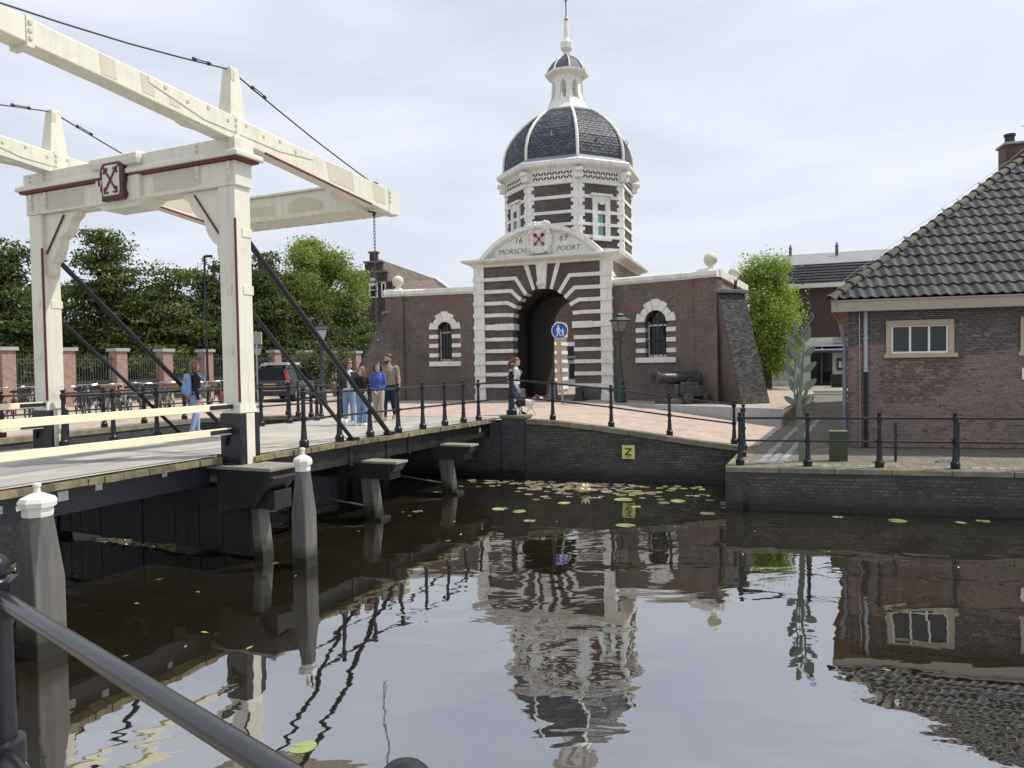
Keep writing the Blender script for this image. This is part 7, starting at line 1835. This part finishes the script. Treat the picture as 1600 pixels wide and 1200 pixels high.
    if glasses:
        obj('sunglasses', MB().loft([[hp_(x * h, -(.064 - abs(x) * .25) * h, HZ + z * h) for z in (-.004, .018)] + [hp_(x * h, -(.058 - abs(x) * .25) * h, HZ + z * h) for z in (.018, -.004)] for x in (-.046, -.02, 0, .02, .046)]), BLACKP, t_)
    else:
        for s in (-1, 1):
            obj('eye', MB().sphere(hp_(s * .0195 * h, -.0575 * h, HZ + .004 * h), .0062 * h, 8), EYE_, t_)
            obj('eyebrow', MB().bar(hp_(s * .010 * h, -.0625 * h, HZ + .018 * h), hp_(s * .030 * h, -.0555 * h, HZ + .018 * h), .004 * h, .0045 * h), hair, t_)
    obj('mouth', MB().bar(hp_(-.013 * h, -.0615 * h, HZ - .037 * h), hp_(.013 * h, -.0615 * h, HZ - .037 * h), .006 * h, .0055 * h), M('lips', (.36, .12, .10)), t_)
    if beard: obj('beard', MB().loft([[hp_(rx * cos(pi + pi * q / 8) * h, (dy + ry * sin(pi + pi * q / 8)) * h, HZ + z * h) for q in range(9)] for z, rx, ry, dy in ((-.076, .02, .024, -.038), (-.060, .036, .041, -.026), (-.040, .045, .052, -.013), (-.028, .0485, .055, -.005))], closed=False, cap=False), hair, t_)
    return t_
J1 = cloth('light_denim', (.24, .34, .50)); J2 = cloth('blue_denim', (.20, .31, .46)); J3 = cloth('dark_denim', (.020, .035, .065)); J4 = cloth('pale_blue_denim', (.34, .42, .62)); J5 = cloth('mid_denim', (.07, .13, .21))
BEIGE = cloth('beige_trousers', (.45, .40, .33)); COB = cloth('cobalt_sweater', (.085, .14, .45)); TANS = cloth('taupe_shirt', (.34, .27, .21)); BLK = cloth('black_cloth', (.018, .018, .02)); WTS = cloth('white_shirt', (.68, .70, .72), .9)
LIL = cloth('pale_lilac_jacket', (.62, .58, .64), .88); CHAR = cloth('charcoal_sweater', (.03, .03, .035))
HB = M('dark_brown_hair', (.035, .018, .010), (.06, .03, .016), 9, .5); HL_ = M('light_brown_hair', (.20, .11, .06), (.14, .075, .04), 9, .5); HR = M('auburn_hair', (.16, .045, .025), (.11, .03, .018), 9, .5); HBK = M('near_black_hair', (.012, .010, .010), (.02, .016, .014), 9, .4)
WSH = cloth('white_trainers', (.72, .72, .72), .9); BRS = cloth('tan_shoes', (.36, .19, .09)); GSH = cloth('grey_trainers', (.40, .39, .37), .9)
leather = M('black_leather', (.014, .016, .020), (.022, .024, .028), 5, .4)
FZ = dz(6.4) + .004
person('woman in sunglasses, white shirt, black jacket and light jeans walking with three others', (-4.00, 18.25, FZ), 1.62, 12, WTS, J1, WSH, HB, jacket=leather, stride=.13, head_turn=40, hairlen=.16, glasses=True, flare=.004)
person('girl in black shirt and flared blue jeans smiling up beside the woman in sunglasses', (-3.62, 17.95, FZ), 1.42, 8, BLK, J2, WSH, HL_, stride=.03, head_turn=-42, hairlen=.16, sleeve='short', flare=.022, arms='front', child=True)
person('youth in cobalt blue sweater and beige trousers with hands clasped in front', (-3.42, 19.02, FZ), 1.52, 0, COB, BEIGE, GSH, HBK, stride=.05, hairlen=0.04, arms='front', flare=.018, child=True)
person('tall man in taupe shirt and dark jeans with short dark hair and beard', (-3.22, 19.50, FZ), 1.74, -10, TANS, J3, BRS, HB, female=False, stride=-.07, head_turn=-38, sleeve='short', beard=True, arms='mixed')
gp = person('woman in dark sweater and pale jeans seen from behind with loose brown hair', (-6.84, 16.05, dz(3.2) + .004), 1.60, 128, CHAR, J4, GSH, HL_, stride=.04, head_turn=-18, hairlen=.13, sleeve='long', arms='phone', hips=1.12)
wd_ = person('red haired woman in pale lilac jacket and jeans walking a dog past the arch', (.12, 21.55, 1.475), 1.66, 92, LIL, J5, BLK, HR, stride=.08, ponytail=True, hairlen=.2, arms='down')
# bags
def backpack(label, loc, rz, c, w_=.30, h=.44, d=.17):
    t_ = thing('backpack', label, 'backpack', loc, rad(rz))
    m = cloth('backpack_fabric', c, .8)
    parts = [(MB().loft([oval((0, 0, z * h), w_ / 2 * k, d / 2 * k2, 14) for z, k, k2 in ((0, .8, .8), (.06, .98, 1), (.5, 1.0, 1.05), (.8, .9, .9), (.95, .65, .65), (1.0, .3, .3))]), 0), (MB().loft([oval((0, d * .45, z * h), w_ / 2 * k, d * .25 * k2, 12) for z, k, k2 in ((.04, .7, .6), (.12, .8, 1), (.38, .8, 1), (.46, .6, .5))]), 0)]
    build_body('bag', parts, [m], .012, t_, 3)
    for s in (-1, 1): obj('shoulder_strap', MB().tube([(s * w_ * .28, -d * .4, h * .95), (s * w_ * .33, -d * 1.2, h * 1.02), (s * w_ * .36, -d * 1.95, h * .8), (s * w_ * .42, -d * 1.4, h * .3), (s * w_ * .42, -d * .4, h * .12)], .017, 6), m, t_, smooth=True)
    obj('top_loop', MB().tube([(-.03, -d * .4, h * .97), (0, -d * .45, h * 1.08), (.03, -d * .4, h * .97)], .010, 6), m, t_)
    obj('zip', MB().tube([(x * w_ / 2 * .92, d * .38 + .012, h * (.5 + .33 * (1 - x * x))) for x in (-1, -.6, -.2, .2, .6, 1)], .005, 5), CHROME, t_)
    return t_
def behind(p, face, dist, z, H): 
    a = rad(face); return (p.location.x - sin(a) * dist, p.location.y + cos(a) * dist, p.location.z + z * H)
backpack('light blue backpack worn by the woman seen from behind', behind(gp, 128, .145, .53, 1.6), 128, (.26, .42, .70), .32, .46, .17)
backpack('pale green backpack with black edges on the red haired woman', behind(wd_, 92, .15, .56, 1.66), 92, (.40, .43, .30), .28, .40, .16)
ph = thing('phone', 'small phone with white case held by the woman seen from behind', 'phone', (-6.60, 16.04, 2.62), rad(128))
obj('case', MB().obox((0, 0, 0), (.075, .012, .15), (.5, 0, 0)), WTS, ph, bev=.006); obj('screen', MB().obox((0, .0075, .0), (.066, .003, .135), (.5, 0, 0)), CGL, ph)
# dog
dg_ = thing('dog', 'black and white dog trotting beside the red haired woman', 'dog', (.36, 21.15, 1.47), rad(90))
DB, DW, DBR = cloth('dark_fur', (.03, .028, .028)), cloth('white_fur', (.70, .68, .64), .85), cloth('brown_fur', (.14, .07, .04))
# local: forward is -y
dp = [(MB().loft([[(rx * cos(2 * pi * q / 12), y, z + rz * sin(2 * pi * q / 12)) for q in range(12)] for y, z, rx, rz in ((.27, .37, .05, .06), (.22, .37, .085, .10), (.08, .375, .09, .10), (-.02, .365, .095, .115))]), 0),
      (MB().loft([[(rx * cos(2 * pi * q / 12), y, z + rz * sin(2 * pi * q / 12)) for q in range(12)] for y, z, rx, rz in ((.0, .365, .092, .112), (-.12, .355, .10, .13), (-.22, .37, .08, .11), (-.27, .40, .05, .07))]), 1),
      (MB().tube([(0, -.20, .41), (0, -.31, .50)], [.075, .058], 10), 1),
      (MB().loft([[(rx * cos(2 * pi * q / 10), y, z + rz * sin(2 * pi * q / 10)) for q in range(10)] for y, z, rx, rz in ((-.27, .53, .045, .045), (-.33, .54, .062, .062), (-.39, .53, .055, .055), (-.42, .515, .036, .036))]), 2),
      (MB().loft([[(rx * cos(2 * pi * q / 10), y, z + rz * sin(2 * pi * q / 10)) for q in range(10)] for y, z, rx, rz in ((-.40, .515, .036, .034), (-.47, .50, .030, .028), (-.52, .497, .022, .02))]), 1),
      (MB().sphere((0, -.525, .507), .014, 8), 0),
      (MB().tube([(0, .26, .41), (0, .34, .46), (0, .40, .56), (0, .37, .63)], [.03, .032, .030, .012], 8), 1)]
for s in (-1, 1):
    dp.append((MB().loft([[(s * .055 + s * a, -.32 + b, z) for a, b in ((-.01, -.02), (.012, -.02), (.012, .03), (-.01, .03))] for z in (.585, .50)]), 2))
    k = .09 * s
    dp.append((MB().tube([(s * .055, -.17, .36), (s * .058, -.17 - k * .4, .22), (s * .058, -.16 - k * 1.3, .10), (s * .058, -.17 - k * 1.5, .02), (s * .058, -.21 - k * 1.5, .012)], [.05, .032, .022, .020, .018], 8), 1))
    dp.append((MB().tube([(s * .05, .20, .36), (s * .058, .15 + k * .3, .26)], [.065, .048], 8), 0))
    dp.append((MB().tube([(s * .058, .15 + k * .3, .26), (s * .058, .25 + k * 1.1, .15), (s * .058, .22 + k * 1.3, .02), (s * .058, .175 + k * 1.3, .012)], [.042, .024, .020, .018], 8), 1))
build_body('body', dp, [DB, DW, DBR], .0075, dg_, 3)
for s in (-1, 1): obj('eye', MB().sphere((s * .030, -.395, .548), .008, 8), BLACKM, dg_)
obj('collar', MB().tube([(.07 * cos(2 * pi * q / 12), -.265 + .02 * sin(2 * pi * q / 12), .465 + .06 * sin(2 * pi * q / 12)) for q in range(13)], .010, 6, cap=False), MAROON, dg_)
ls = thing('dog_leash', 'thin leash running from the hand of the red haired woman to the dog', 'leash', (0, 0, 0))
obj('strap', MB().tube([(.26, 21.38, 2.24), (.38, 21.33, 2.08), (.5, 21.25, 1.98), (.62, 21.16, 1.95)], .006, 5), BLACKM, ls)

# ================================================================== WATER LILIES AND FLOATING LEAVES
PADG = M('lily_pad_green', (.21, .275, .085), (.28, .34, .13), 5, .45, rnd=.35)
PADP = M('lily_pad_pinkish', (.30, .20, .19), (.24, .22, .16), 5, .45, rnd=.4)
PADD = M('lily_pad_dull_green', (.13, .16, .06), (.18, .19, .08), 5, .5, rnd=.4)
def pad_mesh(m, wav):
    n = 14; mb = MB(); mb.v.append((0, 0, .006))
    for q in range(n + 1):
        a = rad(14) + (2 * pi - rad(28)) * q / n
        mb.v.append((cos(a), sin(a), .006 + wav * .05 * sin(3 * a + 1)))
    for q in range(n): mb.f.append((0, q + 1, q + 2)); mb.m.append(0)
    k = len(mb.v)
    return mesh_of('lily_pad', mb, m, uv=False)
PM = {'g': [pad_mesh(PADG, 0), pad_mesh(PADG, .4)], 'p': [pad_mesh(PADP, .3), pad_mesh(PADP, .8)], 'd': [pad_mesh(PADD, .3)]}
def pad(k, x, y, r, label, group):
    o = bpy.data.objects.new('lily_pad', random.choice(PM[k])); C.objects.link(o)
    o.location = (x, y, random.uniform(.001, .006)); o.rotation_euler = (random.uniform(-.03, .03), random.uniform(-.03, .03), random.uniform(0, 6.28)); o.scale = (r, r * random.uniform(.85, 1), r)
    return tagp(o, label, 'lily pad', group)
rl = random.Random(12)
wall_y = lambda x: 19.38 - .355 * x
n = 0
while n < 190:
    x = rl.gauss(1.25, 1.35); y = wall_y(x) - abs(rl.gauss(0, .9)) - .6
    if -1.6 < x < 3.6 and y > 14.7:
        pad('p' if rl.random() < .8 else 'd', x, y, rl.uniform(.05, .125), 'small pinkish lily pad in the dense patch below the ramp wall', 'pinkish lily pads below the ramp wall'); n += 1
n = 0
while n < 34:
    x = rl.gauss(3.7, .75); y = wall_y(x) - abs(rl.gauss(.6, 1.0)) - .45
    if 2.2 < x < 4.8 and 14.8 < y:
        pad('d' if rl.random() < .45 else 'g', x, y, rl.uniform(.05, .13), 'yellow green lily pad in the patch near the right quay corner', 'green lily pads near the quay corner'); n += 1
for x, y, r, k, lab in ((-.28, 15.1, .20, 'g', 'bright green lily pad floating alone left of the pinkish patch'), (.10, 14.8, .16, 'g', 'slim bright green pad right beside the lone left lily pad'), (1.05, 15.6, .17, 'g', 'large green lily pad before the white water flower'), (2.0, 13.35, .22, 'g', 'big green lily pad farthest out in open water'), (2.35, 15.9, .24, 'g', 'big green lily pad just left of the mirrored yellow plate'), (2.75, 16.6, .24, 'g', 'broad green lily pad right of the white water flower'), (3.45, 15.6, .18, 'g', 'green lily pad right of the mirrored yellow plate'), (3.75, 14.3, .2, 'd', 'dull green lily pad drifting before the right patch'),
                       (.30, 13.9, .15, 'p', 'pale pinkish leaf floating before the left pads'), (-1.75, 17.2, .18, 'p', 'pinkish lily pad nearest the last bridge pile'), (-1.95, 15.0, .14, 'p', 'reddish leaf cluster floating beside the middle bridge pile'), (-1.68, 5.72, .13, 'g', 'single large green lily pad near the front railing'),
                       (6.9, 13.35, .19, 'd', 'dull green lily pad below the right quay wall'), (6.0, 13.75, .12, 'd', 'small dark lily pad close to the right quay wall'), (7.9, 13.1, .11, 'd', 'small dark pad right of the one below the quay'), (8.35, 13.2, .14, 'd', 'dull pad at the right end below the quay wall')):
    pad(k, x, y, r * .86, lab, None)
fl = thing('water_lily', 'pale cream water lily flower among the pinkish pads', 'flower', (1.62, 16.75, .01))
for rr, nn, zz, ti in ((.16, 9, .03, .5), (.11, 7, .07, .9)):
    for q in range(nn):
        a = 2 * pi * q / nn + rr * 9
        p = [(0, -.03, 0), (rr * .6, -.05, ti * .07), (rr, 0, ti * .15), (rr * .6, .05, ti * .07), (0, .03, 0)]
        R3 = Matrix.Rotation(a, 3, 'Z')
        obj('petal', MB().add([R3 @ Vector(v) + Vector((0, 0, zz)) for v in p], [(0, 1, 2, 3, 4)]), M('cream_petal', (.72, .68, .45)) if q == 0 and rr > .15 else bpy.data.materials['cream_petal'], fl)
LEAFY = M('fallen_leaf', (.42, .36, .07), (.30, .20, .06), 3, .6, rnd=.4)
lm = mesh_of('fallen_leaf', MB().add([(-.5, 0, .004), (-.1, -.18, .006), (.5, 0, .004), (-.1, .16, .007)], [(0, 1, 2, 3)]), LEAFY, uv=False)
from_px = [(290, 1010), (320, 988), (196, 1025), (462, 900), (710, 815), (630, 800), (250, 905), (310, 925), (213, 943), (430, 880), (1385, 1047), (640, 806), (560, 830), (700, 845), (720, 835), (830, 815), (870, 815), (1180, 830), (390, 1012), (118, 900)]
for i, (px, py) in enumerate(from_px):
    r = _F + _R * ((px - 800) / 1164) + _U * ((600 - py) / 1164); p = Vector((0, 0, EYE)) + r * (EYE / -r.z)
    o = bpy.data.objects.new('fallen_leaf', lm); C.objects.link(o)
    s_ = rl.uniform(.07, .13); o.location = (p.x, p.y, .003); o.scale = (s_, s_, s_); o.rotation_euler = (0, 0, rl.uniform(0, 6))
    tagp(o, 'small yellowish fallen leaf floating on the dark canal water', 'leaf', 'fallen leaves scattered on the canal')
